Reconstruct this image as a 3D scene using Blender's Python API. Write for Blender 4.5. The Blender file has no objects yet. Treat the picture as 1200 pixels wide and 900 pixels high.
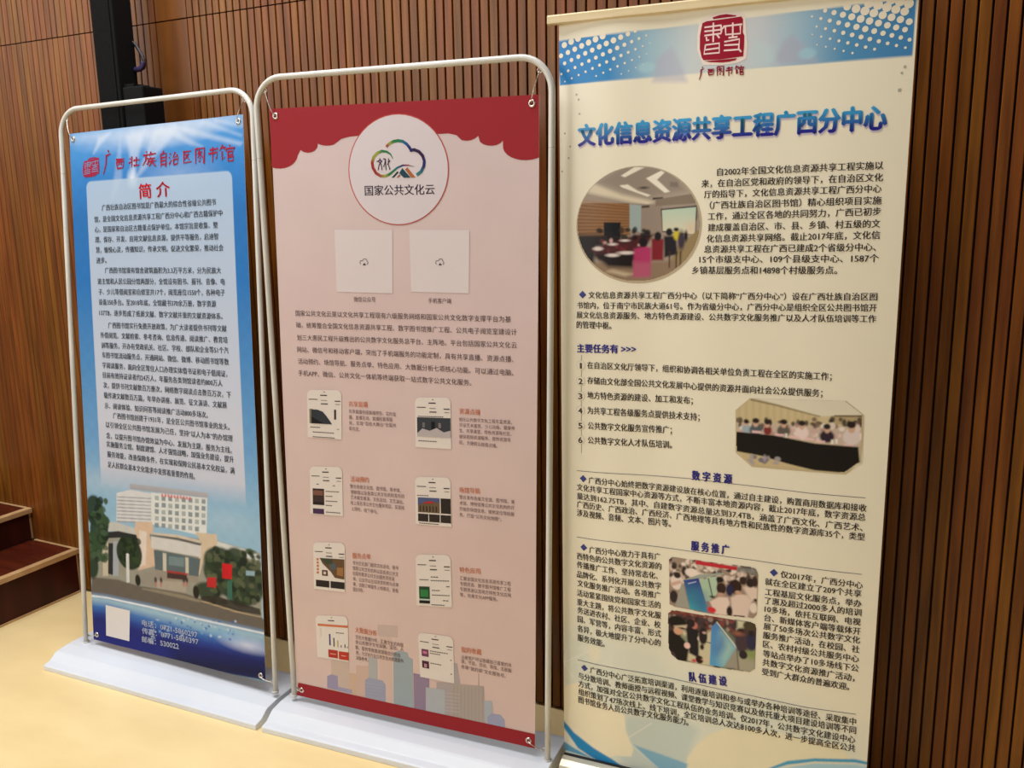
import bpy, bmesh, math, random
import numpy as np
from mathutils import Vector, Matrix
from mathutils.geometry import tessellate_polygon

sc = bpy.context.scene
C = sc.collection
PI = math.pi

# ------------------------------------------------------------------ camera, world, lights, exposure
cam_d = bpy.data.cameras.new('camera'); cam = bpy.data.objects.new('camera', cam_d); C.objects.link(cam)
CAM_R = [[0.8974001, 0.4408876, -0.0170613], [0.0700245, -0.180496, -0.9810799], [-0.4356255, 0.8792265, -0.1928501]]
right, down, fwd = [Vector(v) for v in CAM_R]
M = Matrix((right, -down, -fwd)).transposed().to_4x4(); M.translation = Vector((0, 0, 1.5789))
cam.matrix_world = M
cam_d.sensor_fit = 'HORIZONTAL'; cam_d.sensor_width = 36; cam_d.lens = 1030.5 / 1200 * 36
cam_d.clip_start = 0.05; cam_d.clip_end = 100
sc.camera = cam

w = bpy.data.worlds.new('room_ambient'); sc.world = w; w.use_nodes = True
w.node_tree.nodes['Background'].inputs[0].default_value = (1.0, 0.94, 0.87, 1)
w.node_tree.nodes['Background'].inputs[1].default_value = 0.09

def area(name, loc, target, sx, sy, power, colour):
    d = bpy.data.lights.new(name, 'AREA'); d.shape = 'RECTANGLE'; d.size = sx; d.size_y = sy
    d.energy = power; d.color = colour
    o = bpy.data.objects.new(name, d); C.objects.link(o); o.location = loc
    o.rotation_euler = (Vector(target) - Vector(loc)).to_track_quat('-Z', 'Y').to_euler()
    return o
area('ceiling_light', (-2.3, 1.35, 4.2), (-2.3, 1.36, 0), 3.2, 1.8, 160, (1.0, 0.985, 0.965))
area('hall_glare_panel', (-8.0, -5.0, 4.3), (-3.2, 2.3, 2.4), 8.0, 2.6, 260, (1.0, 0.97, 0.93))  # unseen soft panel, added for glare on the upper wall; no window
area('front_fill', (-3.2, -2.6, 2.0), (-1.6, 2.0, 0.6), 1.6, 1.2, 40, (1.0, 0.97, 0.92))  # fill light added at front left to lift the banners evenly

sc.view_settings.view_transform = 'Standard'; sc.view_settings.look = 'None'
sc.view_settings.gamma = 1; sc.view_settings.use_curve_mapping = False
sc.view_settings.exposure = 0.0

# ------------------------------------------------------------------ helpers
def tag(o, label=None, cat=None, group=None, kind=None):
    if label: o['label'] = label
    if cat: o['category'] = cat
    if group: o['group'] = group
    if kind: o['kind'] = kind
    return o
def empty(name, loc, label, cat):
    o = bpy.data.objects.new(name, None); C.objects.link(o); o.location = loc; o.empty_display_size = .1
    tag(o, label, cat); return o
def link(name, me, mat=None, parent=None):
    o = bpy.data.objects.new(name, me); C.objects.link(o)
    if mat: me.materials.clear(); me.materials.append(mat)
    if parent:
        o.parent = parent
        wl = Vector(parent['_w']) if '_w' in parent else world_loc(parent)
        o.location = -wl
    return o
def world_loc(o):
    v = Vector(o.location)
    while o.parent: o = o.parent; v += Vector(o.location)
    return v
def from_bm(name, bm, mat, parent=None, smooth=False):
    me = bpy.data.meshes.new(name); bm.normal_update(); bm.to_mesh(me); bm.free()
    if smooth: me.polygons.foreach_set('use_smooth', [True] * len(me.polygons))
    return link(name, me, mat, parent)
def bx(bm, a, b, bev=0.0):
    r = bmesh.ops.create_cube(bm, size=1)
    a = Vector(a); b = Vector(b)
    for v in r['verts']:
        v.co = Vector([a[i] + (v.co[i] + .5) * (b[i] - a[i]) for i in range(3)])
    if bev:
        es = list({e for v in r['verts'] for e in v.link_edges})
        bmesh.ops.bevel(bm, geom=es, offset=bev, segments=2, affect='EDGES', profile=.5)
def prism(bm, prof, p0, p1, side):      # profile [(s,z)] swept p0->p1; side = horizontal unit vector of s
    rings = []
    for p in (p0, p1):
        rings.append([bm.verts.new(Vector(p) + Vector(side) * s + Vector((0, 0, z))) for s, z in prof])
    n = len(prof)
    for i in range(n):
        bm.faces.new((rings[0][i], rings[0][(i + 1) % n], rings[1][(i + 1) % n], rings[1][i]))
    bm.faces.new(rings[0][::-1]); bm.faces.new(rings[1])
    bmesh.ops.recalc_face_normals(bm, faces=bm.faces)
def tube(bm, pts, r, n=14, closed=False):
    pts = [Vector(p) for p in pts]; rings = []; N = len(pts)
    t0 = (pts[1] - pts[0]).normalized(); ref = Vector((0, 1, 0)) if abs(t0.y) < .8 else Vector((1, 0, 0))
    nrm = (ref - ref.dot(t0) * t0).normalized()
    for i, p in enumerate(pts):
        if closed: t = (pts[(i + 1) % N] - pts[i - 1]).normalized()
        else: t = (pts[min(i + 1, N - 1)] - pts[max(i - 1, 0)]).normalized()
        nrm = (nrm - nrm.dot(t) * t).normalized(); b = t.cross(nrm)
        rings.append([bm.verts.new(p + r * (math.cos(2 * PI * k / n) * nrm + math.sin(2 * PI * k / n) * b)) for k in range(n)])
    for i in range(N if closed else N - 1):
        A = rings[i]; B = rings[(i + 1) % N]
        for k in range(n): bm.faces.new((A[k], A[(k + 1) % n], B[(k + 1) % n], B[k]))
    if not closed: bm.faces.new(rings[0][::-1]); bm.faces.new(rings[-1])

def mat(name, colour, rough=.5, metal=0.0, spec=.5):
    m = bpy.data.materials.new(name); m.use_nodes = True
    b = m.node_tree.nodes['Principled BSDF']
    b.inputs['Base Color'].default_value = (*colour, 1); b.inputs['Roughness'].default_value = rough
    b.inputs['Metallic'].default_value = metal; b.inputs['Specular IOR Level'].default_value = spec
    return m
def node(m, t, **k):
    n = m.node_tree.nodes.new(t)
    for a, v in k.items(): setattr(n, a, v)
    return n
def noisy(m, c1, c2, scale, stretch=(1, 1, 1), detail=4, rnd=0.0, bump=0.0, rmin=.35, rmax=.65):
    nt = m.node_tree; b = nt.nodes['Principled BSDF']; L = nt.links.new
    tc = node(m, 'ShaderNodeTexCoord'); mp = node(m, 'ShaderNodeMapping'); mp.inputs['Scale'].default_value = stretch
    L(tc.outputs['Object'], mp.inputs['Vector'])
    nz = node(m, 'ShaderNodeTexNoise', noise_dimensions='4D'); nz.inputs['Scale'].default_value = scale; nz.inputs['Detail'].default_value = detail
    L(mp.outputs[0], nz.inputs['Vector'])
    rp = node(m, 'ShaderNodeValToRGB'); rp.color_ramp.elements[0].position = rmin; rp.color_ramp.elements[1].position = rmax
    rp.color_ramp.elements[0].color = (*c1, 1); rp.color_ramp.elements[1].color = (*c2, 1)
    L(nz.outputs[0], rp.inputs[0]); out = rp.outputs[0]
    if rnd:
        oi = node(m, 'ShaderNodeObjectInfo'); mu = node(m, 'ShaderNodeMath', operation='MULTIPLY'); mu.inputs[1].default_value = 30
        L(oi.outputs['Random'], mu.inputs[0]); L(mu.outputs[0], nz.inputs['W'])
        mr = node(m, 'ShaderNodeMapRange'); mr.inputs[3].default_value = 1 - rnd; mr.inputs[4].default_value = 1 + rnd
        L(oi.outputs['Random'], mr.inputs[0])
        hs = node(m, 'ShaderNodeHueSaturation'); L(mr.outputs[0], hs.inputs['Value']); L(out, hs.inputs['Color'])
        mu2 = node(m, 'ShaderNodeMath', operation='MULTIPLY'); mu2.inputs[1].default_value = 7.13; L(oi.outputs['Random'], mu2.inputs[0])
        fr = node(m, 'ShaderNodeMath', operation='FRACT'); L(mu2.outputs[0], fr.inputs[0])
        mh = node(m, 'ShaderNodeMapRange'); mh.inputs[3].default_value = .493; mh.inputs[4].default_value = .510; L(fr.outputs[0], mh.inputs[0]); L(mh.outputs[0], hs.inputs['Hue'])
        out = hs.outputs[0]
    L(out, b.inputs['Base Color'])
    if bump:
        bp = node(m, 'ShaderNodeBump'); bp.inputs['Strength'].default_value = bump; bp.inputs['Distance'].default_value = .002
        L(nz.outputs[0], bp.inputs['Height']); L(bp.outputs[0], b.inputs['Normal'])
    return m

wood = noisy(mat('slat_wood', (.3, .15, .07), .38, 0, .36), (.122, .033, .0030), (.235, .074, .0080), 9, (6, 6, .35), 5, .13, .15)
backing_m = noisy(mat('dark_backing', (.03, .015, .01), .8), (.02, .01, .006), (.04, .02, .012), 5)
panel_m = noisy(mat('shaded_slat_wood', (.2, .09, .03), .35), (.13, .036, .006), (.18, .052, .009), 6, (5, 5, .3), 4, .05)  # darker tone stands for the shade beside the loudspeaker
floor_m = noisy(mat('pale_yellow_floor', (.8, .6, .3), .42), (.86, .66, .33), (.93, .73, .38), 3.5, (1, 2.2, 1), 6, 0, .04)
tread_m = noisy(mat('red_tread_wood', (.13, .02, .012), .3, 0, .25), (.045, .0055, .0035), (.09, .011, .006), 8, (.5, 5, 5), 4, .15)
riser_m = noisy(mat('red_brown_riser', (.07, .02, .015), .4, 0, .2), (.035, .006, .004), (.06, .010, .006), 4, (3, 3, .4), 4)
nosing_m = noisy(mat('light_wood_nosing', (.5, .3, .14), .4), (.46, .27, .12), (.60, .38, .19), 12, (1, 1, 1), 3)
base_m = noisy(mat('white_moulded_plastic', (.8, .82, .88), .33), (.70, .74, .81), (.76, .80, .87), 3)
pole_m = noisy(mat('white_painted_tube', (.74, .72, .66), .28), (.58, .57, .53), (.68, .67, .63), 6)
joint_m = mat('grey_tube_joint', (.42, .41, .38), .35, .4)
steel_m = mat('brushed_steel', (.62, .58, .52), .28, 1.0)
black_m = noisy(mat('black_grille_cloth', (.006, .006, .006), .9, 0, .12), (.003, .003, .0032), (.009, .009, .0095), 400, (1, 1, 1), 2, 0, .3)
blackb_m = mat('black_painted_case', (.004, .004, .0045), .7, 0, .15)
cable_m = mat('black_rubber_cable', (.012, .010, .014), .5); purple_m = mat('dark_purple_plug', (.03, .02, .09), .5)
rail_m = noisy(mat('pale_wood_rail', (.72, .58, .34), .4), (.70, .56, .33), (.80, .66, .42), 10, (.6, 6, 6), 4)
alu_m = noisy(mat('cream_aluminium', (.72, .66, .52), .3, .35), (.66, .60, .48), (.76, .70, .56), 6)
slot_m = mat('black_slot', (.01, .01, .01), .6)

def print_mat(name, rough, spec=.5, coat=0.0):
    m = mat(name, (.8, .8, .8), rough, 0, spec); a = node(m, 'ShaderNodeAttribute', attribute_name='print')
    b = m.node_tree.nodes['Principled BSDF']
    m.node_tree.links.new(a.outputs['Color'], b.inputs['Base Color'])
    nz = node(m, 'ShaderNodeTexNoise'); nz.inputs['Scale'].default_value = 900
    bp = node(m, 'ShaderNodeBump'); bp.inputs['Strength'].default_value = .06; bp.inputs['Distance'].default_value = .0005
    m.node_tree.links.new(nz.outputs[0], bp.inputs['Height']); m.node_tree.links.new(bp.outputs[0], b.inputs['Normal'])
    b.inputs['Coat Weight'].default_value = coat; b.inputs['Coat Roughness'].default_value = .25
    return m
fabric_m = print_mat('printed_vinyl', .55, .14); glossy_m = print_mat('glossy_printed_film', .36, .24)

# ------------------------------------------------------------------ the room shell
YW = 2.367; SEAM = 2.243; PITCH = .0297
bm = bmesh.new(); bx(bm, (-6.5, -4, -.05), (4, 2.6, 0)); fl = from_bm('floor', bm, floor_m); tag(fl, kind='structure')
bm = bmesh.new(); bx(bm, (-6.5, YW + .016, 0), (4, YW + .12, 4.6)); wall = from_bm('wall_back', bm, backing_m); tag(wall, kind='structure')

def slat_mesh(z0, z1, w_):
    bm = bmesh.new(); x = w_ / 2; c = .0014; d = .016
    prof = [(-x, 0), (-x, -d + c), (-x + c, -d), (x - c, -d), (x, -d + c), (x, 0)]
    lo = [bm.verts.new((a, b, z0)) for a, b in prof]; hi = [bm.verts.new((a, b, z1)) for a, b in prof]
    for i in range(6): bm.faces.new((lo[i], lo[(i + 1) % 6], hi[(i + 1) % 6], hi[i]))
    bm.faces.new(lo[::-1]); bm.faces.new(hi); bmesh.ops.recalc_face_normals(bm, faces=bm.faces)
    me = bpy.data.meshes.new('slat'); bm.to_mesh(me); bm.free(); me.materials.append(wood); return me
SW = PITCH - .0048
low = slat_mesh(.012, SEAM - .002, SW); up = slat_mesh(SEAM + .002, 4.5, SW)
low_tight = slat_mesh(.012, SEAM - .002, PITCH - .0020); up_tight = slat_mesh(SEAM + .002, 4.5, PITCH - .0030)   # closer boards left of the loudspeaker
phase = -1.731
def slat_x(i): return phase + PITCH * (i + .5)
i0 = int((-3.86 - phase) / PITCH); i1 = int((.30 - phase) / PITCH)
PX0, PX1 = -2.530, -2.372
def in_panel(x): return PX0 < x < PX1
def add_slat(me, x):
    o = bpy.data.objects.new('slat', me); C.objects.link(o); o.parent = wall; o.location = (x, YW + .0161, 0)
for i in range(i0, i1):
    x = slat_x(i)
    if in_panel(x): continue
    add_slat(low_tight if x < -2.70 else low, x)
    if x < -1.85: add_slat(up_tight if x < -2.70 else up, x)
# slats beyond the picture's edges, and the high ones it does not show
bm = bmesh.new()
def join_slat(x, z0, z1): bx(bm, (x - SW / 2, YW, z0), (x + SW / 2, YW + .0159, z1))
for i in range(i0 - 85, i1 + 120):
    x = slat_x(i)
    if not (i0 <= i < i1):
        join_slat(x, .012, SEAM - .002); join_slat(x, SEAM + .002, 4.5)
    elif x >= -1.85: join_slat(x, SEAM + .002, 4.5)
o = from_bm('slat_cladding', bm, wood, wall); tag(o, kind='stuff')
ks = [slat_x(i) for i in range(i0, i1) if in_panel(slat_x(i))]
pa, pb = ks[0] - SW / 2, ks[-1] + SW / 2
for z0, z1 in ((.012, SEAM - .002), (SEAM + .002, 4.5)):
    bm = bmesh.new(); bx(bm, (pa, YW + .002, z0), (pb, YW + .0159, z1), .001); from_bm('shade_panel', bm, panel_m, wall)  # added flat panel where the slats lie in shade

# ------------------------------------------------------------------ the steps at the left
st = empty('wooden_steps', (-3.25, 2.3, 0), 'dark red wooden steps with light wood nosing against the slatted wall', 'steps')
def stp(name, a, b, m, bev=.0015):
    bm = bmesh.new(); bx(bm, a, b, bev); return from_bm(name, bm, m, st)
XS = [-3.25, -3.53, -3.81]; ZS = [.195, .338, .481]; Y0, Y1 = .9, YW - .002
zprev = 0
for k, (x, z) in enumerate(zip(XS, ZS)):
    xe = XS[k + 1] if k < 2 else -4.7
    stp('riser', (x - .035, Y0, zprev + (.004 if k == 0 else 0)), (x - .012, Y1 - .012, z - .022), riser_m)
    stp('nosing', (x - .03, Y0, z - .022), (x, Y1, z + .001), nosing_m, .003)
    stp('wall_trim', (xe if k < 2 else -4.7, Y1 - .012, z - .02), (x - .0302, Y1, z + .001), nosing_m, .002)
    stp('riser_trim', (x - .030, Y1 - .0118, zprev + .001), (x - .016, Y1, z - .0222), nosing_m, .001)
    y = Y1 - .0125; pw = .127
    while y > Y0 + .01:
        yy = max(y - pw, Y0)
        bm = bmesh.new(); bx(bm, (xe - .01 if k < 2 else xe, yy + .0006, z - .02), (x - .0305, y - .0006, z - .001), .001)
        from_bm('tread_board', bm, tread_m, st); y = yy
    zprev = z
bm = bmesh.new(); bx(bm, (XS[0] - .012, Y0, 0), (XS[0] - .006, Y1, .008)); from_bm('floor_bead', bm, nosing_m, st)

# ------------------------------------------------------------------ black loudspeaker column behind the first stand
ls = empty('column_loudspeaker', (-2.6, 2.24, 0), 'tall black column loudspeaker standing behind the blue banner', 'loudspeaker')
bm = bmesh.new(); bx(bm, (-2.652, 2.203, 0.02), (-2.548, 2.285, 3.3), .006); from_bm('column_body', bm, blackb_m, ls)
bm = bmesh.new(); bx(bm, (-2.645, 2.199, .5), (-2.560, 2.2035, 3.28), .001); from_bm('front_grille', bm, black_m, ls)
bm = bmesh.new(); bx(bm, (-2.5478, 2.212, .9), (-2.452, 2.3, 2.012), .005); bx(bm, (-2.547, 2.22, 2.0121), (-2.50, 2.29, 2.022), .001); from_bm('side_cabinet', bm, blackb_m, ls)
bm = bmesh.new(); bx(bm, (-2.70, 2.17, 0), (-2.45, 2.335, .02), .003); from_bm('base_plate', bm, blackb_m, ls)
bm = bmesh.new()
lp = [(-2.552, 2.278, 2.168), (-2.540, 2.278, 2.158), (-2.522, 2.278, 2.135), (-2.509, 2.278, 2.112), (-2.505, 2.278, 2.092), (-2.515, 2.278, 2.078), (-2.552, 2.278, 2.078)]
def smooth_path(P, n=6):
    P = [Vector(p) for p in P]; out = []
    for i in range(len(P) - 1):
        a = P[max(i - 1, 0)]; b = P[i]; c = P[i + 1]; d = P[min(i + 2, len(P) - 1)]
        for k in range(n):
            t = k / n
            out.append(.5 * ((2 * b) + (c - a) * t + (2 * a - 5 * b + 4 * c - d) * t * t + (3 * b - a - 3 * c + d) * t ** 3))
    return out + [P[-1]]
tube(bm, smooth_path(lp), .0055, 8); from_bm('cable_loop', bm, cable_m, ls, True)
bm = bmesh.new(); tube(bm, smooth_path([(-2.505, 2.275, 2.098), (-2.510, 2.275, 2.086), (-2.522, 2.275, 2.078), (-2.546, 2.275, 2.076)]), .009, 10); from_bm('cable_plug', bm, purple_m, ls, True)

BANNERS = {"1":{"q":[[-2.7378,2.1384,1.8647],[-1.9601,2.1416,1.8822],[-2.7029,1.9812,.0722],[-1.8939,1.9844,.0896]],"wh":[800,1800.1908678203308],"text":[["introduction_text","广西壮族自治区图书馆是广西最大的综合性省级公共图书",[151,255.2],[673.8,257],22,[.066,.078,.1],.012,0,0,0,3],
["introduction_text","馆，是全国文化信息资源共享工程广西分中心和广西古籍保护中",[110.6,293.1],[699.7,291.8],22,[.066,.078,.1],.012,0,0,0,3],
["introduction_text","心，是国家和自治区古籍重点保护单位。本馆宗旨是收集、整",[110.6,327.4],[677.7,328.3],22.1,[.066,.078,.1],.012,0,0,0,3],
["introduction_text","理、保存、开发、应用文献信息资源，提供平等服务，启迪智",[110.5,361.7],[677.6,363.8],22.2,[.066,.078,.1],.012,0,0,0,3],
["introduction_text","慧，愉悦心灵，传播知识，传承文明，促进文化繁荣，推动社会",[112,396.2],[697.5,399.7],22.2,[.066,.078,.1],.012,0,0,0,3],
["introduction_text","进步。",[111.1,431.8],[162,430.9],23.2,[.066,.078,.1],.012,0,0,0,3],
["introduction_text","广西图书馆现有馆舍建筑面积为3.3万平方米，分为民族大",[151.8,465.7],[683.5,470.3],22.3,[.066,.078,.1],.012,0,0,0,3],
["introduction_text","道主馆和人民公园分馆两部分，全馆设有图书、报刊、音像、电",[112.4,502.7],[698.1,505.6],22.4,[.066,.078,.1],.012,0,0,0,3],
["introduction_text","子、少儿等借阅室和自修室共17个，阅览座位1550个，各种电子",[113.8,538.5],[696.2,540],22.5,[.066,.078,.1],.012,0,0,0,3],
["introduction_text","设备350多台。至2018年底，全馆藏书370余万册，数字资源",[113,573.4],[655.4,575.7],22.6,[.066,.078,.1],.012,0,0,0,3],
["introduction_text","137TB，逐步形成了纸质文献、数字文献并重的文献资源体系。",[112.8,609.9],[681.9,615],22.6,[.066,.078,.1],.012,0,0,0,3],
["introduction_text","广西图书馆实行免费开放政策，为广大读者提供书刊等文献",[154.2,652.4],[696.1,653.5],22.6,[.066,.078,.1],.012,0,0,0,3],
["introduction_text","外借阅览、文献检索、参考咨询、信息传递、阅读推广、教育培",[112.6,687.2],[698.7,689.6],22.8,[.066,.078,.1],.012,0,0,0,3],
["introduction_text","训等服务，开办有党政机关、社区、学校、部队和企业等51个汽",[114.1,722.4],[700.2,722.9],22.8,[.066,.078,.1],.012,0,0,0,3],
["introduction_text","车图书馆流动服务点，开通网站、微信、微博、移动图书馆等数",[115.7,756],[699.5,759.3],22.9,[.066,.078,.1],.012,0,0,0,3],
["introduction_text","字阅读服务，面向全区常住人口办理实体借书证和电子借阅证，",[114.9,791.4],[690.7,798.1],23,[.066,.078,.1],.012,0,0,0,3],
["introduction_text","目前有效持证读者约24万人，年服务各类到馆读者约800万人",[114.9,825.8],[667.5,829.3],23.1,[.066,.078,.1],.012,0,0,0,3],
["introduction_text","次，提供书刊文献数百万册次，网络数字阅读点击数百万次，下",[114,860.9],[702.3,864.3],23.1,[.066,.078,.1],.012,0,0,0,3],
["introduction_text","载传递文献数百万篇，年举办讲座、展览、征文演讲、文献展",[114,896.5],[682.4,899.1],23.2,[.066,.078,.1],.012,0,0,0,3],
["introduction_text","示、阅读体验、知识问答等阅读推广活动800多场次。",[115.4,932.7],[597,936.4],23.4,[.066,.078,.1],.012,0,0,0,3],
["introduction_text","广西图书馆创建于1931年，是全区公共图书馆事业的龙头。",[154.8,965.5],[689.8,969.5],23.2,[.066,.078,.1],.012,0,0,0,3],
["introduction_text","以引领全区公共图书馆发展为己任，坚持“以人为本”的办馆理",[116.4,999.9],[701.1,1005.7],23.3,[.066,.078,.1],.012,0,0,0,3],
["introduction_text","念，以提升图书馆办馆效益为中心、发展为主题，服务为主线，",[116.1,1038.7],[694.3,1044.4],23.4,[.066,.078,.1],.012,0,0,0,3],
["introduction_text","实施服务立馆、制度建馆、人才强馆战略，加强业务建设，提升",[115.2,1068.7],[701.7,1074.5],23.4,[.066,.078,.1],.012,0,0,0,3],
["introduction_text","服务效能，改善保障条件，在实现和保障公民基本文化权益，满",[116.1,1104.7],[703.2,1110.7],23.5,[.066,.078,.1],.012,0,0,0,3],
["introduction_text","足人民群众基本文化需求中发挥着重要的作用。",[116.1,1141.4],[526.5,1146.2],23.9,[.066,.078,.1],.012,0,0,0,3],
["heading_text","简 介",[334.2,210.1],[474.4,207.1],51.9,[.56,.008,.023],.022,0,0,0,3],
["contact_text","电话：0771-5860297",[251,1693.6],[509.1,1692],25.1,[.59,.64,.79],.02,0,0,0,3],
["contact_text","传真：0771-5860397",[249.2,1722.6],[512.6,1715.3],25.1,[.59,.64,.79],.02,0,0,0,3],
["contact_text","邮编：530022",[247.2,1754.1],[419.9,1749.1],25.4,[.59,.64,.79],.02,0,0,0,3]],"vec":[["calligraphy_title#0",[[190.5,68.8],[192.5,71.9],[196.6,76.6],[199.4,75],[197.6,69.3],[196.8,66]],[.32,.01,.044],3,0],
["calligraphy_title#0",[[181,89.5],[189.8,87.1],[207.1,81.2],[206.3,78],[188.4,81.6],[179.6,82.7]],[.32,.01,.044],3,0],
["calligraphy_title#0",[[180.9,85.8],[177.6,113],[164.5,145.2],[167.6,146.5],[183.1,114.7],[187.7,86.8]],[.32,.01,.044],3,0],
["calligraphy_title#1",[[230.8,104.6],[244.5,104.1],[271.7,101.7],[271.6,98.4],[244.4,98.4],[230.8,97.7]],[.32,.01,.044],3,0],
["calligraphy_title#1",[[230.1,108.9],[231.3,116.4],[233.7,130],[236.9,129.7],[236.9,115.9],[237,108.4]],[.32,.01,.044],3,0],
["calligraphy_title#1",[[233.6,112.1],[267.3,110.4],[261.6,129.2],[264.8,130.1],[270.6,105.7],[233.5,105.2]],[.32,.01,.044],3,0],
["calligraphy_title#1",[[235.3,133.3],[244.7,132.8],[263.4,130.4],[263.2,127.1],[244.5,127.1],[235.3,126.5]],[.32,.01,.044],3,0],
["calligraphy_title#1",[[243.6,99.9],[242.1,116.6],[238.6,118.5],[239.9,121.5],[247.4,118.6],[250.4,100.8]],[.32,.01,.044],3,0],
["calligraphy_title#1",[[253.3,99.6],[251.6,118.7],[260.1,121.9],[261.2,118.8],[257.1,117.6],[260.1,100.4]],[.32,.01,.044],3,0],
["calligraphy_title#2",[[295,102.1],[296.9,104.3],[300.6,106.8],[303.1,104.7],[301.5,101],[300.9,98.7]],[.32,.01,.044],3,0],
["calligraphy_title#2",[[293,119.8],[296.8,118],[303.9,113.2],[302.5,110.3],[294.6,112.8],[291,113.3]],[.32,.01,.044],3,0],
["calligraphy_title#2",[[304.6,94.5],[304.2,106.7],[303.4,129.8],[306.6,130.1],[309.8,107.2],[311.4,95.1]],[.32,.01,.044],3,0],
["calligraphy_title#2",[[314.3,111.9],[324,111.4],[343.3,109.1],[343.1,105.9],[323.9,105.8],[314.4,105.1]],[.32,.01,.044],3,0],
["calligraphy_title#2",[[326.1,97.3],[325.7,106.6],[324.9,123.9],[328.1,124.3],[331.2,107.2],[332.9,98.1]],[.32,.01,.044],3,0],
["calligraphy_title#2",[[314.4,128.4],[323.3,128],[341,125.8],[340.8,122.6],[323.2,122.4],[314.5,121.6]],[.32,.01,.044],3,0],
["calligraphy_title#3",[[372.7,84.4],[374.5,86.9],[378,90.2],[380.7,88.5],[379.4,84.2],[378.9,81.7]],[.32,.01,.044],3,0],
["calligraphy_title#3",[[360.5,98.7],[370.3,98.1],[389.6,95.7],[389.4,92.5],[370.1,92.6],[360.5,92]],[.32,.01,.044],3,0],
["calligraphy_title#3",[[371.7,95.5],[368.8,110.9],[355.9,126.7],[358.3,128.9],[373.7,113.7],[378.2,97]],[.32,.01,.044],3,0],
["calligraphy_title#3",[[374.5,109.7],[382.8,106.2],[377.3,124.4],[374,121.2],[372.4,124],[381.8,127.7],[388.1,104.8],[374,103]],[.32,.01,.044],3,0],
["calligraphy_title#3",[[395,83.8],[392.6,89],[387.8,98.3],[390.5,100],[397.3,92],[400.7,87.2]],[.32,.01,.044],3,0],
["calligraphy_title#3",[[394.1,96.7],[402.7,96.1],[419.6,93.5],[419.4,90.4],[402.4,90.6],[394.1,90]],[.32,.01,.044],3,0],
["calligraphy_title#3",[[392.5,100.9],[391.2,104.4],[388.3,110.5],[390.9,112.3],[395.8,107.5],[398.3,104.3]],[.32,.01,.044],3,0],
["calligraphy_title#3",[[391.8,110.8],[399.6,110.3],[414.8,107.9],[414.6,104.7],[399.3,104.7],[391.9,104.1]],[.32,.01,.044],3,0],
["calligraphy_title#3",[[385.4,119.6],[396.8,118.9],[419.4,116.3],[419.2,113.1],[396.6,113.4],[385.4,112.9]],[.32,.01,.044],3,0],
["calligraphy_title#3",[[399.9,105],[396,118.4],[383.3,131.3],[385.4,133.6],[400.5,121.6],[406.2,107.2]],[.32,.01,.044],3,0],
["calligraphy_title#3",[[398.5,120.5],[404.3,125.7],[415.7,134.5],[417.9,132.1],[408.1,121.6],[403.3,115.8]],[.32,.01,.044],3,0],
["calligraphy_title#4",[[451.8,84.3],[450.5,88.1],[447.9,94.4],[450.5,96.1],[455.2,90.8],[457.7,87.4]],[.32,.01,.044],3,0],
["calligraphy_title#4",[[437.5,96.8],[437.6,110.6],[437.9,137],[441.1,137.1],[443.1,110.8],[444.2,97]],[.32,.01,.044],3,0],
["calligraphy_title#4",[[441.2,100.2],[462.5,95.4],[458.7,136.7],[458.5,132.6],[456.4,134.9],[464.1,137.7],[467.4,92.9],[440.4,93.6]],[.32,.01,.044],3,0],
["calligraphy_title#4",[[441.8,111.2],[448.9,110.5],[462.7,108],[462.4,104.8],[448.5,105],[441.8,104.5]],[.32,.01,.044],3,0],
["calligraphy_title#4",[[441.1,120.9],[448.2,120.4],[462,118.2],[461.7,115.1],[447.9,114.9],[441.2,114.2]],[.32,.01,.044],3,0],
["calligraphy_title#4",[[440.3,131.7],[447.4,131.4],[461.2,129.6],[461.1,126.4],[447.3,125.9],[440.6,125.1]],[.32,.01,.044],3,0],
["calligraphy_title#5",[[479.1,98],[481.3,99.9],[485.2,102],[487.4,99.6],[485.2,96.2],[484.4,94.1]],[.32,.01,.044],3,0],
["calligraphy_title#5",[[473.8,109.8],[476.4,111.4],[480.9,112.7],[482.5,110],[479.5,106.9],[478.4,105]],[.32,.01,.044],3,0],
["calligraphy_title#5",[[478,133.1],[481.5,128.4],[488.5,118.1],[486,116.1],[477.4,124.9],[473.2,128.6]],[.32,.01,.044],3,0],
["calligraphy_title#5",[[502.5,91.4],[493.2,110.9],[514.3,108.6],[513.9,105.5],[497.8,108],[508.1,94.7]],[.32,.01,.044],3,0],
["calligraphy_title#5",[[508.7,102.2],[511.6,106.2],[517.3,112.7],[519.9,110.9],[516.2,103.3],[514.5,99]],[.32,.01,.044],3,0],
["calligraphy_title#5",[[492.7,116.9],[493.6,123],[495.3,134],[498.5,133.8],[499,122.7],[499.3,116.6]],[.32,.01,.044],3,0],
["calligraphy_title#5",[[496.2,120],[514.7,117.3],[511,130.8],[514.1,131.6],[518.3,113.2],[495.8,113.4]],[.32,.01,.044],3,0],
["calligraphy_title#5",[[497.1,135.4],[502.5,134.6],[512.9,131.9],[512.4,128.7],[501.9,129.2],[496.9,128.8]],[.32,.01,.044],3,0],
["calligraphy_title#6",[[540,98.8],[551.9,98.2],[575.5,95.9],[575.3,92.8],[551.7,92.8],[540,92.2]],[.32,.01,.044],3,0],
["calligraphy_title#6",[[561.1,99.2],[555.9,106],[545.4,118.5],[547.6,120.7],[559.8,109.7],[566,103.6]],[.32,.01,.044],3,0],
["calligraphy_title#6",[[547.6,105.2],[553.3,111.5],[564.6,122.7],[567,120.6],[557.4,108],[552.7,101.1]],[.32,.01,.044],3,0],
["calligraphy_title#6",[[541.1,95.5],[539.5,131.7],[576.1,129],[575.9,125.9],[543.3,127.9],[547.7,96.1]],[.32,.01,.044],3,0],
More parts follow.
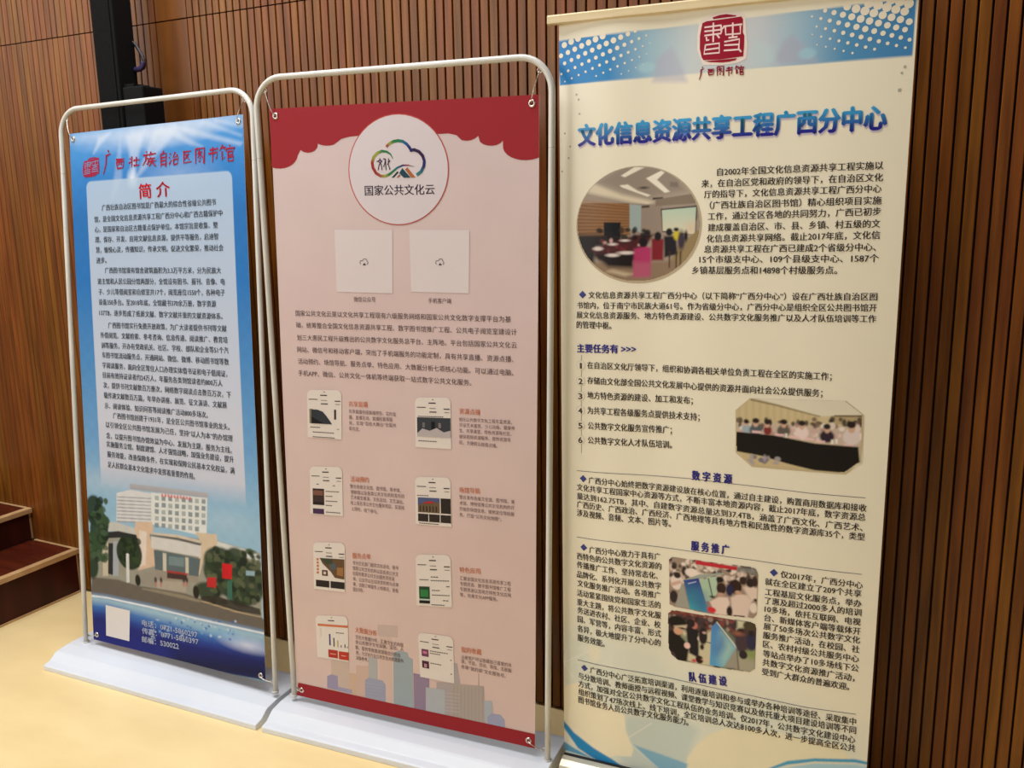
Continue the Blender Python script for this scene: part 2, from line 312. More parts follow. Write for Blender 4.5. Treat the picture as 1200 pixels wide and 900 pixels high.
["calligraphy_title#7",[[592.2,90.4],[592.2,105.8],[592.2,135.3],[595.3,135.4],[597.5,106],[598.7,90.7]],[.32,.01,.044],3,0],
["calligraphy_title#7",[[595.6,93.8],[631.8,90.7],[627.4,136.9],[625.2,132.8],[623.6,135.4],[632.7,138],[636.1,87.5],[595.3,87.3]],[.32,.01,.044],3,0],
["calligraphy_title#7",[[609.3,92.8],[606.6,97.7],[601.1,106.3],[603.5,108.3],[610.9,100.9],[614.6,96.6]],[.32,.01,.044],3,0],
["calligraphy_title#7",[[609,103.8],[619,98.5],[601.6,116.4],[603.8,118.6],[624.1,100.3],[608.4,97.4]],[.32,.01,.044],3,0],
["calligraphy_title#7",[[605.4,106],[611.8,110.9],[624.4,119.1],[626.3,116.7],[615.1,106.7],[609.6,101.1]],[.32,.01,.044],3,0],
["calligraphy_title#7",[[609.2,120.2],[611.4,121.8],[615.4,123.2],[617.1,120.6],[614.8,117.7],[614,115.9]],[.32,.01,.044],3,0],
["calligraphy_title#7",[[605.2,128.5],[608.3,130.2],[614.1,131.8],[615.5,129.1],[611,125.6],[609.1,123.4]],[.32,.01,.044],3,0],
["calligraphy_title#8",[[656.2,100.5],[682,98.2],[678.2,107.8],[681.2,108.7],[684.2,93.4],[655.9,94.1]],[.32,.01,.044],3,0],
["calligraphy_title#8",[[650.2,111.4],[687.6,108.4],[681,123.8],[677.8,120.8],[676.4,123.6],[685.3,126.9],[690,103.7],[649.8,105]],[.32,.01,.044],3,0],
["calligraphy_title#8",[[666.9,88.6],[666.2,104.6],[664.9,135.6],[667.9,135.8],[671.5,105],[673.3,89.1]],[.32,.01,.044],3,0],
["calligraphy_title#8",[[683.4,93.6],[685.9,96.2],[690.8,99.8],[693,97.7],[690,92.8],[688.7,89.9]],[.32,.01,.044],3,0],
["calligraphy_title#9",[[709.8,83.1],[705.3,89.7],[696.2,101.7],[698.5,103.7],[709.3,93.1],[714.8,87.1]],[.32,.01,.044],3,0],
["calligraphy_title#9",[[707.9,97.3],[722.9,94.8],[717.1,100.1],[719.6,101.9],[725.8,90.4],[707.4,90.9]],[.32,.01,.044],3,0],
["calligraphy_title#9",[[705.3,103.3],[705.4,131.7],[720.8,123],[719,120.5],[709.9,128.9],[711.7,103.5]],[.32,.01,.044],3,0],
["calligraphy_title#9",[[737,88.4],[738.9,90.8],[742.4,93.8],[744.9,92],[743.3,87.9],[742.7,85.5]],[.32,.01,.044],3,0],
["calligraphy_title#9",[[722.9,99],[723.1,101.8],[723.4,106.3],[726.4,106.8],[728.2,102.6],[729.2,99.9]],[.32,.01,.044],3,0],
["calligraphy_title#9",[[726.2,101.6],[762.1,99.3],[755.5,103.6],[757.9,105.4],[763.1,94.1],[726,95.2]],[.32,.01,.044],3,0],
["calligraphy_title#9",[[730,107],[730.2,117.4],[730.6,136.9],[733.7,137],[735.5,117.5],[736.4,107.2]],[.32,.01,.044],3,0],
["calligraphy_title#9",[[733.2,110.3],[752.6,109.2],[750.7,114.7],[733.3,115.9],[733.3,118.9],[753.1,119.4],[755.1,104.6],[733.2,103.9]],[.32,.01,.044],3,0],
["calligraphy_title#9",[[733,126.8],[754.4,125.2],[752.3,132.8],[732.2,134.4],[732.3,137.4],[754.9,137.4],[756.9,120.6],[732.8,120.4]],[.32,.01,.044],3,0],
["blank_white_card",[[72.2,1658.7],[193.4,1659.8],[184.1,1773.5],[68,1773.3]],[.7,.66,.65],2,0],
["seal_emblem",[[69,98.6],[76.9,95.9],[109.9,92.4],[144.5,88.1],[147.4,91.9],[145.6,109.6],[148.4,113.3],[147.2,124.7],[144.3,141.3],[131.6,142.9],[98.7,147],[67.6,148.6],[64.2,144.8],[61.4,133.4],[63,115.4]],[.33,.013,.053],2,0],
["seal_emblem",[[89.2,90.5],[103.1,87.1],[115.9,85.5],[135.6,86.8],[133.7,88.3],[111.9,90.3],[90.8,92.8]],[.33,.013,.053],2,0],
["seal_emblem",[[69.3,149.8],[98.7,147.4],[132.4,144.2],[129.5,146.8],[116.7,149.5],[103.9,150.7],[80.2,151]],[.33,.013,.053],2,0],
["seal_emblem",[[72.8,105.5],[105.8,101.8],[105.6,99.4],[72.5,103.1]],[.18,.25,.45],3,0],
["seal_emblem",[[72.4,110.9],[107.2,107.6],[107,105.2],[72.2,108.5]],[.18,.25,.45],3,0],
["seal_emblem",[[103.8,100.4],[103.8,110.5],[106.2,110.6],[106.2,100.4]],[.18,.25,.45],3,0],
["seal_emblem",[[89.3,97.4],[87,123.6],[89.4,123.8],[91.7,97.6]],[.18,.25,.45],3,0],
["seal_emblem",[[72,116.6],[105.1,112.8],[104.8,110.4],[71.7,114.2]],[.18,.25,.45],3,0],
["seal_emblem",[[74.2,117.1],[75.2,123.1],[80.9,121.9],[80.3,119.5],[76.6,121.1],[76.6,116.9]],[.18,.25,.45],3,0],
["seal_emblem",[[94.9,113.9],[100,118.9],[101.7,117.2],[96.6,112.2]],[.18,.25,.45],3,0],
["seal_emblem",[[73.3,129.1],[99.5,126.1],[98.5,136.6],[69.7,139.2],[74.3,128.3],[72,127.6],[68.9,141.5],[99.6,138.8],[100.4,123.8],[73,126.7]],[.18,.25,.45],3,0],
["seal_emblem",[[72.4,135.8],[99.6,132.5],[99.4,130.1],[72.1,133.4]],[.18,.25,.45],3,0],
["seal_emblem",[[109.3,103.4],[145.7,99.7],[145.4,97.3],[109.1,101]],[.18,.25,.45],3,0],
["seal_emblem",[[112,102.1],[112.8,114.3],[141.5,112.1],[143,100.7],[140.6,100.5],[140.6,109.9],[113.5,112],[114.4,102.1]],[.18,.25,.45],3,0],
["seal_emblem",[[126.5,96.6],[125.1,116.3],[127.5,116.5],[128.9,96.8]],[.18,.25,.45],3,0],
["seal_emblem",[[118.2,118.4],[135.5,116.7],[135.2,114.3],[118,116]],[.18,.25,.45],3,0],
["seal_emblem",[[109.7,124.1],[138.4,119.5],[135.2,131.5],[140.3,136.6],[141.9,134.8],[137.6,131.2],[139.1,117.2],[109.4,121.7]],[.18,.25,.45],3,0],
["seal_emblem",[[109.3,128.7],[136.5,126.9],[136.3,124.5],[109.1,126.3]],[.18,.25,.45],3,0],
["seal_emblem",[[107.9,135.9],[136.9,133.6],[136.7,131.2],[107.7,133.5]],[.18,.25,.45],3,0],
["seal_emblem",[[106,107.7],[111.8,103.1],[110.3,101.2],[104.5,105.8]],[.18,.25,.45],3,0]],"ras":[{"name":"sky_and_building_print","out":0,"cell":3.1,"lay":0,"rnd":0,"base":[.21,.21,.21],"ops":[["g","v",[[3.5,[.077,.3,.65]],[148.2,[.033,.2,.54]],[284,[.02,.15,.44]],[504.7,[.022,.16,.46]],[787,[.073,.24,.52]],[1047.2,[.14,.32,.57]],[1224,[.25,.43,.6]],[1586.1,[.34,.5,.6]]]],
["p",[.65,.71,.81],.45,9,[[308,172],[285,23],[370,16]],0],
["p",[.65,.71,.81],.42,9,[[318,173],[416,20],[508,8],[524,23]],0],
["p",[.65,.71,.81],.5,8,[[120,73],[149,19],[209,11],[157,46]],0],
["p",[.65,.71,.81],.25,8,[[193,245],[232,103],[256,27],[256,169]],0],
["e",[.65,.71,.81],.55,30,[341,33],172.9,25.4],
["e",[.65,.71,.81],.65,30,[452,25],124.1,24.9],
["e",[.65,.71,.81],.6,25,[647,10],133.4,13.3],
["e",[.65,.71,.81],.5,20,[110,16],88.7,9.2],
["p",[.65,.71,.81],.4,6,[[507,14],[577,25],[794,83],[785,92],[576,44]],0],
["p",[.65,.71,.81],.35,6,[[453,22],[524,34],[626,84],[574,77]],0],
["p",[.65,.71,.81],.3,5,[[631,2],[795,60],[790,65],[613,13]],0],
["p",[.65,.71,.81],.3,5,[[682,3],[797,30],[796,39],[681,12]],0],
["e",[.76,.83,.9],.8,14,[304,167],17,22.5],
["e",[.65,.71,.81],.3,40,[516,158],79,25],
["p",[.29,.28,.23],1,4,[[5,1408],[249,1370],[612,1354],[797,1370],[794,1590],[503,1572],[-7,1580]],0],
["e",[.5,.56,.63],.5,40,[130,1204],130,23.6],
["e",[.44,.56,.67],.4,30,[663,1282],83.9,29.3],
["p",[.3,.3,.32],1,1.5,[[220,1200],[584,1196],[578,1216],[543,1214],[221,1220]],0],
["p",[.61,.61,.62],1,1.5,[[152,1241],[221,1222],[323,1225],[314,1331],[145,1342]],0],
["p",[.29,.3,.33],.9,1,[[154,1252],[320,1241],[320,1245],[154,1256]],0],
["p",[.29,.3,.33],.9,1,[[154,1264],[319,1253],[319,1257],[153,1269]],0],
["p",[.29,.3,.33],.9,1,[[153,1277],[318,1266],[318,1269],[152,1282]],0],
["p",[.29,.3,.33],.9,1,[[152,1289],[318,1278],[317,1282],[152,1294]],0],
["p",[.29,.3,.33],.9,1,[[151,1302],[317,1290],[317,1294],[151,1307]],0],
["p",[.29,.3,.33],.9,1,[[150,1315],[316,1302],[316,1306],[150,1319]],0],
["p",[.29,.3,.33],.9,1,[[149,1327],[315,1315],[315,1319],[149,1332]],0],
["p",[.29,.3,.33],.9,1,[[149,1340],[315,1327],[314,1331],[148,1345]],0],
["p",[.66,.67,.65],1,1.5,[[321,1222],[577,1214],[568,1332],[535,1345],[314,1333]],0],
["p",[.34,.38,.39],.95,1,[[337,1231],[356,1230],[355,1246],[336,1247]],0],
["p",[.21,.25,.28],.95,1,[[369,1229],[387,1229],[386,1245],[368,1245]],0],
["p",[.21,.25,.28],.95,1,[[400,1228],[418,1227],[417,1243],[399,1243]],0],
["p",[.34,.38,.39],.95,1,[[431,1226],[449,1225],[448,1241],[430,1242]],0],
["p",[.21,.25,.28],.95,1,[[461,1224],[479,1224],[478,1240],[460,1240]],0],
["p",[.21,.25,.28],.95,1,[[492,1223],[510,1222],[509,1238],[491,1238]],0],
["p",[.34,.38,.39],.95,1,[[522,1221],[539,1221],[539,1236],[521,1237]],0],
["p",[.21,.25,.28],.95,1,[[552,1220],[569,1219],[568,1235],[551,1235]],0],
["p",[.21,.25,.28],.95,1,[[336,1255],[354,1254],[353,1270],[335,1271]],0],
["p",[.21,.25,.28],.95,1,[[367,1253],[386,1252],[385,1268],[366,1269]],0],
["p",[.34,.38,.39],.95,1,[[398,1251],[417,1251],[416,1267],[397,1267]],0],
["p",[.21,.25,.28],.95,1,[[429,1250],[447,1249],[447,1265],[428,1266]],0],
["p",[.21,.25,.28],.95,1,[[460,1248],[478,1248],[477,1263],[459,1264]],0],
["p",[.34,.38,.39],.95,1,[[490,1247],[508,1246],[507,1262],[489,1262]],0],
["p",[.21,.25,.28],.95,1,[[520,1245],[538,1245],[537,1260],[520,1261]],0],
["p",[.21,.25,.28],.95,1,[[550,1243],[568,1243],[567,1258],[549,1259]],0],
["p",[.21,.25,.28],.95,1,[[334,1278],[353,1278],[352,1294],[333,1294]],0],
["p",[.34,.38,.39],.95,1,[[366,1277],[384,1276],[383,1292],[365,1293]],0],
["p",[.21,.25,.28],.95,1,[[397,1275],[415,1275],[414,1290],[396,1291]],0],
["p",[.21,.25,.28],.95,1,[[428,1274],[446,1273],[445,1289],[427,1289]],0],
["p",[.34,.38,.39],.95,1,[[459,1272],[477,1271],[476,1287],[458,1288]],0],
["p",[.21,.25,.28],.95,1,[[489,1270],[507,1270],[506,1286],[488,1286]],0],
["p",[.21,.25,.28],.95,1,[[519,1269],[537,1268],[536,1284],[518,1285]],0],
["p",[.34,.38,.39],.95,1,[[549,1267],[566,1267],[566,1282],[548,1283]],0],
["p",[.34,.38,.39],.95,1,[[333,1302],[351,1301],[350,1318],[332,1318]],0],
["p",[.21,.25,.28],.95,1,[[364,1300],[383,1300],[382,1316],[363,1317]],0],
["p",[.21,.25,.28],.95,1,[[396,1299],[414,1298],[413,1314],[395,1315]],0],
["p",[.34,.38,.39],.95,1,[[427,1297],[445,1297],[444,1313],[426,1313]],0],
["p",[.21,.25,.28],.95,1,[[457,1296],[475,1295],[474,1311],[456,1312]],0],
["p",[.21,.25,.28],.95,1,[[488,1294],[505,1294],[504,1309],[487,1310]],0],
["p",[.34,.38,.39],.95,1,[[518,1293],[535,1292],[534,1308],[517,1309]],0],
["p",[.21,.25,.28],.95,1,[[548,1291],[565,1291],[564,1306],[547,1307]],0],
["p",[.21,.25,.28],.95,1,[[331,1326],[350,1325],[349,1341],[330,1342]],0],
["p",[.21,.25,.28],.95,1,[[363,1324],[381,1324],[380,1340],[362,1340]],0],
["p",[.34,.38,.39],.95,1,[[394,1323],[412,1322],[411,1338],[393,1339]],0],
["p",[.21,.25,.28],.95,1,[[425,1321],[443,1321],[442,1337],[424,1337]],0],
["p",[.21,.25,.28],.95,1,[[456,1320],[474,1319],[473,1335],[455,1336]],0],
["p",[.34,.38,.39],.95,1,[[486,1318],[504,1318],[503,1333],[485,1334]],0],
["p",[.21,.25,.28],.95,1,[[516,1317],[534,1316],[533,1332],[515,1333]],0],
["e",[.59,.068,.069],.8,1.5,[372,1226],5.1,6.1],
["e",[.59,.068,.069],.8,1.5,[387,1225],5.1,6.1],
["e",[.59,.068,.069],.8,1.5,[401,1225],5.1,6.1],
["e",[.59,.068,.069],.8,1.5,[415,1225],5.1,6],
["e",[.59,.068,.069],.8,1.5,[429,1225],5.1,6],
["e",[.59,.068,.069],.8,1.5,[443,1224],5,6],
["e",[.59,.068,.069],.8,1.5,[457,1224],5,6],
["e",[.59,.068,.069],.8,1.5,[471,1224],5,6],
["e",[.59,.068,.069],.8,1.5,[485,1224],5,6],
["e",[.59,.068,.069],.8,1.5,[499,1224],5,6],
["p",[.51,.5,.47],1,1.5,[[54,1354],[154,1346],[241,1359],[240,1380],[151,1380],[51,1385]],0],
["p",[.025,.025,.027],1,1.5,[[79,1391],[152,1377],[244,1380],[247,1401],[205,1393],[83,1412]],0],
["p",[.51,.45,.34],1,1.5,[[71,1424],[99,1420],[91,1549],[63,1554]],0],
["p",[.028,.029,.031],1,1.5,[[99,1428],[123,1425],[116,1542],[91,1541]],0],
["p",[.34,.37,.4],1,1.5,[[124,1417],[151,1414],[143,1542],[115,1546]],0],
["p",[.61,.44,.32],1,1.5,[[238,1335],[317,1325],[325,1353],[303,1372],[310,1401],[332,1421],[324,1480],[242,1507],[252,1408],[233,1364]],0],
["p",[.7,.63,.57],.8,3,[[255,1361],[291,1365],[279,1482],[246,1495]],0],
["p",[.59,.6,.58],1,1.5,[[602,1354],[780,1370],[788,1394],[610,1393]],0],
["p",[.59,.47,.34],1,1.5,[[516,1337],[613,1332],[615,1365],[559,1398],[529,1481],[508,1484],[544,1370]],0],
["p",[.1,.13,.14],1,1.5,[[321,1422],[535,1425],[523,1489],[323,1496]],0],
["p",[.18,.25,.26],.8,2,[[390,1436],[461,1432],[459,1464],[388,1467]],0],
["p",[.59,.57,.55],1,1.5,[[310,1372],[435,1373],[541,1380],[539,1419],[432,1420],[309,1418]],0],
["p",[.59,.5,.39],1,1.5,[[312,1362],[436,1356],[539,1363],[539,1371],[435,1366],[312,1368]],0],
["p",[.11,.099,.096],1,1.5,[[308,1372],[435,1366],[539,1373],[538,1380],[434,1375],[307,1376]],0],
["p",[.54,.5,.42],1,1.5,[[362,1428],[379,1428],[375,1515],[359,1516]],0],
["p",[.54,.5,.42],1,1.5,[[466,1429],[481,1429],[478,1511],[464,1509]],0],
["p",[.29,.25,.2],1,1.5,[[323,1492],[523,1489],[518,1509],[446,1521],[323,1530]],0],
["p",[.059,.031,.029],1,1.5,[[379,1493],[470,1490],[469,1509],[377,1515]],0],
["p",[.34,.037,.031],1,1.5,[[379,1487],[478,1484],[478,1490],[379,1495]],0],
["p",[.28,.25,.21],.8,4,[[229,1513],[346,1498],[348,1550],[226,1559]],0],
["p",[.38,.33,.27],1,3,[[323,1530],[466,1516],[459,1560],[331,1562]],0],
["p",[.13,.11,.091],1,3,[[5,1566],[140,1555],[237,1563],[332,1559],[454,1556],[542,1565],[786,1578],[812,1594],[810,1638],[691,1637],[499,1633],[296,1628],[80,1632],[-5,1637]],0],
["p",[.29,.25,.17],.7,2,[[258,1568],[331,1564],[454,1563],[542,1570],[522,1577],[402,1576],[257,1573]],0],
["e",[.019,.041,.023],.97,4,[34,1317],47.4,56.4],
["e",[.019,.041,.023],.97,4,[53,1394],47.2,60.6],
["e",[.019,.041,.023],.97,4,[13,1448],54.5,48.9],
["e",[.019,.041,.023],.97,4,[81,1359],24.6,32.1],
["e",[.019,.041,.023],.97,4,[8,1521],34.2,49.2],
["e",[.015,.031,.013],.97,3,[201,1450],62.4,60.4],
["e",[.026,.044,.023],.95,5,[627,1422],75.7,49.1],
["e",[.026,.044,.023],.95,5,[693,1424],55.8,59],
["e",[.026,.044,.023],.95,5,[597,1460],49.9,46.5],
["e",[.026,.044,.023],.95,5,[755,1473],54.8,69.7],
["e",[.026,.044,.023],.95,5,[642,1490],66.1,44.8],
["e",[.026,.044,.023],.95,5,[564,1532],58.1,30.3],
["e",[.026,.044,.023],.95,5,[706,1524],64.8,37],
["e",[.037,.074,.031],.85,2,[13,1470],18.1,9.2],
["e",[.037,.074,.031],.85,2,[75,1377],13.6,8.6],
["e",[.011,.024,.014],.85,2,[3,1468],14.5,13.8],
["e",[.011,.024,.014],.85,2,[73,1332],18.2,12],
["e",[.037,.074,.031],.85,2,[95,1277],9.6,11.5],
["e",[.037,.074,.031],.85,2,[61,1490],17.5,11.6],
["e",[.037,.074,.031],.85,2,[90,1394],13.2,12.8],
["e",[.059,.1,.053],.85,2,[86,1478],14,15.1],
["e",[.059,.1,.053],.85,2,[13,1420],17.7,9.5],
["e",[.037,.074,.031],.85,2,[33,1439],17.4,15.3],
["e",[.037,.074,.031],.85,2,[46,1479],11.6,9.4],
["e",[.011,.024,.014],.85,2,[82,1384],15.9,7],
["e",[.059,.1,.053],.85,2,[75,1362],16.7,10],
["e",[.011,.024,.014],.85,2,[73,1437],10.4,12.8],
["e",[.011,.024,.014],.85,2,[76,1388],13.7,11.2],
["e",[.059,.1,.053],.85,2,[52,1344],18.8,12.3],
["e",[.011,.024,.014],.85,2,[47,1314],15,15.6],
["e",[.059,.1,.053],.85,2,[49,1468],12.1,11.5],
["e",[.059,.1,.053],.85,2,[32,1481],16.9,12.4],
["e",[.059,.1,.053],.85,2,[2,1457],18.8,15],
["e",[.011,.024,.014],.85,2,[58,1303],18,8.6],
["e",[.037,.074,.031],.85,2,[52,1356],15.6,15.2],
["e",[.059,.1,.053],.85,2,[52,1354],13.3,11.6],
["e",[.059,.1,.053],.85,2,[80,1345],16,13.9],
["e",[.037,.074,.031],.85,2,[21,1409],19.2,14.1],
["e",[.037,.074,.031],.85,2,[2,1493],10.4,14.8],
["e",[.059,.1,.053],.85,2,[3,1450],12.4,7.8],
["e",[.011,.024,.014],.85,2,[26,1343],11.4,9.1],
["e",[.037,.074,.031],.85,2,[63,1418],12.7,13.1],
["e",[.011,.024,.014],.85,2,[56,1280],13.7,10.5],
["e",[.059,.1,.053],.85,2,[33,1334],17.6,15.6],
["e",[.011,.024,.014],.85,2,[38,1495],12,10.5],
["e",[.059,.1,.053],.85,2,[76,1308],17.1,12.8],
["e",[.037,.074,.031],.85,2,[74,1490],16.4,13.1],
["e",[.037,.074,.031],.85,2,[24,1423],14,12],
["e",[.011,.024,.014],.85,2,[67,1368],17.6,7.9],
["e",[.037,.074,.031],.85,2,[88,1339],18.8,9.5],
["e",[.011,.024,.014],.85,2,[75,1365],12.2,6.8],
["e",[.059,.1,.053],.85,2,[64,1322],19.4,10.9],
["e",[.059,.1,.053],.85,2,[69,1282],11.6,7.6],
["e",[.059,.1,.053],.85,2,[68,1370],11.6,7.7],
["e",[.037,.074,.031],.85,2,[41,1389],9.7,12.3],
["e",[.059,.1,.053],.85,2,[95,1275],11.6,9.6],
["e",[.037,.074,.031],.85,2,[79,1347],11.7,12.8],
["e",[.037,.074,.031],.85,2,[93,1347],19,12.9],
["e",[.011,.024,.014],.85,2,[75,1391],10.1,7.1],
["e",[.059,.1,.053],.85,2,[15,1484],12,13.8],
["e",[.011,.024,.014],.85,2,[56,1331],13.2,7.8],
["e",[.011,.024,.014],.85,2,[83,1406],19.9,14.7],
["e",[.037,.074,.031],.85,2,[55,1447],13,10.5],
["e",[.059,.1,.053],.85,2,[80,1447],18.5,9.9],
["e",[.059,.1,.053],.85,2,[53,1482],10.3,11.8],
["e",[.011,.024,.014],.85,2,[17,1338],19.5,11.9],
["e",[.011,.024,.014],.85,2,[51,1337],18.2,14.2],
["e",[.011,.024,.014],.85,2,[69,1276],14,14.1],
["e",[.037,.074,.031],.85,2,[19,1455],16.1,8.3],
["e",[.037,.074,.031],.85,2,[25,1332],17.8,7.7],
["e",[.059,.1,.053],.85,2,[78,1393],18.4,11.7],
["e",[.011,.024,.014],.85,2,[55,1297],16.7,7.1],
["e",[.037,.074,.031],.85,2,[71,1479],17.4,9.7],
["e",[.01,.021,.009],.85,2,[242,1490],8.2,6.3],
["e",[.01,.021,.009],.85,2,[223,1465],10.5,10.3],
["e",[.031,.056,.021],.85,2,[211,1414],11.7,8.7],
["e",[.01,.021,.009],.85,2,[206,1444],10.2,6],
["e",[.01,.021,.009],.85,2,[185,1497],16.1,9],
["e",[.01,.021,.009],.85,2,[209,1422],8,8.2],
["e",[.031,.056,.021],.85,2,[203,1436],12.5,10],
["e",[.031,.056,.021],.85,2,[228,1470],15.9,11.5],
["e",[.031,.056,.021],.85,2,[185,1489],11.9,13],
["e",[.031,.056,.021],.85,2,[222,1443],12.5,9.4],
["e",[.031,.056,.021],.85,2,[199,1484],11,12.5],
["e",[.01,.021,.009],.85,2,[185,1476],12.9,9.2],
["e",[.031,.056,.021],.85,2,[242,1477],15.2,12.3],
["e",[.031,.056,.021],.85,2,[228,1445],10.5,11.7],
["e",[.01,.021,.009],.85,2,[185,1423],12.5,12.8],
["e",[.01,.021,.009],.85,2,[230,1430],7.8,11.8],
["e",[.01,.021,.009],.85,2,[157,1472],10.4,7.5],
["e",[.01,.021,.009],.85,2,[228,1410],10.1,11.9],
["e",[.01,.021,.009],.85,2,[192,1474],8.1,8.5],
["e",[.01,.021,.009],.85,2,[180,1404],8.9,6.2],
["e",[.01,.021,.009],.85,2,[226,1398],10.1,11.8],
["e",[.01,.021,.009],.85,2,[224,1450],7.8,10.2],
["e",[.01,.021,.009],.85,2,[170,1407],11,10.4],
["e",[.01,.021,.009],.85,2,[180,1452],10.7,9.9],
["e",[.031,.056,.021],.85,2,[238,1471],15.5,11],
["e",[.01,.021,.009],.85,2,[248,1403],13.9,12],
["e",[.031,.056,.021],.85,2,[193,1490],9,10.2],
["e",[.031,.056,.021],.85,2,[201,1433],15.7,8.3],
["e",[.01,.021,.009],.85,2,[212,1441],7.9,9.9],
["e",[.031,.056,.021],.85,2,[219,1423],9,7],
["e",[.012,.019,.013],.85,2,[621,1483],11.5,11.3],
["e",[.062,.09,.039],.85,2,[701,1538],12.2,10.8],
["e",[.062,.09,.039],.85,2,[792,1444],15.1,10],
["e",[.012,.019,.013],.85,2,[624,1410],16.7,9.5],
["e",[.098,.11,.06],.85,2,[724,1380],14.7,11],
["e",[.02,.031,.017],.85,2,[741,1516],10.2,11.1],
["e",[.02,.031,.017],.85,2,[725,1536],11.4,12.8],
["e",[.02,.031,.017],.85,2,[788,1384],10.9,6.4],
["e",[.098,.11,.06],.85,2,[612,1562],12.2,11.6],
["e",[.02,.031,.017],.85,2,[660,1530],13.3,10.7],
["e",[.098,.11,.06],.85,2,[696,1537],14.1,14],
["e",[.012,.019,.013],.85,2,[789,1480],9.1,13.1],
["e",[.098,.11,.06],.85,2,[732,1406],15.3,10.8],
["e",[.098,.11,.06],.85,2,[596,1475],14.1,10.4],
["e",[.02,.031,.017],.85,2,[749,1439],9.1,8.5],
["e",[.098,.11,.06],.85,2,[769,1370],13.2,6.4],
["e",[.012,.019,.013],.85,2,[689,1542],10.5,8.2],
["e",[.062,.09,.039],.85,2,[642,1394],13.6,6.5],
["e",[.098,.11,.06],.85,2,[788,1412],10,11.7],
["e",[.02,.031,.017],.85,2,[634,1557],16.4,9.5],
["e",[.012,.019,.013],.85,2,[765,1433],15.5,11.7],
["e",[.062,.09,.039],.85,2,[704,1543],12.5,9.8],
["e",[.098,.11,.06],.85,2,[779,1440],10,8.6],
["e",[.062,.09,.039],.85,2,[570,1466],13.7,6.5],
["e",[.098,.11,.06],.85,2,[579,1504],12.6,12.1],
["e",[.012,.019,.013],.85,2,[708,1421],12.3,11],
["e",[.098,.11,.06],.85,2,[787,1405],11.7,10.9],
["e",[.098,.11,.06],.85,2,[611,1418],15.2,13.3],
["e",[.062,.09,.039],.85,2,[637,1449],15.2,6.5],
["e",[.062,.09,.039],.85,2,[641,1420],15.5,8.2],
["e",[.098,.11,.06],.85,2,[720,1487],8.7,11.1],
["e",[.012,.019,.013],.85,2,[723,1409],15.1,14],
["e",[.062,.09,.039],.85,2,[643,1499],16.2,10],
["e",[.062,.09,.039],.85,2,[750,1371],16.3,8.7],
["e",[.098,.11,.06],.85,2,[764,1424],15.1,6.8],
["e",[.02,.031,.017],.85,2,[702,1448],12.6,13.2],
["e",[.02,.031,.017],.85,2,[647,1455],11.9,9.6],
["e",[.02,.031,.017],.85,2,[608,1385],16.9,13.6],
["e",[.02,.031,.017],.85,2,[690,1553],14.5,6.5],
["e",[.098,.11,.06],.85,2,[755,1484],12.4,8.5],
["e",[.012,.019,.013],.85,2,[765,1519],15.4,14.1],
["e",[.062,.09,.039],.85,2,[755,1372],15.8,11.7],
["e",[.012,.019,.013],.85,2,[766,1525],12.9,6.3],
["e",[.02,.031,.017],.85,2,[608,1439],14.3,10.7],
["e",[.02,.031,.017],.85,2,[574,1559],9.3,7.4],
["e",[.012,.019,.013],.85,2,[755,1375],9.7,7.1],
["e",[.012,.019,.013],.85,2,[603,1531],16.8,13.1],
["e",[.062,.09,.039],.85,2,[678,1479],11.6,12.5],
["e",[.012,.019,.013],.85,2,[628,1478],12,10.2],
["e",[.02,.031,.017],.85,2,[758,1504],8.1,6.6],
["e",[.098,.11,.06],.85,2,[784,1514],8.4,10.2],
["e",[.098,.11,.06],.85,2,[607,1397],11.7,9.5],
["e",[.012,.019,.013],.85,2,[653,1413],11,7.2],
["e",[.098,.11,.06],.85,2,[731,1436],8.5,7.6],
["e",[.012,.019,.013],.85,2,[671,1495],12.9,11.5],
["e",[.098,.11,.06],.85,2,[710,1449],11.2,10.3],
["e",[.098,.11,.06],.85,2,[661,1504],12.2,8.3],
["e",[.012,.019,.013],.85,2,[729,1381],11.6,9.6],
["e",[.098,.11,.06],.85,2,[780,1428],15.7,12.5],
["e",[.02,.031,.017],.85,2,[593,1514],17,12.5],
["e",[.012,.019,.013],.85,2,[717,1503],13,7],
["e",[.012,.019,.013],.85,2,[678,1418],11.5,10.5],
["e",[.012,.019,.013],.85,2,[718,1437],15.3,9],
["e",[.098,.11,.06],.85,2,[576,1410],12.7,12.1],
["e",[.062,.09,.039],.85,2,[696,1518],8.2,12.6],
["e",[.098,.11,.06],.85,2,[589,1526],17,6.8],
["e",[.062,.09,.039],.85,2,[767,1395],8.4,14.2],
["e",[.02,.031,.017],.85,2,[669,1504],16.6,8.3],
["e",[.062,.09,.039],.85,2,[779,1461],16.3,9.2],
["e",[.02,.031,.017],.85,2,[787,1434],14.3,7.4],
["e",[.02,.031,.017],.85,2,[604,1459],16.4,7.6],
["e",[.062,.09,.039],.85,2,[733,1534],12.5,9.9],
["e",[.062,.09,.039],.85,2,[595,1525],9.5,10.7],
["e",[.02,.031,.017],.85,2,[759,1461],14.7,11.6],
["e",[.098,.11,.06],.85,2,[702,1478],16.8,13.5],
["e",[.098,.11,.06],.85,2,[572,1478],11.8,7.8],
["e",[.02,.031,.017],.85,2,[622,1471],16.1,9.8],
["e",[.012,.019,.013],.85,2,[729,1405],13,13.5],
["e",[.012,.019,.013],.85,2,[675,1507],15.8,9.6],
["e",[.012,.019,.013],.85,2,[677,1417],10.1,12.1],
["e",[.098,.11,.06],.85,2,[780,1515],9.8,7.7],
["e",[.098,.11,.06],.85,2,[597,1501],14.5,6.6],
["e",[.012,.019,.013],.85,2,[611,1392],9.8,7],
["e",[.02,.031,.017],.85,2,[596,1434],16.7,6.6],
["e",[.02,.031,.017],.85,2,[698,1495],7.9,9],
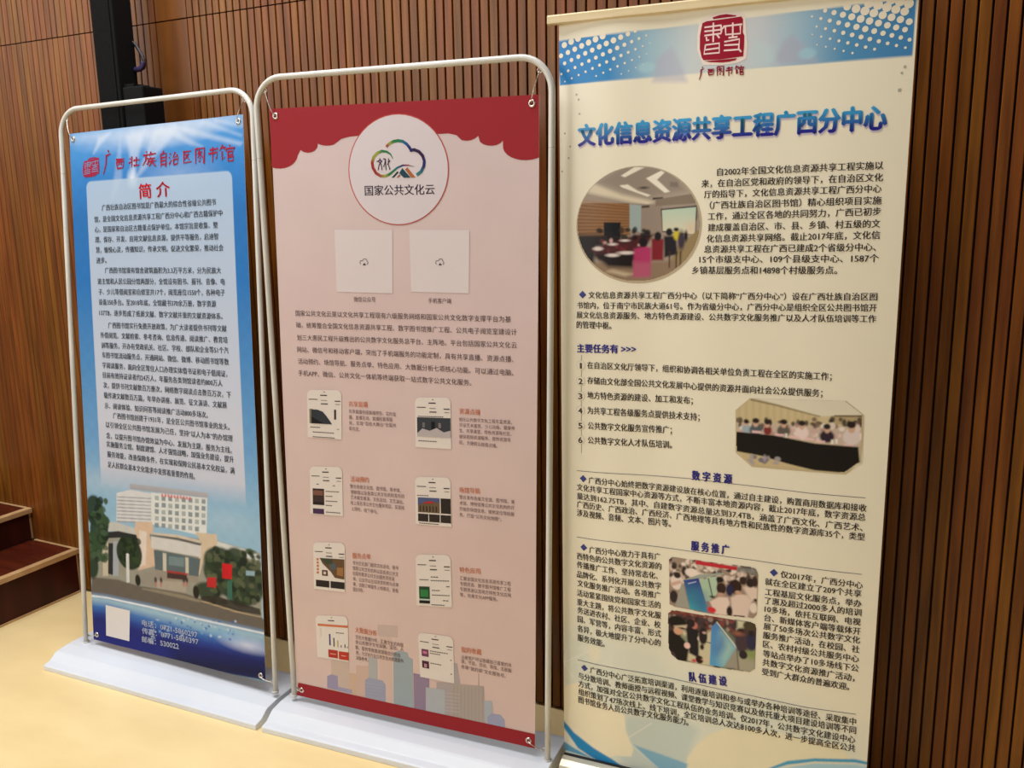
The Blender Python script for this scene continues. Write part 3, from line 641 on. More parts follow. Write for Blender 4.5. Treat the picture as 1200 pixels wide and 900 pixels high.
["e",[.02,.031,.017],.85,2,[658,1392],13.9,12.3],
["e",[.02,.031,.017],.85,2,[656,1477],9.1,8.5],
["e",[.098,.11,.06],.85,2,[589,1552],16.7,7.2],
["e",[.098,.11,.06],.85,2,[723,1435],11.9,11.6],
["e",[.012,.019,.013],.85,2,[587,1563],11.4,11.1],
["e",[.062,.09,.039],.85,2,[719,1462],8.4,8.6],
["e",[.02,.031,.017],.85,2,[712,1503],9.2,9.3],
["e",[.02,.031,.017],.85,2,[591,1560],9.5,9.1],
["e",[.062,.09,.039],.85,2,[692,1491],12.1,8.8],
["e",[.02,.031,.017],.85,2,[731,1387],9.4,10.6],
["e",[.012,.019,.013],.85,2,[652,1427],11.5,13.5],
["e",[.098,.11,.06],.85,2,[679,1424],14.3,10.4],
["e",[.02,.031,.017],.85,2,[781,1441],14.9,6.7],
["e",[.012,.019,.013],.85,2,[762,1384],10.1,6.9],
["e",[.02,.031,.017],.85,2,[692,1539],8.9,12],
["e",[.062,.09,.039],.85,2,[721,1440],16.7,7.2],
["e",[.062,.09,.039],.85,2,[759,1508],12.6,7.6],
["e",[.02,.031,.017],.85,2,[616,1429],15.4,6.5],
["e",[.098,.11,.06],.85,2,[764,1535],11.1,10.7],
["e",[.02,.031,.017],.85,2,[707,1549],14.1,8.7],
["e",[.062,.09,.039],.85,2,[577,1424],14.2,7.2],
["e",[.062,.09,.039],.85,2,[679,1470],12.1,7.8],
["e",[.098,.11,.06],.85,2,[575,1481],14.3,10.1],
["e",[.012,.019,.013],.85,2,[780,1522],8.9,12.6],
["e",[.012,.019,.013],.85,2,[571,1504],13,10.5],
["p",[.59,.59,.57],1,1.5,[[185,1464],[200,1462],[197,1557],[182,1560]],0],
["e",[.65,.64,.6],1,1,[193,1458],7.6,5.6],
["p",[.028,.022,.017],.9,2,[[592,1542],[787,1555],[791,1576],[694,1578],[532,1568],[528,1556]],0],
["p",[.39,.3,.18],.9,1,[[532,1568],[694,1579],[791,1580],[791,1585],[694,1585],[530,1573]],0],
["p",[.53,.013,.017],1,1.5,[[632,1426],[676,1425],[671,1475],[630,1477]],0],
["p",[.47,.022,.025],1,1.5,[[562,1485],[603,1479],[601,1515],[561,1517]],0],
["p",[.043,.14,.1],.9,1,[[652,1481],[673,1479],[670,1545],[649,1545]],0],
["p",[.29,.42,.48],.9,2,[[734,1436],[771,1433],[770,1449],[733,1452]],0],
["e",[.015,.019,.011],1,2,[238,1543],12.9,20.7],
["e",[.02,.017,.011],1,2,[509,1544],13.9,22.9],
["e",[.043,.025,.029],.9,2,[323,1530],6.3,11],
["e",[.39,.18,.15],.8,2,[322,1546],6.3,9.4],
["e",[.043,.025,.029],.9,2,[349,1527],6.2,10.9],
["e",[.39,.18,.15],.8,2,[348,1542],6.2,9.4],
["e",[.043,.025,.029],.9,2,[455,1511],6,10.7],
["e",[.39,.18,.15],.8,2,[454,1526],6.1,9.2],
["e",[.043,.025,.029],.9,2,[469,1509],6,10.7],
["e",[.39,.18,.15],.8,2,[468,1524],6,9.2],
["p",[.015,.019,.16],1,2,[[-11,1634],[80,1628],[296,1628],[499,1633],[691,1632],[810,1632],[811,1791],[-30,1840]],0],
["p",[.025,.063,.3],.8,14,[[-11,1634],[80,1628],[296,1628],[499,1633],[691,1632],[810,1632],[806,1721],[686,1722],[494,1726],[290,1724],[75,1701],[-16,1709]],0],
["p",[.059,.18,.48],.8,14,[[-11,1634],[80,1628],[296,1628],[499,1633],[691,1632],[810,1632],[807,1695],[688,1696],[495,1699],[292,1696],[77,1680],[-14,1687]],0],
["p",[.36,.53,.6],.8,14,[[-11,1634],[80,1628],[296,1628],[499,1633],[691,1632],[810,1632],[808,1665],[689,1666],[497,1668],[294,1664],[78,1655],[-13,1662]],0],
["p",[.008,.008,.016],.85,40,[[391,1776],[814,1732],[811,1799],[386,1855]],0],
["p",[.012,.017,.18],.5,25,[[-25,1764],[236,1741],[391,1776],[66,1838]],0],
["e",[.72,.75,.84],.8,18,[725,1686],69.1,16.4],
["e",[.18,.39,.67],.6,16,[633,1670],57,10.6],
["e",[.29,.47,.57],.6,14,[517,1668],88.1,7.7],
["e",[.5,.59,.67],.85,2,[606,1682],4.5,3.1],
["e",[.15,.34,.6],.85,2,[334,1712],6.7,4.7],
["e",[.15,.34,.6],.85,2,[600,1638],5.6,4.5],
["e",[.043,.12,.39],.85,2,[655,1650],3.2,4],
["e",[.15,.34,.6],.85,2,[614,1635],5.6,4.3],
["e",[.15,.34,.6],.85,2,[419,1655],5.9,4.9],
["e",[.5,.59,.67],.85,2,[569,1684],5.3,4.7],
["e",[.15,.34,.6],.85,2,[671,1652],3.5,4.2],
["e",[.043,.12,.39],.85,2,[480,1706],3.7,4.1],
["e",[.5,.59,.67],.85,2,[648,1649],5.9,4.2],
["e",[.043,.12,.39],.85,2,[530,1653],5,2.6],
["e",[.5,.59,.67],.85,2,[499,1643],5.3,3.3],
["e",[.043,.12,.39],.85,2,[437,1662],5.2,4.9],
["e",[.043,.12,.39],.85,2,[498,1649],3.6,4.3],
["e",[.15,.34,.6],.85,2,[652,1658],3.9,3.4],
["e",[.043,.12,.39],.85,2,[396,1708],4.8,2.9],
["e",[.5,.59,.67],.85,2,[589,1650],6.2,3],
["e",[.15,.34,.6],.85,2,[647,1663],5.8,3.6],
["e",[.15,.34,.6],.85,2,[609,1657],4.5,4.4],
["e",[.043,.12,.39],.85,2,[669,1620],5.1,3.6],
["e",[.043,.12,.39],.85,2,[606,1629],3,2.6],
["e",[.043,.12,.39],.85,2,[613,1629],4.6,3.3],
["e",[.15,.34,.6],.85,2,[382,1688],6.3,4.3],
["e",[.15,.34,.6],.85,2,[529,1683],4.7,4.5],
["e",[.043,.12,.39],.85,2,[402,1718],4.2,4.4],
["e",[.15,.34,.6],.85,2,[434,1695],4.2,3.6],
["e",[.043,.12,.39],.85,2,[583,1632],5.7,4],
["e",[.5,.59,.67],.85,2,[468,1643],3.1,4.7],
["e",[.043,.12,.39],.85,2,[563,1653],6.3,3.8],
["e",[.15,.34,.6],.85,2,[299,1684],6.7,4.3],
["e",[.5,.59,.67],.85,2,[612,1680],4.7,2.5],
["e",[.043,.12,.39],.85,2,[315,1696],3.7,4.4],
["e",[.5,.59,.67],.85,2,[412,1651],5.5,4.6],
["e",[.043,.12,.39],.85,2,[548,1663],6,4.2],
["e",[.043,.12,.39],.85,2,[508,1683],6.2,2.8],
["e",[.043,.12,.39],.85,2,[654,1681],5.8,3.6],
["e",[.15,.34,.6],.85,2,[278,1726],6.2,3],
["e",[.043,.12,.39],.85,2,[478,1673],5,3.8],
["e",[.5,.59,.67],.85,2,[296,1737],6.8,3.3],
["e",[.15,.34,.6],.85,2,[305,1740],4.2,5.5],
["e",[.043,.12,.39],.85,2,[464,1670],5.5,3.1],
["e",[.15,.34,.6],.85,2,[544,1670],3.1,2.8],
["e",[.5,.59,.67],.85,2,[282,1753],5.9,4.8],
["e",[.5,.59,.67],.85,2,[571,1649],3.2,4.5],
["e",[.5,.59,.67],.85,2,[446,1653],5.7,4.3],
["e",[.5,.59,.67],.85,2,[303,1712],3.3,4.1],
["e",[.5,.59,.67],.85,2,[350,1722],5,5.1],
["e",[.043,.12,.39],.85,2,[668,1661],5.2,2.6],
["e",[.043,.12,.39],.85,2,[343,1687],4,4.2],
["e",[.5,.59,.67],.85,2,[437,1708],6.1,4],
["e",[.043,.12,.39],.85,2,[441,1727],5,4.4],
["e",[.5,.59,.67],.85,2,[373,1701],5.8,3.2],
["e",[.5,.59,.67],.85,2,[681,1615],4.9,3.4],
["e",[.043,.12,.39],.85,2,[275,1712],3.4,4.5],
["e",[.15,.34,.6],.85,2,[315,1696],3.3,4.1],
["e",[.15,.34,.6],.85,2,[369,1704],6.5,3.3],
["e",[.15,.34,.6],.85,2,[304,1716],3.4,5.2],
["e",[.5,.59,.67],.85,2,[325,1672],6.8,2.5],
["e",[.15,.34,.6],.85,2,[590,1673],5.4,4.3],
["e",[.043,.12,.39],.85,2,[384,1672],6,4.4],
["e",[.043,.12,.39],.85,2,[607,1632],4.9,3],
["e",[.043,.12,.39],.85,2,[586,1701],5.3,4.4],
["e",[.5,.59,.67],.85,2,[311,1717],3.3,3.6],
["e",[.15,.34,.6],.85,2,[368,1721],4.4,4.6],
["e",[.5,.59,.67],.85,2,[458,1710],3.2,2.8],
["e",[.043,.12,.39],.85,2,[417,1688],4.7,3.2],
["e",[.5,.59,.67],.85,2,[526,1651],3.4,3.6],
["e",[.043,.12,.39],.85,2,[376,1711],6.7,3.7],
["e",[.5,.59,.67],.85,2,[540,1666],3.9,2.7],
["e",[.5,.59,.67],.85,2,[355,1696],6.1,4.2],
["p",[.75,.77,.81],.95,1.5,[[-11,1634],[80,1628],[296,1628],[499,1633],[691,1632],[810,1632],[810,1638],[691,1638],[499,1639],[296,1635],[80,1634],[-11,1641]],0],
["n",.05,60],
["pa",[.43,.54,.66],[.61,.59,.66],[[75.7,1238.9],[75.7,187],[77.4,178.5],[82.4,171.2],[89.7,166.5],[97.7,165],[723.2,165],[731.8,166.8],[739,171.7],[743.7,179.1],[745.2,187],[745.2,1238.9]],165,1165,[[165.0278441975783,.78],[988.842336603059,.93],[1150.011854298141,.8],[1229.9710256224375,0]]]]}]},"2":{"q":[[-1.7229,1.9901,1.8684],[-0.922,2.0382,1.8552],[-1.7735,1.9901,.0724],[-0.9581,2.039,.0794]],"wh":[800,1786.4556702503864],"text":[["logo_text","国家公共文化云",[302.9,223.2],[512.1,221.7],28.9,[.04,.028,.057],.012,0,0,0,4],
["caption_text","微信公众号",[254,518.2],[323.9,516.6],15.5,[.096,.049,.05],.006,0,0,0,3],
["caption_text#2","手机客户端",[486.7,514.3],[555.3,513.2],14.9,[.096,.049,.05],.006,0,0,0,3],
["introduction_text","国家公共文化云是以文化共享工程现有六级服务网络和国家公共文化数字支撑平台为基",[57.1,564.3],[726.1,555.5],17.9,[.089,.052,.054],.006,0,0,0,3],
["introduction_text","础，统筹整合全国文化信息资源共享工程、数字图书馆推广工程、公共电子阅览室建设计",[57.6,598.2],[742.9,588.4],17.9,[.089,.052,.054],.006,0,0,0,3],
["introduction_text","划三大惠民工程升级推出的公共数字文化服务总平台、主阵地。平台包括国家公共文化云",[58.7,634.8],[742.9,622.7],18,[.089,.052,.054],.006,0,0,0,3],
["introduction_text","网站、微信号和移动客户端，突出了手机端服务的功能定制，具有共享直播、资源点播、",[57.7,669.8],[734.1,660.5],18.2,[.089,.052,.054],.006,0,0,0,3],
["introduction_text","活动预约、场馆导航、服务点单、特色应用、大数据分析七项核心功能。可以通过电脑、",[58.9,704.3],[734.2,696.5],18.3,[.089,.052,.054],.006,0,0,0,3],
["introduction_text","手机APP、微信、公共文化一体机等终端获取一站式数字公共文化服务。",[57.9,739.1],[612.7,731.6],18.6,[.089,.052,.054],.006,0,0,0,3],
["orange_heading_text#共享直播","共享直播",[224.5,819.7],[287.6,817.4],18,[.64,.23,.12],.012,0,0,0,3],
["feature_text#共享直播","共享直播包括直播预告、实时直",[224.5,841.4],[378.1,838.8],13,[.17,.1,.095],.004,0,0,0,3],
["feature_text#共享直播","播、直播互动、直播回看等服",[224.4,859.1],[367.2,855.1],13.1,[.17,.1,.095],.004,0,0,0,3],
["feature_text#共享直播","务，实现“百姓大舞台”全国共",[223.8,876.1],[378.6,870.8],13.1,[.17,.1,.095],.004,0,0,0,3],
["feature_text#共享直播","享共赏。",[223.2,892.5],[259.4,893],13.3,[.17,.1,.095],.004,0,0,0,3],
["orange_heading_text#资源点播","资源点播",[576.2,812.5],[638.7,811.2],17.1,[.64,.23,.12],.012,0,0,0,3],
["feature_text#资源点播","依托公共数字文化工程丰富资源，",[575.1,835.8],[730,831.2],12.4,[.17,.1,.095],.004,0,0,0,3],
["feature_text#资源点播","开设艺术鉴赏、少儿动画、健康养",[575.8,851.7],[738.5,846.9],12.4,[.17,.1,.095],.004,0,0,0,3],
["feature_text#资源点播","生、共享课堂、特色资源等栏目，",[575.7,867.2],[728.7,863.4],12.5,[.17,.1,.095],.004,0,0,0,3],
["feature_text#资源点播","提供视频资源服务，提供资源导",[575.5,884.1],[726.7,880.2],12.5,[.17,.1,.095],.004,0,0,0,3],
["feature_text#资源点播","航，方便群众按需点播。",[575.3,900.5],[688.6,900.3],12.6,[.17,.1,.095],.004,0,0,0,3],
["orange_heading_text#活动预约","活动预约",[224.4,1044.4],[285.7,1040.5],18.7,[.64,.23,.12],.012,0,0,0,3],
["feature_text#活动预约","整合各级文化馆、图书馆、美术馆、",[222.1,1066.4],[389.9,1061],13.5,[.17,.1,.095],.004,0,0,0,3],
["feature_text#活动预约","博物馆以及各类公共文化机构发布的",[223.5,1083.9],[401,1077],13.6,[.17,.1,.095],.004,0,0,0,3],
["feature_text#活动预约","艺术展览展演、文化活动、文艺演出、",[223,1099.8],[399.1,1094.6],13.6,[.17,.1,.095],.004,0,0,0,3],
["feature_text#活动预约","线上报名等公共文化服务项目，实现线",[222.3,1116.9],[400.2,1111.8],13.6,[.17,.1,.095],.004,0,0,0,3],
["feature_text#活动预约","上预约、线下参与。",[224.1,1134.5],[313.8,1134.5],13.8,[.17,.1,.095],.004,0,0,0,3],
["orange_heading_text#场馆导航","场馆导航",[574,1037.6],[637.5,1033.3],17.7,[.64,.23,.12],.012,0,0,0,3],
["feature_text#场馆导航","整合发布各级文化馆、图书馆、美",[574.7,1057.9],[738.5,1052.9],12.8,[.17,.1,.095],.004,0,0,0,3],
["feature_text#场馆导航","术馆、博物馆等公共文化机构的开",[574.5,1075.3],[737.6,1070],12.9,[.17,.1,.095],.004,0,0,0,3],
["feature_text#场馆导航","开放的场馆信息，提供定位导航服",[574.3,1092.3],[737.7,1088.5],12.9,[.17,.1,.095],.004,0,0,0,3],
["feature_text#场馆导航","务，打造“公共文化地图”。",[574.2,1109.6],[700,1107.6],13,[.17,.1,.095],.004,0,0,0,3],
["orange_heading_text#服务点单","服务点单",[224.8,1280.7],[286.6,1275.4],19.4,[.64,.23,.12],.012,0,0,0,3],
["feature_text#服务点单","专为文化部门提供文化活动、图书",[224.6,1303.8],[378.4,1297.7],14.1,[.17,.1,.095],.004,0,0,0,3],
["feature_text#服务点单","馆等公共文化机构以及各类公共文",[224,1320.1],[377.9,1317.2],14.1,[.17,.1,.095],.004,0,0,0,3],
["feature_text#服务点单","化服务需求公共文化服务项目清",[223.4,1336.6],[364.8,1334.5],14.2,[.17,.1,.095],.004,0,0,0,3],
["feature_text#服务点单","单，公众可以在线浏览机构与点单",[224.3,1354.2],[378,1350.6],14.2,[.17,.1,.095],.004,0,0,0,3],
["feature_text#服务点单","单，自助订单服务上线情况，查看",[223.7,1370.7],[376.7,1369.1],14.2,[.17,.1,.095],.004,0,0,0,3],
["feature_text#服务点单","服务评价。",[223.1,1388.6],[259.9,1386.1],14.4,[.17,.1,.095],.004,0,0,0,3],
["orange_heading_text#特色应用","特色应用",[573.1,1274.4],[636.3,1269.4],18.5,[.64,.23,.12],.012,0,0,0,3],
["feature_text#特色应用","汇聚全国文化信息资源共享工程",[573.8,1299.4],[727.3,1293.4],13.4,[.17,.1,.095],.004,0,0,0,3],
["feature_text#特色应用","专题资源、数字图书馆推广工程",[573.7,1316],[727.3,1311.1],13.4,[.17,.1,.095],.004,0,0,0,3],
["feature_text#特色应用","专题资源以及地方特色文化应用",[573.5,1332.8],[727.3,1328.1],13.5,[.17,.1,.095],.004,0,0,0,3],
["feature_text#特色应用","等，完善文化APP服务。",[573.3,1350.1],[687.9,1346.5],13.5,[.17,.1,.095],.004,0,0,0,3],
["orange_heading_text#大数据分析","大数据分析",[226.2,1518.3],[301.4,1517.5],20.1,[.64,.23,.12],.012,0,0,0,3],
["feature_text#大数据分析","文化大数据分析，汇聚文化机构服",[226,1542],[389.8,1540.2],14.6,[.17,.1,.095],.004,0,0,0,3],
["feature_text#大数据分析","务公共数字文化设施、活动、人",[225.4,1559.6],[389.6,1552.7],14.6,[.17,.1,.095],.004,0,0,0,3],
["feature_text#大数据分析","群、服务等数据资源融合分析应",[224.8,1577.2],[379.4,1574.8],14.7,[.17,.1,.095],.004,0,0,0,3],
["feature_text#大数据分析","用，为文化行业公共文化大数据服务",[225.9,1594.5],[388.7,1591.8],14.7,[.17,.1,.095],.004,0,0,0,3],
["feature_text#大数据分析","决策参考。",[224.6,1612.3],[268.9,1610.8],14.9,[.17,.1,.095],.004,0,0,0,3],
["orange_heading_text#我的收藏","我的收藏",[574.8,1520.1],[637.9,1517.6],19.2,[.64,.23,.12],.012,0,0,0,3],
["feature_text#我的收藏","注册用户可以收藏自己喜爱的资",[574.5,1543.6],[728.7,1541.4],13.9,[.17,.1,.095],.004,0,0,0,3],
["feature_text#我的收藏","源、节目、活动、场馆、志愿服",[574.4,1557.7],[728.7,1557.9],14,[.17,.1,.095],.004,0,0,0,3],
["feature_text#我的收藏","务等“我的家”文化服务号。",[574.2,1574.7],[711.6,1577.9],14,[.17,.1,.095],.004,0,0,0,3]],"vec":[["red_scalloped_border",[[-1.1,-0.7],[-2.3,156.1],[12.2,159.3],[27.1,160.2],[41.9,159],[55.8,155.7],[67.9,150.4],[77.6,143.6],[84.4,135.5],[87.9,126.7],[98.4,111.7],[109,117.5],[122.3,120],[135.8,118.7],[147.3,113.9],[154.7,106.4],[156.8,97.5],[152.9,94.6],[161.9,98.7],[172.9,101.6],[184.9,102.9],[197.1,102.7],[208.5,100.8],[233.3,86.5],[258.4,81.8],[283.1,80.5],[530.9,83.2],[553.5,82.6],[575.8,87.9],[589.9,100.5],[603.1,102.4],[616.2,101.3],[627.7,97.4],[636.2,91.2],[640.8,106.1],[649.3,111.9],[660.9,115.6],[673.9,116.7],[686.4,115.1],[696.7,111],[703.3,105],[703.8,124.1],[707.6,132.1],[714.8,139.4],[724.8,145.6],[737.2,150.3],[751,153.2],[765.5,154.3],[779.8,153.3],[793.1,150.5],[800.3,148.1],[799.2,-1.2]],[.32,.019,.028],1,0],
["red_bottom_band",[[7.7,1741.9],[800,1741.1],[800,1786.5],[-0,1787.1]],[.3,.017,.023],3,0],
["logo_disc",[[553.8,172.5],[552.4,190.9],[548.5,208.9],[542.2,226.3],[533.6,242.9],[522.8,258.4],[509.9,272.4],[495.3,284.8],[479,295.3],[461.4,303.7],[442.7,309.8],[423.3,313.6],[403.4,314.9],[383.5,313.7],[363.9,309.9],[344.9,303.7],[326.9,295.2],[310.3,284.3],[295.2,271.5],[282.2,256.9],[271.2,240.7],[262.7,223.2],[256.7,204.9],[253.4,185.9],[252.7,166.7],[254.8,147.7],[259.5,129.1],[266.8,111.3],[276.4,94.6],[288.3,79.3],[302.1,65.7],[317.7,53.9],[334.6,44.2],[352.7,36.7],[371.6,31.5],[391,28.7],[410.4,28.3],[429.8,30.3],[448.6,34.6],[466.6,41.1],[483.5,49.8],[499.1,60.4],[513.1,72.9],[525.3,86.9],[535.5,102.3],[543.6,118.9],[549.4,136.3],[552.8,154.2]],[.51,.098,.084],2,0],
["logo_disc",[[550.8,172.5],[549.4,190.5],[545.6,208.1],[539.4,225.3],[530.9,241.6],[520.4,256.7],[507.8,270.5],[493.4,282.6],[477.5,292.9],[460.2,301.1],[441.9,307.1],[422.9,310.8],[403.5,312.1],[384,310.9],[364.8,307.2],[346.2,301.1],[328.6,292.7],[312.3,282.1],[297.6,269.5],[284.8,255.2],[274.2,239.3],[265.8,222.2],[260,204.2],[256.7,185.6],[256.1,166.8],[258.1,148.1],[262.7,129.9],[269.8,112.4],[279.2,96],[290.8,81],[304.4,67.7],[319.6,56.1],[336.2,46.6],[353.9,39.2],[372.4,34.1],[391.3,31.3],[410.4,30.9],[429.3,32.8],[447.7,37.1],[465.4,43.5],[482,52],[497.2,62.4],[511,74.6],[522.9,88.4],[532.9,103.6],[540.8,119.8],[546.5,136.9],[549.8,154.5]],[.66,.59,.63],3,0],
["cloud_logo",[[375,114.3],[379.5,110.1],[374.6,104],[369.7,108.5]],[.32,.086,.054],4,[[.32,.086,.054],[.32,.086,.054],[.32,.086,.054],[.32,.086,.054]]],
["cloud_logo",[[379.5,110.1],[384.7,106.5],[381.1,99.5],[374.6,104]],[.32,.086,.054],4,[[.32,.086,.054],[.32,.33,.054],[.32,.33,.054],[.32,.086,.054]]],
["cloud_logo",[[384.7,106.5],[395.4,101.7],[393.5,94.1],[381.1,99.5]],[.32,.33,.054],4,[[.32,.33,.054],[.022,.18,.054],[.022,.18,.054],[.32,.33,.054]]],
["cloud_logo",[[395.4,101.7],[408,100.3],[408.3,92.5],[393.5,94.1]],[.022,.18,.054],4,[[.022,.18,.054],[.022,.18,.054],[.022,.18,.054],[.022,.18,.054]]],
["cloud_logo",[[408,100.3],[420.3,102.4],[423,95],[408.3,92.5]],[.022,.18,.054],4,[[.022,.18,.054],[.022,.15,.2],[.022,.15,.2],[.022,.18,.054]]],
["cloud_logo",[[420.3,102.4],[430.3,108.4],[435.3,102.4],[423,95]],[.022,.15,.2],4,[[.022,.15,.2],[.022,.086,.27],[.022,.086,.27],[.022,.15,.2]]],
["cloud_logo",[[430.3,108.4],[438.5,117.6],[444.8,112.9],[435.3,102.4]],[.022,.086,.27],4,[[.022,.086,.27],[.022,.023,.14],[.022,.023,.14],[.022,.086,.27]]],
["cloud_logo",[[438.5,117.6],[443,125.6],[449.8,121.7],[444.8,112.9]],[.022,.023,.14],4,[[.022,.023,.14],[.022,.023,.14],[.022,.023,.14],[.022,.023,.14]]],
["cloud_logo",[[443.7,126.2],[454.4,125],[455.5,116.6],[442.8,117.8]],[.022,.023,.14],5,[[.022,.023,.14],[.034,.014,.054],[.034,.014,.054],[.022,.023,.14]]],
["cloud_logo",[[454.4,125],[466,129.1],[470.5,122],[455.5,116.6]],[.034,.014,.054],5,[[.034,.014,.054],[.034,.014,.054],[.034,.014,.054],[.034,.014,.054]]],
["cloud_logo",[[466,129.1],[475.6,138.6],[482.8,134.1],[470.5,122]],[.034,.014,.054],5,[[.034,.014,.054],[.034,.014,.054],[.034,.014,.054],[.034,.014,.054]]],
["cloud_logo",[[475.6,138.6],[479.7,150.3],[488,149.5],[482.8,134.1]],[.034,.014,.054],5,[[.034,.014,.054],[.022,.023,.14],[.022,.023,.14],[.034,.014,.054]]],
["cloud_logo",[[479.7,150.3],[478.1,161.9],[486,164.8],[488,149.5]],[.022,.023,.14],5,[[.022,.023,.14],[.022,.023,.14],[.022,.023,.14],[.022,.023,.14]]],
["cloud_logo",[[478.1,161.9],[471,173.7],[477,179.6],[486,164.8]],[.022,.023,.14],5,[[.022,.023,.14],[.022,.15,.2],[.022,.15,.2],[.022,.023,.14]]],
["cloud_logo",[[471,173.7],[458.5,181.6],[463.1,188.7],[477,179.6]],[.022,.15,.2],5,[[.022,.15,.2],[.048,.2,.19],[.048,.2,.19],[.022,.15,.2]]],
["cloud_logo",[[392.2,141.5],[385.9,128.8],[383.1,131.5],[390.7,142.4]],[.022,.18,.054],4,[[.022,.18,.054],[.022,.18,.054],[.022,.18,.054],[.022,.18,.054]]],
["cloud_logo",[[385.9,128.8],[374.1,121],[372.2,126.3],[383.1,131.5]],[.022,.18,.054],4,[[.022,.18,.054],[.022,.18,.054],[.022,.18,.054],[.022,.18,.054]]],
["cloud_logo",[[374.1,121],[359,118.3],[359.7,125.2],[372.2,126.3]],[.022,.18,.054],4,[[.022,.18,.054],[.022,.18,.054],[.022,.18,.054],[.022,.18,.054]]],
["cloud_logo",[[359,118.3],[342.1,123.3],[346.2,130.3],[359.7,125.2]],[.022,.18,.054],4,[[.022,.18,.054],[.32,.33,.054],[.32,.33,.054],[.022,.18,.054]]],
["cloud_logo",[[342.1,123.3],[329.8,134.3],[336.9,139.1],[346.2,130.3]],[.32,.33,.054],4,[[.32,.33,.054],[.32,.33,.054],[.32,.33,.054],[.32,.33,.054]]],
["cloud_logo",[[329.8,134.3],[324,149.8],[332.5,150.8],[336.9,139.1]],[.32,.33,.054],4,[[.32,.33,.054],[.32,.028,.025],[.32,.028,.025],[.32,.33,.054]]],
["cloud_logo",[[324,149.8],[326.2,165.7],[334.2,162.6],[332.5,150.8]],[.32,.028,.025],4,[[.32,.028,.025],[.32,.028,.025],[.32,.028,.025],[.32,.028,.025]]],
["cloud_logo",[[326.2,165.7],[336.2,181.1],[342,175.1],[334.2,162.6]],[.32,.028,.025],4,[[.32,.028,.025],[.32,.028,.025],[.32,.028,.025],[.32,.028,.025]]],
["cloud_logo",[[336.2,181.1],[351.7,189.6],[354,182.1],[342,175.1]],[.32,.028,.025],4,[[.32,.028,.025],[.32,.086,.054],[.32,.086,.054],[.32,.028,.025]]],
["cloud_logo",[[351.7,189.6],[367.2,190.2],[366.3,182.8],[354,182.1]],[.32,.086,.054],4,[[.32,.086,.054],[.32,.33,.054],[.32,.33,.054],[.32,.086,.054]]],
["cloud_logo",[[367.2,190.2],[380,185.9],[376.9,179.6],[366.3,182.8]],[.32,.33,.054],4,[[.32,.33,.054],[.022,.18,.054],[.022,.18,.054],[.32,.33,.054]]],
["cloud_logo",[[380,185.9],[391.9,177.6],[388.4,172.6],[376.9,179.6]],[.022,.18,.054],4,[[.022,.18,.054],[.022,.18,.054],[.022,.18,.054],[.022,.18,.054]]],
["cloud_logo",[[391.9,177.6],[405.4,167.6],[403,162.9],[388.4,172.6]],[.022,.18,.054],4,[[.022,.18,.054],[.022,.15,.2],[.022,.15,.2],[.022,.18,.054]]],
["cloud_logo",[[405.4,167.6],[420.6,161.7],[419.9,157.4],[403,162.9]],[.022,.15,.2],4,[[.022,.15,.2],[.022,.023,.14],[.022,.023,.14],[.022,.15,.2]]],
["cloud_logo",[[420.6,161.7],[435.9,161],[436.3,157.9],[419.9,157.4]],[.022,.023,.14],4,[[.022,.023,.14],[.32,.028,.025],[.32,.028,.025],[.022,.023,.14]]],
["cloud_logo",[[435.9,161],[453.9,164.3],[454.2,163.1],[436.3,157.9]],[.32,.028,.025],4,[[.32,.028,.025],[.022,.15,.2],[.022,.15,.2],[.32,.028,.025]]],
["cloud_logo",[[386.3,190.7],[403.9,174.4],[408.4,177.4],[393.2,190.8]],[.018,.041,.038],4,0],
["cloud_logo",[[401.2,191],[409.5,182.3],[413.3,185.3],[407,191]],[.32,.11,.054],4,0],
["cloud_logo",[[409.5,179.4],[419,166.5],[443.3,191.6],[422.9,191.3]],[.014,.057,.084],5,0],
["cloud_logo",[[426.8,170],[433.7,164.8],[457.3,191.3],[444.5,191.7]],[.4,.13,.038],4,0],
["cloud_logo",[[349.6,140.8],[353,145.8],[355.2,144.3],[351.8,139.3]],[.034,.014,.054],5,0],
["cloud_logo",[[342.8,149.9],[351.8,146.3],[359.3,149.3],[360.2,146.9],[351.7,143.6],[341.9,147.4]],[.034,.014,.054],5,0],
["cloud_logo",[[355.8,147.2],[348.5,156.1],[344.7,170],[347.1,170.7],[350.6,157.2],[357.7,148.8]],[.034,.014,.054],5,0],
["cloud_logo",[[347.3,148.7],[355.4,157.3],[356.3,170.7],[358.7,170.5],[357.6,156.4],[349.1,147]],[.034,.014,.054],5,0],
["cloud_logo",[[362,142.7],[370,144.4],[370.6,141.7],[362.6,139.9]],[.034,.014,.054],5,0],
["cloud_logo",[[368.7,142.1],[364.2,156.6],[361.7,162.4],[363.9,163.3],[366.4,157.4],[371,142.8]],[.034,.014,.054],5,0],
["cloud_logo",[[367.8,147.4],[368.8,170.9],[371.2,170.8],[370.2,147.3]],[.034,.014,.054],5,0],
["cloud_logo",[[377.2,140.6],[375.7,155.5],[381.1,170.5],[383.4,169.7],[378.1,155.1],[379.6,140.8]],[.034,.014,.054],5,0],
["cloud_logo",[[381.9,145],[373.6,156.5],[375.5,157.9],[383.9,146.4]],[.034,.014,.054],5,0],
["blank_white_square#250",[[200.4,327.5],[383.8,327.4],[378,497.9],[199,499]],[.69,.61,.63],2,0],
["blank_white_square#250",[[282.7,419.7],[279,416.8],[281.5,411.7],[288.3,411.6],[292.5,406.4],[298.5,406.8],[301.4,412.3],[304.5,416.3],[300.5,420.6],[301.7,421.7],[306.2,416.5],[302.8,411.4],[299.4,405.4],[291.8,404.9],[287.6,410.2],[280.7,410.3],[277.4,417],[281.6,420.9]],[.064,.076,.073],4,0],
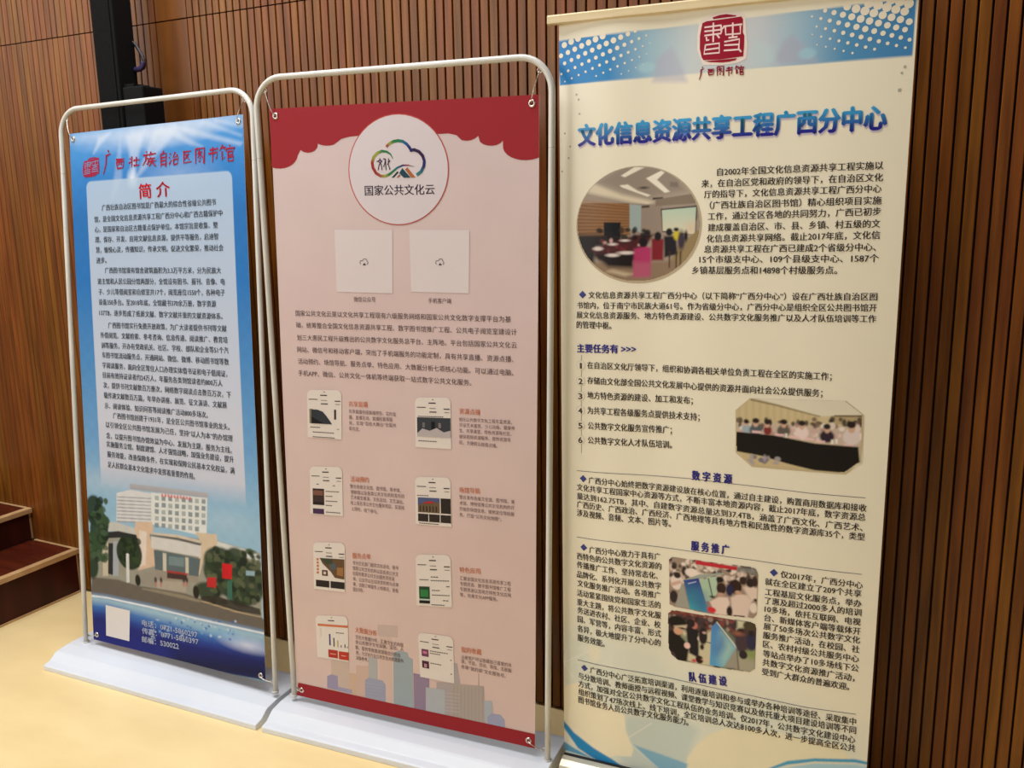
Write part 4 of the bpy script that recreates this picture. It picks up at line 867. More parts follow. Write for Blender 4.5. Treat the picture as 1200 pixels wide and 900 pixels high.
["blank_white_square#250",[[287.5,423.1],[293.2,416.6],[298.4,423]],[.022,.049,.045],4,0],
["blank_white_square#600",[[434.4,326.6],[609.6,326.5],[607.1,491.2],[436,492.2]],[.69,.61,.63],2,0],
["blank_white_square#600",[[514.9,415.7],[511.4,412.8],[513.7,407.9],[519.9,407.9],[523.8,402.8],[529.3,403.2],[532.1,408.5],[535.1,412.4],[531.4,416.6],[532.6,417.6],[536.6,412.6],[533.4,407.7],[530.1,401.8],[523.1,401.3],[519.2,406.5],[512.8,406.6],[509.9,413],[513.9,416.8]],[.064,.076,.073],4,0],
["blank_white_square#600",[[519.4,419],[524.5,412.7],[529.5,418.8]],[.022,.049,.045],4,0],
["city_skyline_print#352",[[304.4,1488.1],[372.2,1480.2],[371.3,1519.3],[303.3,1525.9]],[.54,.42,.39],.5,0],
["city_skyline_print#362",[[309.4,1524.8],[350.4,1521.9],[344.9,1734.8],[303.4,1734.7]],[.62,.46,.41],.57,0],
["city_skyline_print#88",[[134.6,1636.9],[199.7,1630.4],[195.7,1742.4],[130.1,1746.9]],[.55,.43,.37],.64,0],
["city_skyline_print#230",[[224.6,1637.5],[268.2,1633.1],[264.9,1739.9],[221,1740.1]],[.58,.41,.35],.71,0],
["city_skyline_print#190",[[198.3,1669.5],[223.5,1666.9],[221,1740.1],[195.8,1739.3]],[.58,.41,.3],.78,0],
["city_skyline_print#300",[[269.2,1602.3],[299.9,1599.3],[295.8,1739.3],[264.9,1738.7]],[.41,.41,.42],.85,0],
["city_skyline_print#65",[[117.3,1696.5],[133.9,1687.2],[156.3,1688.7],[155.6,1737.4],[115.6,1737.7]],[.32,.29,.43],.92,0],
["city_skyline_print#125",[[154.8,1725.4],[205.8,1725.2],[205.3,1738.6],[154.3,1738.9]],[.33,.31,.45],.99,0],
["city_skyline_print#280",[[254.3,1681],[267,1671.3],[314.9,1671.1],[325,1682.6],[323.4,1740.6],[252.4,1739.5]],[.33,.34,.45],1.06,0],
["city_skyline_print#440",[[355.1,1571.3],[376.3,1559.8],[402.9,1562.2],[405.6,1576.1],[418.5,1579.4],[418.1,1742.8],[350.8,1740.7]],[.32,.38,.42],1.13,0],
["city_skyline_print#552",[[420.5,1625.2],[471.9,1626.5],[470,1744.9],[419.8,1743.6]],[.28,.21,.31],1.2,0],
["city_skyline_print#680",[[494.9,1640.2],[545.4,1634.4],[547.3,1567],[561.4,1567.6],[570.3,1629.3],[569.2,1742.7],[519.4,1742.8],[520.5,1659.7],[494.6,1661]],[.4,.35,.36],1.27,0],
["city_skyline_print#620",[[459.7,1663.7],[521.6,1660.6],[520.6,1742],[458.2,1744]],[.41,.43,.47],1.34,0],
["city_skyline_print#762",[[542,1635.1],[645.1,1624],[646.2,1742.7],[540.7,1743.3]],[.41,.35,.32],1.41,0],
["city_skyline_print#945",[[644.3,1668.9],[669.1,1666.4],[672.3,1712.8],[646.8,1741.4]],[.39,.42,.47],1.48,0],
["city_skyline_print#965",[[655.2,1720.6],[666.2,1706.8],[693.6,1703.5],[707.3,1717.5],[708.3,1742.8],[655.1,1743.6]],[.33,.34,.48],1.55,0],
["city_skyline_print#914",[[627.6,1586.5],[629.3,1586.2],[629,1626.2],[627.4,1626.6]],[.37,.28,.27],1.62,0],
["skyline_windows",[[257.1,1690.6],[321.9,1686.2],[321.8,1687.7],[257,1692.1]],[.39,.39,.52],2,0],
["skyline_windows",[[118.9,1704.7],[153.8,1702.5],[153.7,1703.8],[118.9,1705.9]],[.37,.33,.47],2,0],
["skyline_windows",[[256.7,1701.4],[321.6,1697],[321.5,1698.5],[256.7,1702.9]],[.39,.39,.52],2,0],
["skyline_windows",[[118.6,1712.7],[153.5,1710.5],[153.4,1711.7],[118.5,1713.9]],[.37,.33,.47],2,0],
["skyline_windows",[[256.4,1712.3],[321.3,1707.7],[321.2,1709.2],[256.3,1713.8]],[.39,.39,.52],2,0],
["skyline_windows",[[118.3,1720.7],[153.2,1718.4],[153.1,1719.6],[118.2,1721.9]],[.37,.33,.47],2,0],
["skyline_windows",[[256,1723.1],[321,1718.5],[320.9,1720],[256,1724.6]],[.39,.39,.52],2,0],
["skyline_windows",[[117.9,1728.7],[152.9,1726.4],[152.8,1727.6],[117.9,1729.9]],[.37,.33,.47],2,0],
["skyline_windows",[[255.7,1734],[320.7,1729.3],[320.6,1730.8],[255.7,1735.5]],[.39,.39,.52],2,0],
["skyline_windows",[[117.6,1736.7],[152.5,1734.4],[152.5,1735.6],[117.5,1737.9]],[.37,.33,.47],2,0],
["skyline_windows",[[549.3,1640.5],[551.6,1640],[550.4,1741.7],[548.2,1741.6]],[.37,.31,.29],2,0],
["skyline_windows",[[560.6,1639.3],[562.9,1638.8],[561.9,1741.5],[559.6,1741.4]],[.37,.31,.29],2,0],
["skyline_windows",[[572,1638.1],[574.2,1637.6],[573.2,1741.3],[571,1741.2]],[.37,.31,.29],2,0],
["skyline_windows",[[583.2,1636.9],[585.5,1636.4],[584.6,1741.1],[582.3,1741]],[.37,.31,.29],2,0],
["skyline_windows",[[594.4,1635.7],[596.7,1635.2],[595.9,1740.8],[593.6,1740.8]],[.37,.31,.29],2,0],
["skyline_windows",[[605.6,1634.5],[607.9,1634],[607.1,1740.6],[604.9,1740.5]],[.37,.31,.29],2,0],
["skyline_windows",[[616.8,1633.3],[619,1632.9],[618.3,1740.4],[616.1,1740.3]],[.37,.31,.29],2,0],
["skyline_windows",[[627.9,1632.1],[630.1,1631.7],[629.5,1740.2],[627.3,1740.1]],[.37,.31,.29],2,0],
["skyline_windows",[[639,1631],[641.2,1630.5],[640.7,1740],[638.4,1739.9]],[.37,.31,.29],2,0],
["skyline_windows",[[523.3,1667.7],[568.9,1663.9],[568.8,1666.7],[523.2,1670.6]],[.46,.41,.42],2,0],
["skyline_windows",[[523.1,1679.3],[568.8,1675.4],[568.7,1678.2],[523.1,1682.2]],[.46,.41,.42],2,0],
["skyline_windows",[[523,1690.9],[568.7,1686.9],[568.6,1689.8],[522.9,1693.8]],[.46,.41,.42],2,0],
["skyline_windows",[[522.8,1702.5],[568.5,1698.4],[568.5,1701.3],[522.8,1705.4]],[.46,.41,.42],2,0],
["skyline_windows",[[522.7,1714.1],[568.4,1710],[568.4,1712.9],[522.6,1717.1]],[.46,.41,.42],2,0],
["skyline_windows",[[522.5,1725.8],[568.3,1721.5],[568.3,1724.4],[522.5,1728.7]],[.46,.41,.42],2,0],
["phone_picture#1",[[85.8,800.1],[90.7,791.3],[100.2,786.6],[188.4,782],[197.5,785.8],[201.8,794.3],[198.4,928.1],[82.6,930.6]],[.72,.65,.61],3,0],
["phone_picture#1",[[142.2,789.4],[146.8,789.2],[146.8,791.3],[142.1,791.5]],[.048,.034,.035],4,0],
["phone_picture#1",[[130.3,799.3],[153.6,798.1],[153.5,801.3],[130.2,802.4]],[.048,.034,.035],4,0],
["phone_picture#1",[[91.3,814],[120.7,812.6],[120.6,814.8],[91.3,816.1]],[.048,.034,.035],4,0],
["phone_picture#1",[[132.3,815],[153.2,814],[153.1,815.7],[132.2,816.7]],[.2,.16,.15],4,0],
["phone_picture#1",[[178.5,813.6],[197.9,812.7],[197.9,815.6],[178.4,816.5]],[.048,.034,.035],4,0],
["phone_picture#1",[[132,824.3],[155.2,823.3],[155.1,826.9],[131.9,827.9]],[.13,.11,.11],4,0],
["phone_picture#1",[[180.5,823.6],[196.5,822.9],[196.5,824.7],[180.5,825.4]],[.2,.16,.15],4,0],
["phone_picture#1",[[91.8,843.9],[103.5,843.5],[102.5,886.7],[90.8,887]],[.2,.17,.095],4,0],
["phone_picture#1",[[98.8,845.1],[119.9,844.3],[137.2,849.3],[148.5,860.5],[167.5,884.7],[97.8,886.8]],[.031,.037,.047],5,0],
["phone_picture#1",[[98.3,866.6],[142.1,885.5],[97.8,886.8]],[.01,.01,.014],6,0],
["phone_picture#1",[[175.5,840.6],[182.4,840.3],[181.6,869.6],[174.8,869.8]],[.048,.034,.035],4,0],
["phone_picture#1",[[92.9,897.1],[98.5,896.9],[98.4,899.5],[92.8,899.7]],[.1,.082,.077],4,0],
["phone_picture#1",[[99.9,896.9],[105.5,896.7],[105.5,899.3],[99.8,899.5]],[.1,.082,.077],4,0],
["phone_picture#1",[[106.9,896.7],[112.5,896.5],[112.5,899.1],[106.9,899.3]],[.1,.082,.077],4,0],
["phone_picture#1",[[113.9,896.5],[119.5,896.3],[119.5,898.9],[113.9,899.1]],[.1,.082,.077],4,0],
["phone_picture#1",[[120.9,896.3],[126.5,896.1],[126.5,898.7],[120.9,898.9]],[.1,.082,.077],4,0],
["phone_picture#1",[[100.7,911.3],[106.6,911.2],[106.6,913.8],[100.7,914]],[.1,.082,.077],4,0],
["phone_picture#1",[[108.1,911.2],[114,911],[113.9,913.6],[108,913.8]],[.1,.082,.077],4,0],
["phone_picture#1",[[115.5,911],[121.3,910.8],[121.3,913.4],[115.4,913.6]],[.1,.082,.077],4,0],
["phone_picture#1",[[122.8,910.8],[128.7,910.6],[128.6,913.3],[122.7,913.4]],[.1,.082,.077],4,0],
["phone_picture#1",[[130.1,910.6],[136,910.4],[135.9,913.1],[130.1,913.2]],[.1,.082,.077],4,0],
["phone_picture#1",[[137.4,910.4],[143.3,910.3],[143.2,912.9],[137.4,913]],[.1,.082,.077],4,0],
["phone_picture#1",[[144.7,910.2],[150.6,910.1],[150.5,912.7],[144.7,912.9]],[.1,.082,.077],4,0],
["phone_picture#1",[[152,910],[157.8,909.9],[157.8,912.5],[151.9,912.7]],[.1,.082,.077],4,0],
["phone_picture#1",[[159.3,909.9],[165.1,909.7],[165,912.4],[159.2,912.5]],[.1,.082,.077],4,0],
["phone_picture#1",[[166.5,909.7],[172.3,909.5],[172.2,912.2],[166.5,912.3]],[.1,.082,.077],4,0],
["phone_picture#1",[[100.4,925.9],[106.5,925.7],[106.4,928.4],[100.3,928.5]],[.1,.082,.077],4,0],
["phone_picture#1",[[108,925.7],[114.1,925.6],[114,928.2],[107.9,928.3]],[.1,.082,.077],4,0],
["phone_picture#1",[[115.6,925.5],[121.6,925.4],[121.6,928],[115.5,928.2]],[.1,.082,.077],4,0],
["phone_picture#1",[[123.1,925.4],[129.2,925.2],[129.1,927.9],[123.1,928]],[.1,.082,.077],4,0],
["phone_picture#1",[[130.7,925.2],[136.7,925.1],[136.7,927.7],[130.6,927.8]],[.1,.082,.077],4,0],
["phone_picture#1",[[138.2,925],[144.3,924.9],[144.2,927.5],[138.2,927.7]],[.1,.082,.077],4,0],
["phone_picture#1",[[145.8,924.9],[151.8,924.7],[151.7,927.4],[145.7,927.5]],[.1,.082,.077],4,0],
["phone_picture#1",[[153.3,924.7],[159.2,924.6],[159.2,927.2],[153.2,927.3]],[.1,.082,.077],4,0],
["phone_picture#1",[[160.7,924.5],[166.7,924.4],[166.7,927.1],[160.7,927.2]],[.1,.082,.077],4,0],
["phone_picture#1",[[168.2,924.4],[174.2,924.2],[174.1,926.9],[168.1,927]],[.1,.082,.077],4,0],
["phone_picture#1",[[183.2,897.4],[191.2,897.2],[191.2,898.7],[183.2,898.9]],[.048,.034,.035],4,0],
["phone_picture#2",[[440,797.6],[444.5,788.9],[453.4,784],[537.3,778.3],[546,782.1],[550.4,790.4],[551,922.7],[440.2,927.5]],[.72,.65,.61],3,0],
["phone_picture#2",[[493.5,786.3],[497.9,786],[497.9,788.1],[493.5,788.4]],[.048,.034,.035],4,0],
["phone_picture#2",[[482.4,796.3],[504.5,794.8],[504.5,798],[482.4,799.4]],[.048,.034,.035],4,0],
["phone_picture#2",[[445.6,811.4],[473.6,809.6],[473.6,811.8],[445.6,813.5]],[.048,.034,.035],4,0],
["phone_picture#2",[[484.7,811.8],[504.6,810.5],[504.6,812.3],[484.7,813.5]],[.2,.16,.15],4,0],
["phone_picture#2",[[528.7,809.8],[547.2,808.6],[547.2,811.5],[528.7,812.6]],[.048,.034,.035],4,0],
["phone_picture#2",[[484.7,821.1],[506.8,819.7],[506.8,823.3],[484.7,824.6]],[.13,.11,.11],4,0],
["phone_picture#2",[[530.9,819.7],[546.2,818.8],[546.2,820.5],[530.9,821.4]],[.2,.16,.15],4,0],
["phone_picture#2",[[449,836.8],[454.4,836.4],[454.4,839],[449,839.3]],[.1,.082,.077],4,0],
["phone_picture#2",[[455.8,836.4],[461.1,836],[461.1,838.6],[455.8,838.9]],[.1,.082,.077],4,0],
["phone_picture#2",[[462.5,836],[467.8,835.7],[467.8,838.2],[462.5,838.5]],[.1,.082,.077],4,0],
["phone_picture#2",[[469.2,835.6],[474.5,835.3],[474.5,837.8],[469.2,838.1]],[.1,.082,.077],4,0],
["phone_picture#2",[[475.8,835.2],[481.2,834.9],[481.2,837.4],[475.9,837.8]],[.1,.082,.077],4,0],
["phone_picture#2",[[482.5,834.8],[487.8,834.5],[487.9,837.1],[482.5,837.4]],[.1,.082,.077],4,0],
["phone_picture#2",[[489.2,834.4],[494.5,834.1],[494.5,836.7],[489.2,837]],[.1,.082,.077],4,0],
["phone_picture#2",[[495.8,834],[501.1,833.7],[501.1,836.3],[495.8,836.6]],[.1,.082,.077],4,0],
["phone_picture#2",[[502.4,833.6],[507.7,833.3],[507.7,835.9],[502.4,836.2]],[.1,.082,.077],4,0],
["phone_picture#2",[[509.1,833.2],[514.3,832.9],[514.3,835.5],[509.1,835.8]],[.1,.082,.077],4,0],
["phone_picture#2",[[515.6,832.8],[520.9,832.5],[520.9,835.1],[515.7,835.4]],[.1,.082,.077],4,0],
["phone_picture#2",[[522.2,832.5],[527.5,832.1],[527.5,834.7],[522.2,835]],[.1,.082,.077],4,0],
["phone_picture#2",[[445.7,841.2],[549.5,835.2],[549.8,890.5],[445.8,895.5]],[.04,.045,.057],4,0],
["phone_picture#2",[[445.7,886.9],[462.5,871.7],[484.9,876.3],[507,866.5],[529,877],[549.7,870.1],[549.8,890.5],[445.8,895.5]],[.45,.4,.41],5,0],
["phone_picture#2",[[462.5,854.5],[470.3,854.1],[470.4,868.4],[462.5,868.9]],[.16,.14,.14],5,0],
["phone_picture#2",[[490.3,850.1],[501.4,849.5],[501.5,872.6],[490.4,873.1]],[.007,.008,.01],5,0],
["phone_picture#2",[[512.4,851.8],[520.1,851.3],[520.2,865.8],[512.5,866.2]],[.23,.17,.17],5,0],
["phone_picture#2",[[449.1,906.9],[455,906.6],[455,909.2],[449.1,909.5]],[.1,.082,.077],4,0],
["phone_picture#2",[[456.4,906.5],[462.3,906.3],[462.3,908.9],[456.5,909.1]],[.1,.082,.077],4,0],
["phone_picture#2",[[463.7,906.2],[469.5,905.9],[469.6,908.5],[463.7,908.8]],[.1,.082,.077],4,0],
["phone_picture#2",[[471,905.9],[476.8,905.6],[476.8,908.2],[471,908.5]],[.1,.082,.077],4,0],
["phone_picture#2",[[478.3,905.5],[484,905.3],[484,907.9],[478.3,908.1]],[.1,.082,.077],4,0],
["phone_picture#2",[[485.5,905.2],[491.3,904.9],[491.3,907.5],[485.5,907.8]],[.1,.082,.077],4,0],
["phone_picture#2",[[492.7,904.9],[498.5,904.6],[498.5,907.2],[492.7,907.5]],[.1,.082,.077],4,0],
["phone_picture#2",[[499.9,904.5],[505.7,904.3],[505.7,906.9],[499.9,907.1]],[.1,.082,.077],4,0],
["phone_picture#3",[[85.3,1033.1],[90,1023.9],[99.2,1018.8],[183.8,1012.3],[192.5,1016.1],[196.8,1024.7],[195.7,1162],[81.8,1167.7]],[.72,.65,.61],3,0],
["phone_picture#3",[[139.4,1020.9],[143.9,1020.5],[143.8,1022.7],[139.4,1023.1]],[.048,.034,.035],4,0],
["phone_picture#3",[[128.1,1031.3],[150.4,1029.6],[150.3,1032.9],[128,1034.6]],[.048,.034,.035],4,0],
["phone_picture#3",[[90.6,1047.3],[118.8,1045.3],[118.8,1047.5],[90.5,1049.5]],[.048,.034,.035],4,0],
["phone_picture#3",[[130,1047.4],[150.1,1046],[150.1,1047.7],[130,1049.2]],[.2,.16,.15],4,0],
["phone_picture#3",[[174.6,1044.9],[193.3,1043.6],[193.3,1046.6],[174.5,1047.9]],[.048,.034,.035],4,0],
["phone_picture#3",[[129.8,1057],[152.2,1055.5],[152.2,1059.2],[129.8,1060.7]],[.13,.11,.11],4,0],
["phone_picture#3",[[176.7,1055.2],[192.2,1054.2],[192.1,1056],[176.7,1057]],[.2,.16,.15],4,0],
["phone_picture#3",[[107,1071.2],[114.9,1070.6],[114.9,1072.9],[107,1073.4]],[.048,.034,.035],4,0],
["phone_picture#3",[[163.2,1070.4],[171,1069.8],[170.9,1072.1],[163.1,1072.6]],[.048,.034,.035],4,0],
["phone_picture#3",[[93,1086.9],[132.7,1084.3],[131.8,1135.2],[91.8,1137.4]],[.048,.028,.028],4,0],
["phone_picture#3",[[95.2,1092.6],[129.2,1090.5],[128.9,1105.4],[94.8,1107.5]],[.2,.086,.063],5,0],
["phone_picture#3",[[94.3,1128.3],[128.6,1126.3],[128.4,1135.3],[94.1,1137.2]],[.018,.014,.015],5,0],
["phone_picture#3",[[91.5,1149.3],[130.5,1147.2],[130.2,1163.8],[91.1,1165.8]],[.064,.028,.084],4,0],
["phone_picture#3",[[138.2,1089.9],[143.6,1089.6],[143.6,1092.2],[138.2,1092.6]],[.1,.082,.077],4,0],
["phone_picture#3",[[145,1089.5],[150.4,1089.1],[150.3,1091.8],[145,1092.2]],[.1,.082,.077],4,0],
["phone_picture#3",[[151.7,1089],[157.1,1088.7],[157.1,1091.4],[151.7,1091.7]],[.1,.082,.077],4,0],
["phone_picture#3",[[158.5,1088.6],[163.8,1088.3],[163.8,1091],[158.4,1091.3]],[.1,.082,.077],4,0],
["phone_picture#3",[[165.2,1088.2],[170.5,1087.8],[170.5,1090.5],[165.1,1090.9]],[.1,.082,.077],4,0],
["phone_picture#3",[[171.9,1087.8],[177.2,1087.4],[177.2,1090.1],[171.8,1090.5]],[.1,.082,.077],4,0],
["phone_picture#3",[[178.5,1087.3],[183.9,1087],[183.9,1089.7],[178.5,1090]],[.1,.082,.077],4,0],
["phone_picture#3",[[138,1104.8],[144.6,1104.4],[144.6,1107.1],[137.9,1107.5]],[.1,.082,.077],4,0],
["phone_picture#3",[[146.3,1104.3],[152.9,1103.9],[152.8,1106.6],[146.2,1107]],[.1,.082,.077],4,0],
["phone_picture#3",[[154.5,1103.8],[161.1,1103.4],[161.1,1106.1],[154.5,1106.5]],[.1,.082,.077],4,0],
["phone_picture#3",[[137.7,1119.8],[143.3,1119.5],[143.3,1122.2],[137.7,1122.5]],[.1,.082,.077],4,0],
["phone_picture#3",[[144.7,1119.4],[150.3,1119.1],[150.2,1121.8],[144.7,1122.1]],[.1,.082,.077],4,0],
["phone_picture#3",[[151.7,1119],[157.2,1118.7],[157.2,1121.4],[151.6,1121.7]],[.1,.082,.077],4,0],
["phone_picture#3",[[158.6,1118.6],[164.1,1118.3],[164.1,1121],[158.6,1121.3]],[.1,.082,.077],4,0],
["phone_picture#3",[[165.5,1118.2],[171.1,1117.9],[171,1120.6],[165.5,1120.9]],[.1,.082,.077],4,0],
["phone_picture#3",[[172.4,1117.8],[178,1117.5],[177.9,1120.2],[172.4,1120.5]],[.1,.082,.077],4,0],
["phone_picture#3",[[137.5,1133.3],[143.5,1133],[143.5,1135.7],[137.5,1136]],[.1,.082,.077],4,0],
["phone_picture#3",[[145.1,1132.9],[151.1,1132.6],[151,1135.3],[145,1135.6]],[.1,.082,.077],4,0],
["phone_picture#3",[[152.6,1132.5],[158.6,1132.2],[158.6,1134.9],[152.6,1135.2]],[.1,.082,.077],4,0],
["phone_picture#3",[[137.1,1154.4],[143,1154.1],[143,1156.8],[137.1,1157.1]],[.1,.082,.077],4,0],
["phone_picture#3",[[144.5,1154],[150.3,1153.7],[150.2,1156.5],[144.4,1156.8]],[.1,.082,.077],4,0],
["phone_picture#3",[[151.7,1153.7],[157.6,1153.4],[157.5,1156.1],[151.7,1156.4]],[.1,.082,.077],4,0],
["phone_picture#3",[[159,1153.3],[164.8,1153],[164.8,1155.7],[159,1156]],[.1,.082,.077],4,0],
["phone_picture#3",[[166.3,1152.9],[172.1,1152.6],[172,1155.3],[166.2,1155.6]],[.1,.082,.077],4,0],
["phone_picture#3",[[173.5,1152.5],[179.3,1152.2],[179.3,1155],[173.5,1155.3]],[.1,.082,.077],4,0],
["phone_picture#3",[[180.7,1152.2],[186.5,1151.9],[186.5,1154.6],[180.7,1154.9]],[.1,.082,.077],4,0],
["phone_picture#4",[[436.8,1027.4],[441.3,1018.6],[450.3,1013.7],[534.5,1006.1],[543.3,1009.6],[547.8,1017.8],[549.9,1149.5],[437.1,1155.4]],[.72,.65,.61],3,0],
["phone_picture#4",[[490.5,1015],[495,1014.6],[495,1016.7],[490.6,1017.1]],[.048,.034,.035],4,0],
["phone_picture#4",[[479.5,1025.1],[501.7,1023.2],[501.7,1026.3],[479.5,1028.2]],[.048,.034,.035],4,0],
["phone_picture#4",[[442.5,1040.9],[470.7,1038.5],[470.7,1040.7],[442.5,1043]],[.048,.034,.035],4,0],
["phone_picture#4",[[481.9,1040.4],[501.9,1038.8],[501.9,1040.5],[481.9,1042.1]],[.2,.16,.15],4,0],
["phone_picture#4",[[526.2,1037.5],[544.8,1036],[544.9,1038.9],[526.2,1040.4]],[.048,.034,.035],4,0],
["phone_picture#4",[[481.9,1049.6],[504.2,1047.9],[504.2,1051.4],[481.9,1053.2]],[.13,.11,.11],4,0],
["phone_picture#4",[[528.5,1047.4],[543.9,1046.2],[543.9,1047.9],[528.5,1049.1]],[.2,.16,.15],4,0],
["phone_picture#4",[[442.6,1067.5],[448.6,1067],[448.6,1069.6],[442.6,1070]],[.1,.082,.077],4,0],
["phone_picture#4",[[450.1,1066.9],[456.1,1066.5],[456.1,1069],[450.1,1069.4]],[.1,.082,.077],4,0],
["phone_picture#4",[[457.5,1066.3],[463.5,1065.9],[463.5,1068.4],[457.6,1068.9]],[.1,.082,.077],4,0],
["phone_picture#4",[[465,1065.8],[470.9,1065.3],[470.9,1067.9],[465,1068.3]],[.1,.082,.077],4,0],
["phone_picture#4",[[472.4,1065.2],[478.3,1064.8],[478.3,1067.3],[472.4,1067.8]],[.1,.082,.077],4,0],
["phone_picture#4",[[444.9,1074.3],[513.3,1069.3],[513.8,1113.8],[445,1118.1]],[.15,.098,.057],4,0],
["phone_picture#4",[[444.9,1074.3],[513.3,1069.3],[513.4,1082.2],[482.2,1081.5],[459.7,1090.2],[445,1095.5]],[.074,.098,.22],5,0],
["phone_picture#4",[[459.7,1090.2],[473.2,1082.2],[495.6,1080.6],[495.7,1086.3]],[.4,.028,.031],6,0],
["phone_picture#4",[[516.6,1069.1],[547.5,1066.8],[548.2,1111.7],[517.2,1113.6]],[.028,.021,.019],4,0],
["phone_picture#4",[[445.1,1122.3],[548.3,1116],[548.6,1139.3],[445.1,1145.1]],[.031,.023,.021],4,0],
["phone_picture#4",[[478,1120.3],[480.2,1120.2],[480.4,1143.1],[478.1,1143.2]],[.72,.65,.61],5,0],
["phone_picture#4",[[513.9,1118.1],[516.1,1118],[516.4,1141.1],[514.1,1141.2]],[.72,.65,.61],5,0],
["phone_picture#4",[[450.7,1097.9],[454.1,1097.7],[454.1,1114.7],[450.7,1114.9]],[.048,.028,.023],6,0],
["phone_picture#4",[[460.9,1097.2],[464.3,1097],[464.4,1114],[461,1114.2]],[.048,.028,.023],6,0],
["phone_picture#4",[[471,1096.5],[474.4,1096.3],[474.5,1113.4],[471.1,1113.6]],[.048,.028,.023],6,0],
["phone_picture#4",[[481.2,1095.8],[484.5,1095.6],[484.7,1112.8],[481.3,1113]],[.048,.028,.023],6,0],
["phone_picture#4",[[491.3,1095.2],[494.6,1094.9],[494.8,1112.1],[491.4,1112.3]],[.048,.028,.023],6,0],
["phone_picture#4",[[501.3,1094.5],[504.7,1094.3],[504.9,1111.5],[501.5,1111.7]],[.048,.028,.023],6,0],
["phone_picture#4",[[448.6,1149.1],[454.2,1148.8],[454.2,1151.4],[448.6,1151.7]],[.1,.082,.077],4,0],
["phone_picture#4",[[455.6,1148.8],[461.1,1148.5],[461.1,1151],[455.6,1151.3]],[.1,.082,.077],4,0],
["phone_picture#4",[[462.5,1148.4],[468.1,1148.1],[468.1,1150.7],[462.5,1151]],[.1,.082,.077],4,0],
["phone_picture#4",[[469.5,1148],[475,1147.7],[475,1150.3],[469.5,1150.6]],[.1,.082,.077],4,0],
["phone_picture#4",[[476.4,1147.6],[481.9,1147.3],[481.9,1149.9],[476.4,1150.2]],[.1,.082,.077],4,0],
["phone_picture#4",[[483.3,1147.3],[488.8,1147],[488.9,1149.5],[483.3,1149.8]],[.1,.082,.077],4,0],
["phone_picture#4",[[490.2,1146.9],[495.7,1146.6],[495.7,1149.2],[490.2,1149.5]],[.1,.082,.077],4,0],
["phone_picture#4",[[497.1,1146.5],[502.6,1146.2],[502.6,1148.8],[497.1,1149.1]],[.1,.082,.077],4,0],
["phone_picture#4",[[504,1146.1],[509.5,1145.8],[509.5,1148.4],[504,1148.7]],[.1,.082,.077],4,0],
["phone_picture#5",[[86.9,1270.7],[91.7,1261.2],[101,1255.8],[186.8,1246.9],[195.6,1250.7],[199.7,1259.6],[194.9,1402.7],[83.3,1409.3]],[.72,.65,.61],3,0],
["phone_picture#5",[[141.8,1256.9],[146.3,1256.4],[146.2,1258.7],[141.7,1259.2]],[.048,.034,.035],4,0],
["phone_picture#5",[[130.2,1268],[152.8,1265.7],[152.7,1269.1],[130.1,1271.3]],[.048,.034,.035],4,0],
["phone_picture#5",[[92.2,1285.2],[120.7,1282.5],[120.6,1284.8],[92.1,1287.5]],[.048,.034,.035],4,0],
["phone_picture#5",[[131.9,1284.5],[152.2,1282.6],[152.2,1284.5],[131.9,1286.4]],[.2,.16,.15],4,0],
["phone_picture#5",[[176.8,1281.1],[195.8,1279.3],[195.6,1282.5],[176.7,1284.2]],[.048,.034,.035],4,0],
["phone_picture#5",[[131.7,1294.5],[154.2,1292.4],[154.1,1296.3],[131.5,1298.3]],[.13,.11,.11],4,0],
["phone_picture#5",[[178.7,1291.8],[194.3,1290.4],[194.2,1292.2],[178.7,1293.6]],[.2,.16,.15],4,0],
["phone_picture#5",[[108.8,1304.9],[196.3,1297.2],[194.1,1361.6],[161,1360.8],[147,1343.2],[119.6,1322.3]],[.13,.07,.035],5,0],
["phone_picture#5",[[114.4,1306],[153.9,1302.5],[153.3,1319.5],[130.9,1321.4]],[.048,.062,.035],6,0],
["phone_picture#5",[[142.3,1315.8],[166.9,1313.7],[169.6,1333.7],[147.2,1337]],[.084,.1,.11],6,0],
["phone_picture#5",[[169.9,1325.9],[192,1324.1],[191.1,1352.4],[169.1,1350.9]],[.32,.15,.054],6,0],
["phone_picture#5",[[115.6,1342.6],[135.9,1341],[135.4,1359.6],[115.1,1361]],[.096,.041,.025],4,0],
["phone_picture#5",[[121.1,1346.7],[130.2,1346.1],[129.9,1355.3],[120.9,1356]],[.64,.55,.48],5,0],
["phone_picture#5",[[97.3,1307.5],[105.3,1306.8],[105.1,1313.6],[97.1,1314.3]],[.54,.2,.054],4,0],
["phone_picture#5",[[97,1318.1],[105,1317.4],[104.8,1324.3],[96.9,1325]],[.54,.2,.054],4,0],
["phone_picture#5",[[96.8,1328.8],[104.7,1328.1],[104.5,1335],[96.6,1335.7]],[.54,.2,.054],4,0],
["phone_picture#5",[[96.5,1339.5],[104.4,1338.8],[104.2,1345.7],[96.3,1346.4]],[.54,.2,.054],4,0],
["phone_picture#5",[[96.2,1350.2],[104.1,1349.6],[104,1356.5],[96,1357.1]],[.54,.2,.054],4,0],
["phone_picture#5",[[92.1,1378],[140.5,1374.7],[139.9,1396.6],[91.5,1399.6]],[.024,.017,.017],4,0],
["phone_picture#5",[[145,1374.4],[194.9,1371],[194.1,1393.3],[144.3,1396.3]],[.024,.019,.019],4,0],
["phone_picture#6",[[435.4,1261.6],[439.8,1251.7],[448.8,1246],[532.7,1235.8],[541.5,1239.5],[546,1248.4],[548.6,1393.1],[436.4,1405.1]],[.72,.65,.61],3,0],
["phone_picture#6",[[488.9,1246.6],[493.3,1246.1],[493.4,1248.4],[488.9,1249]],[.048,.034,.035],4,0],
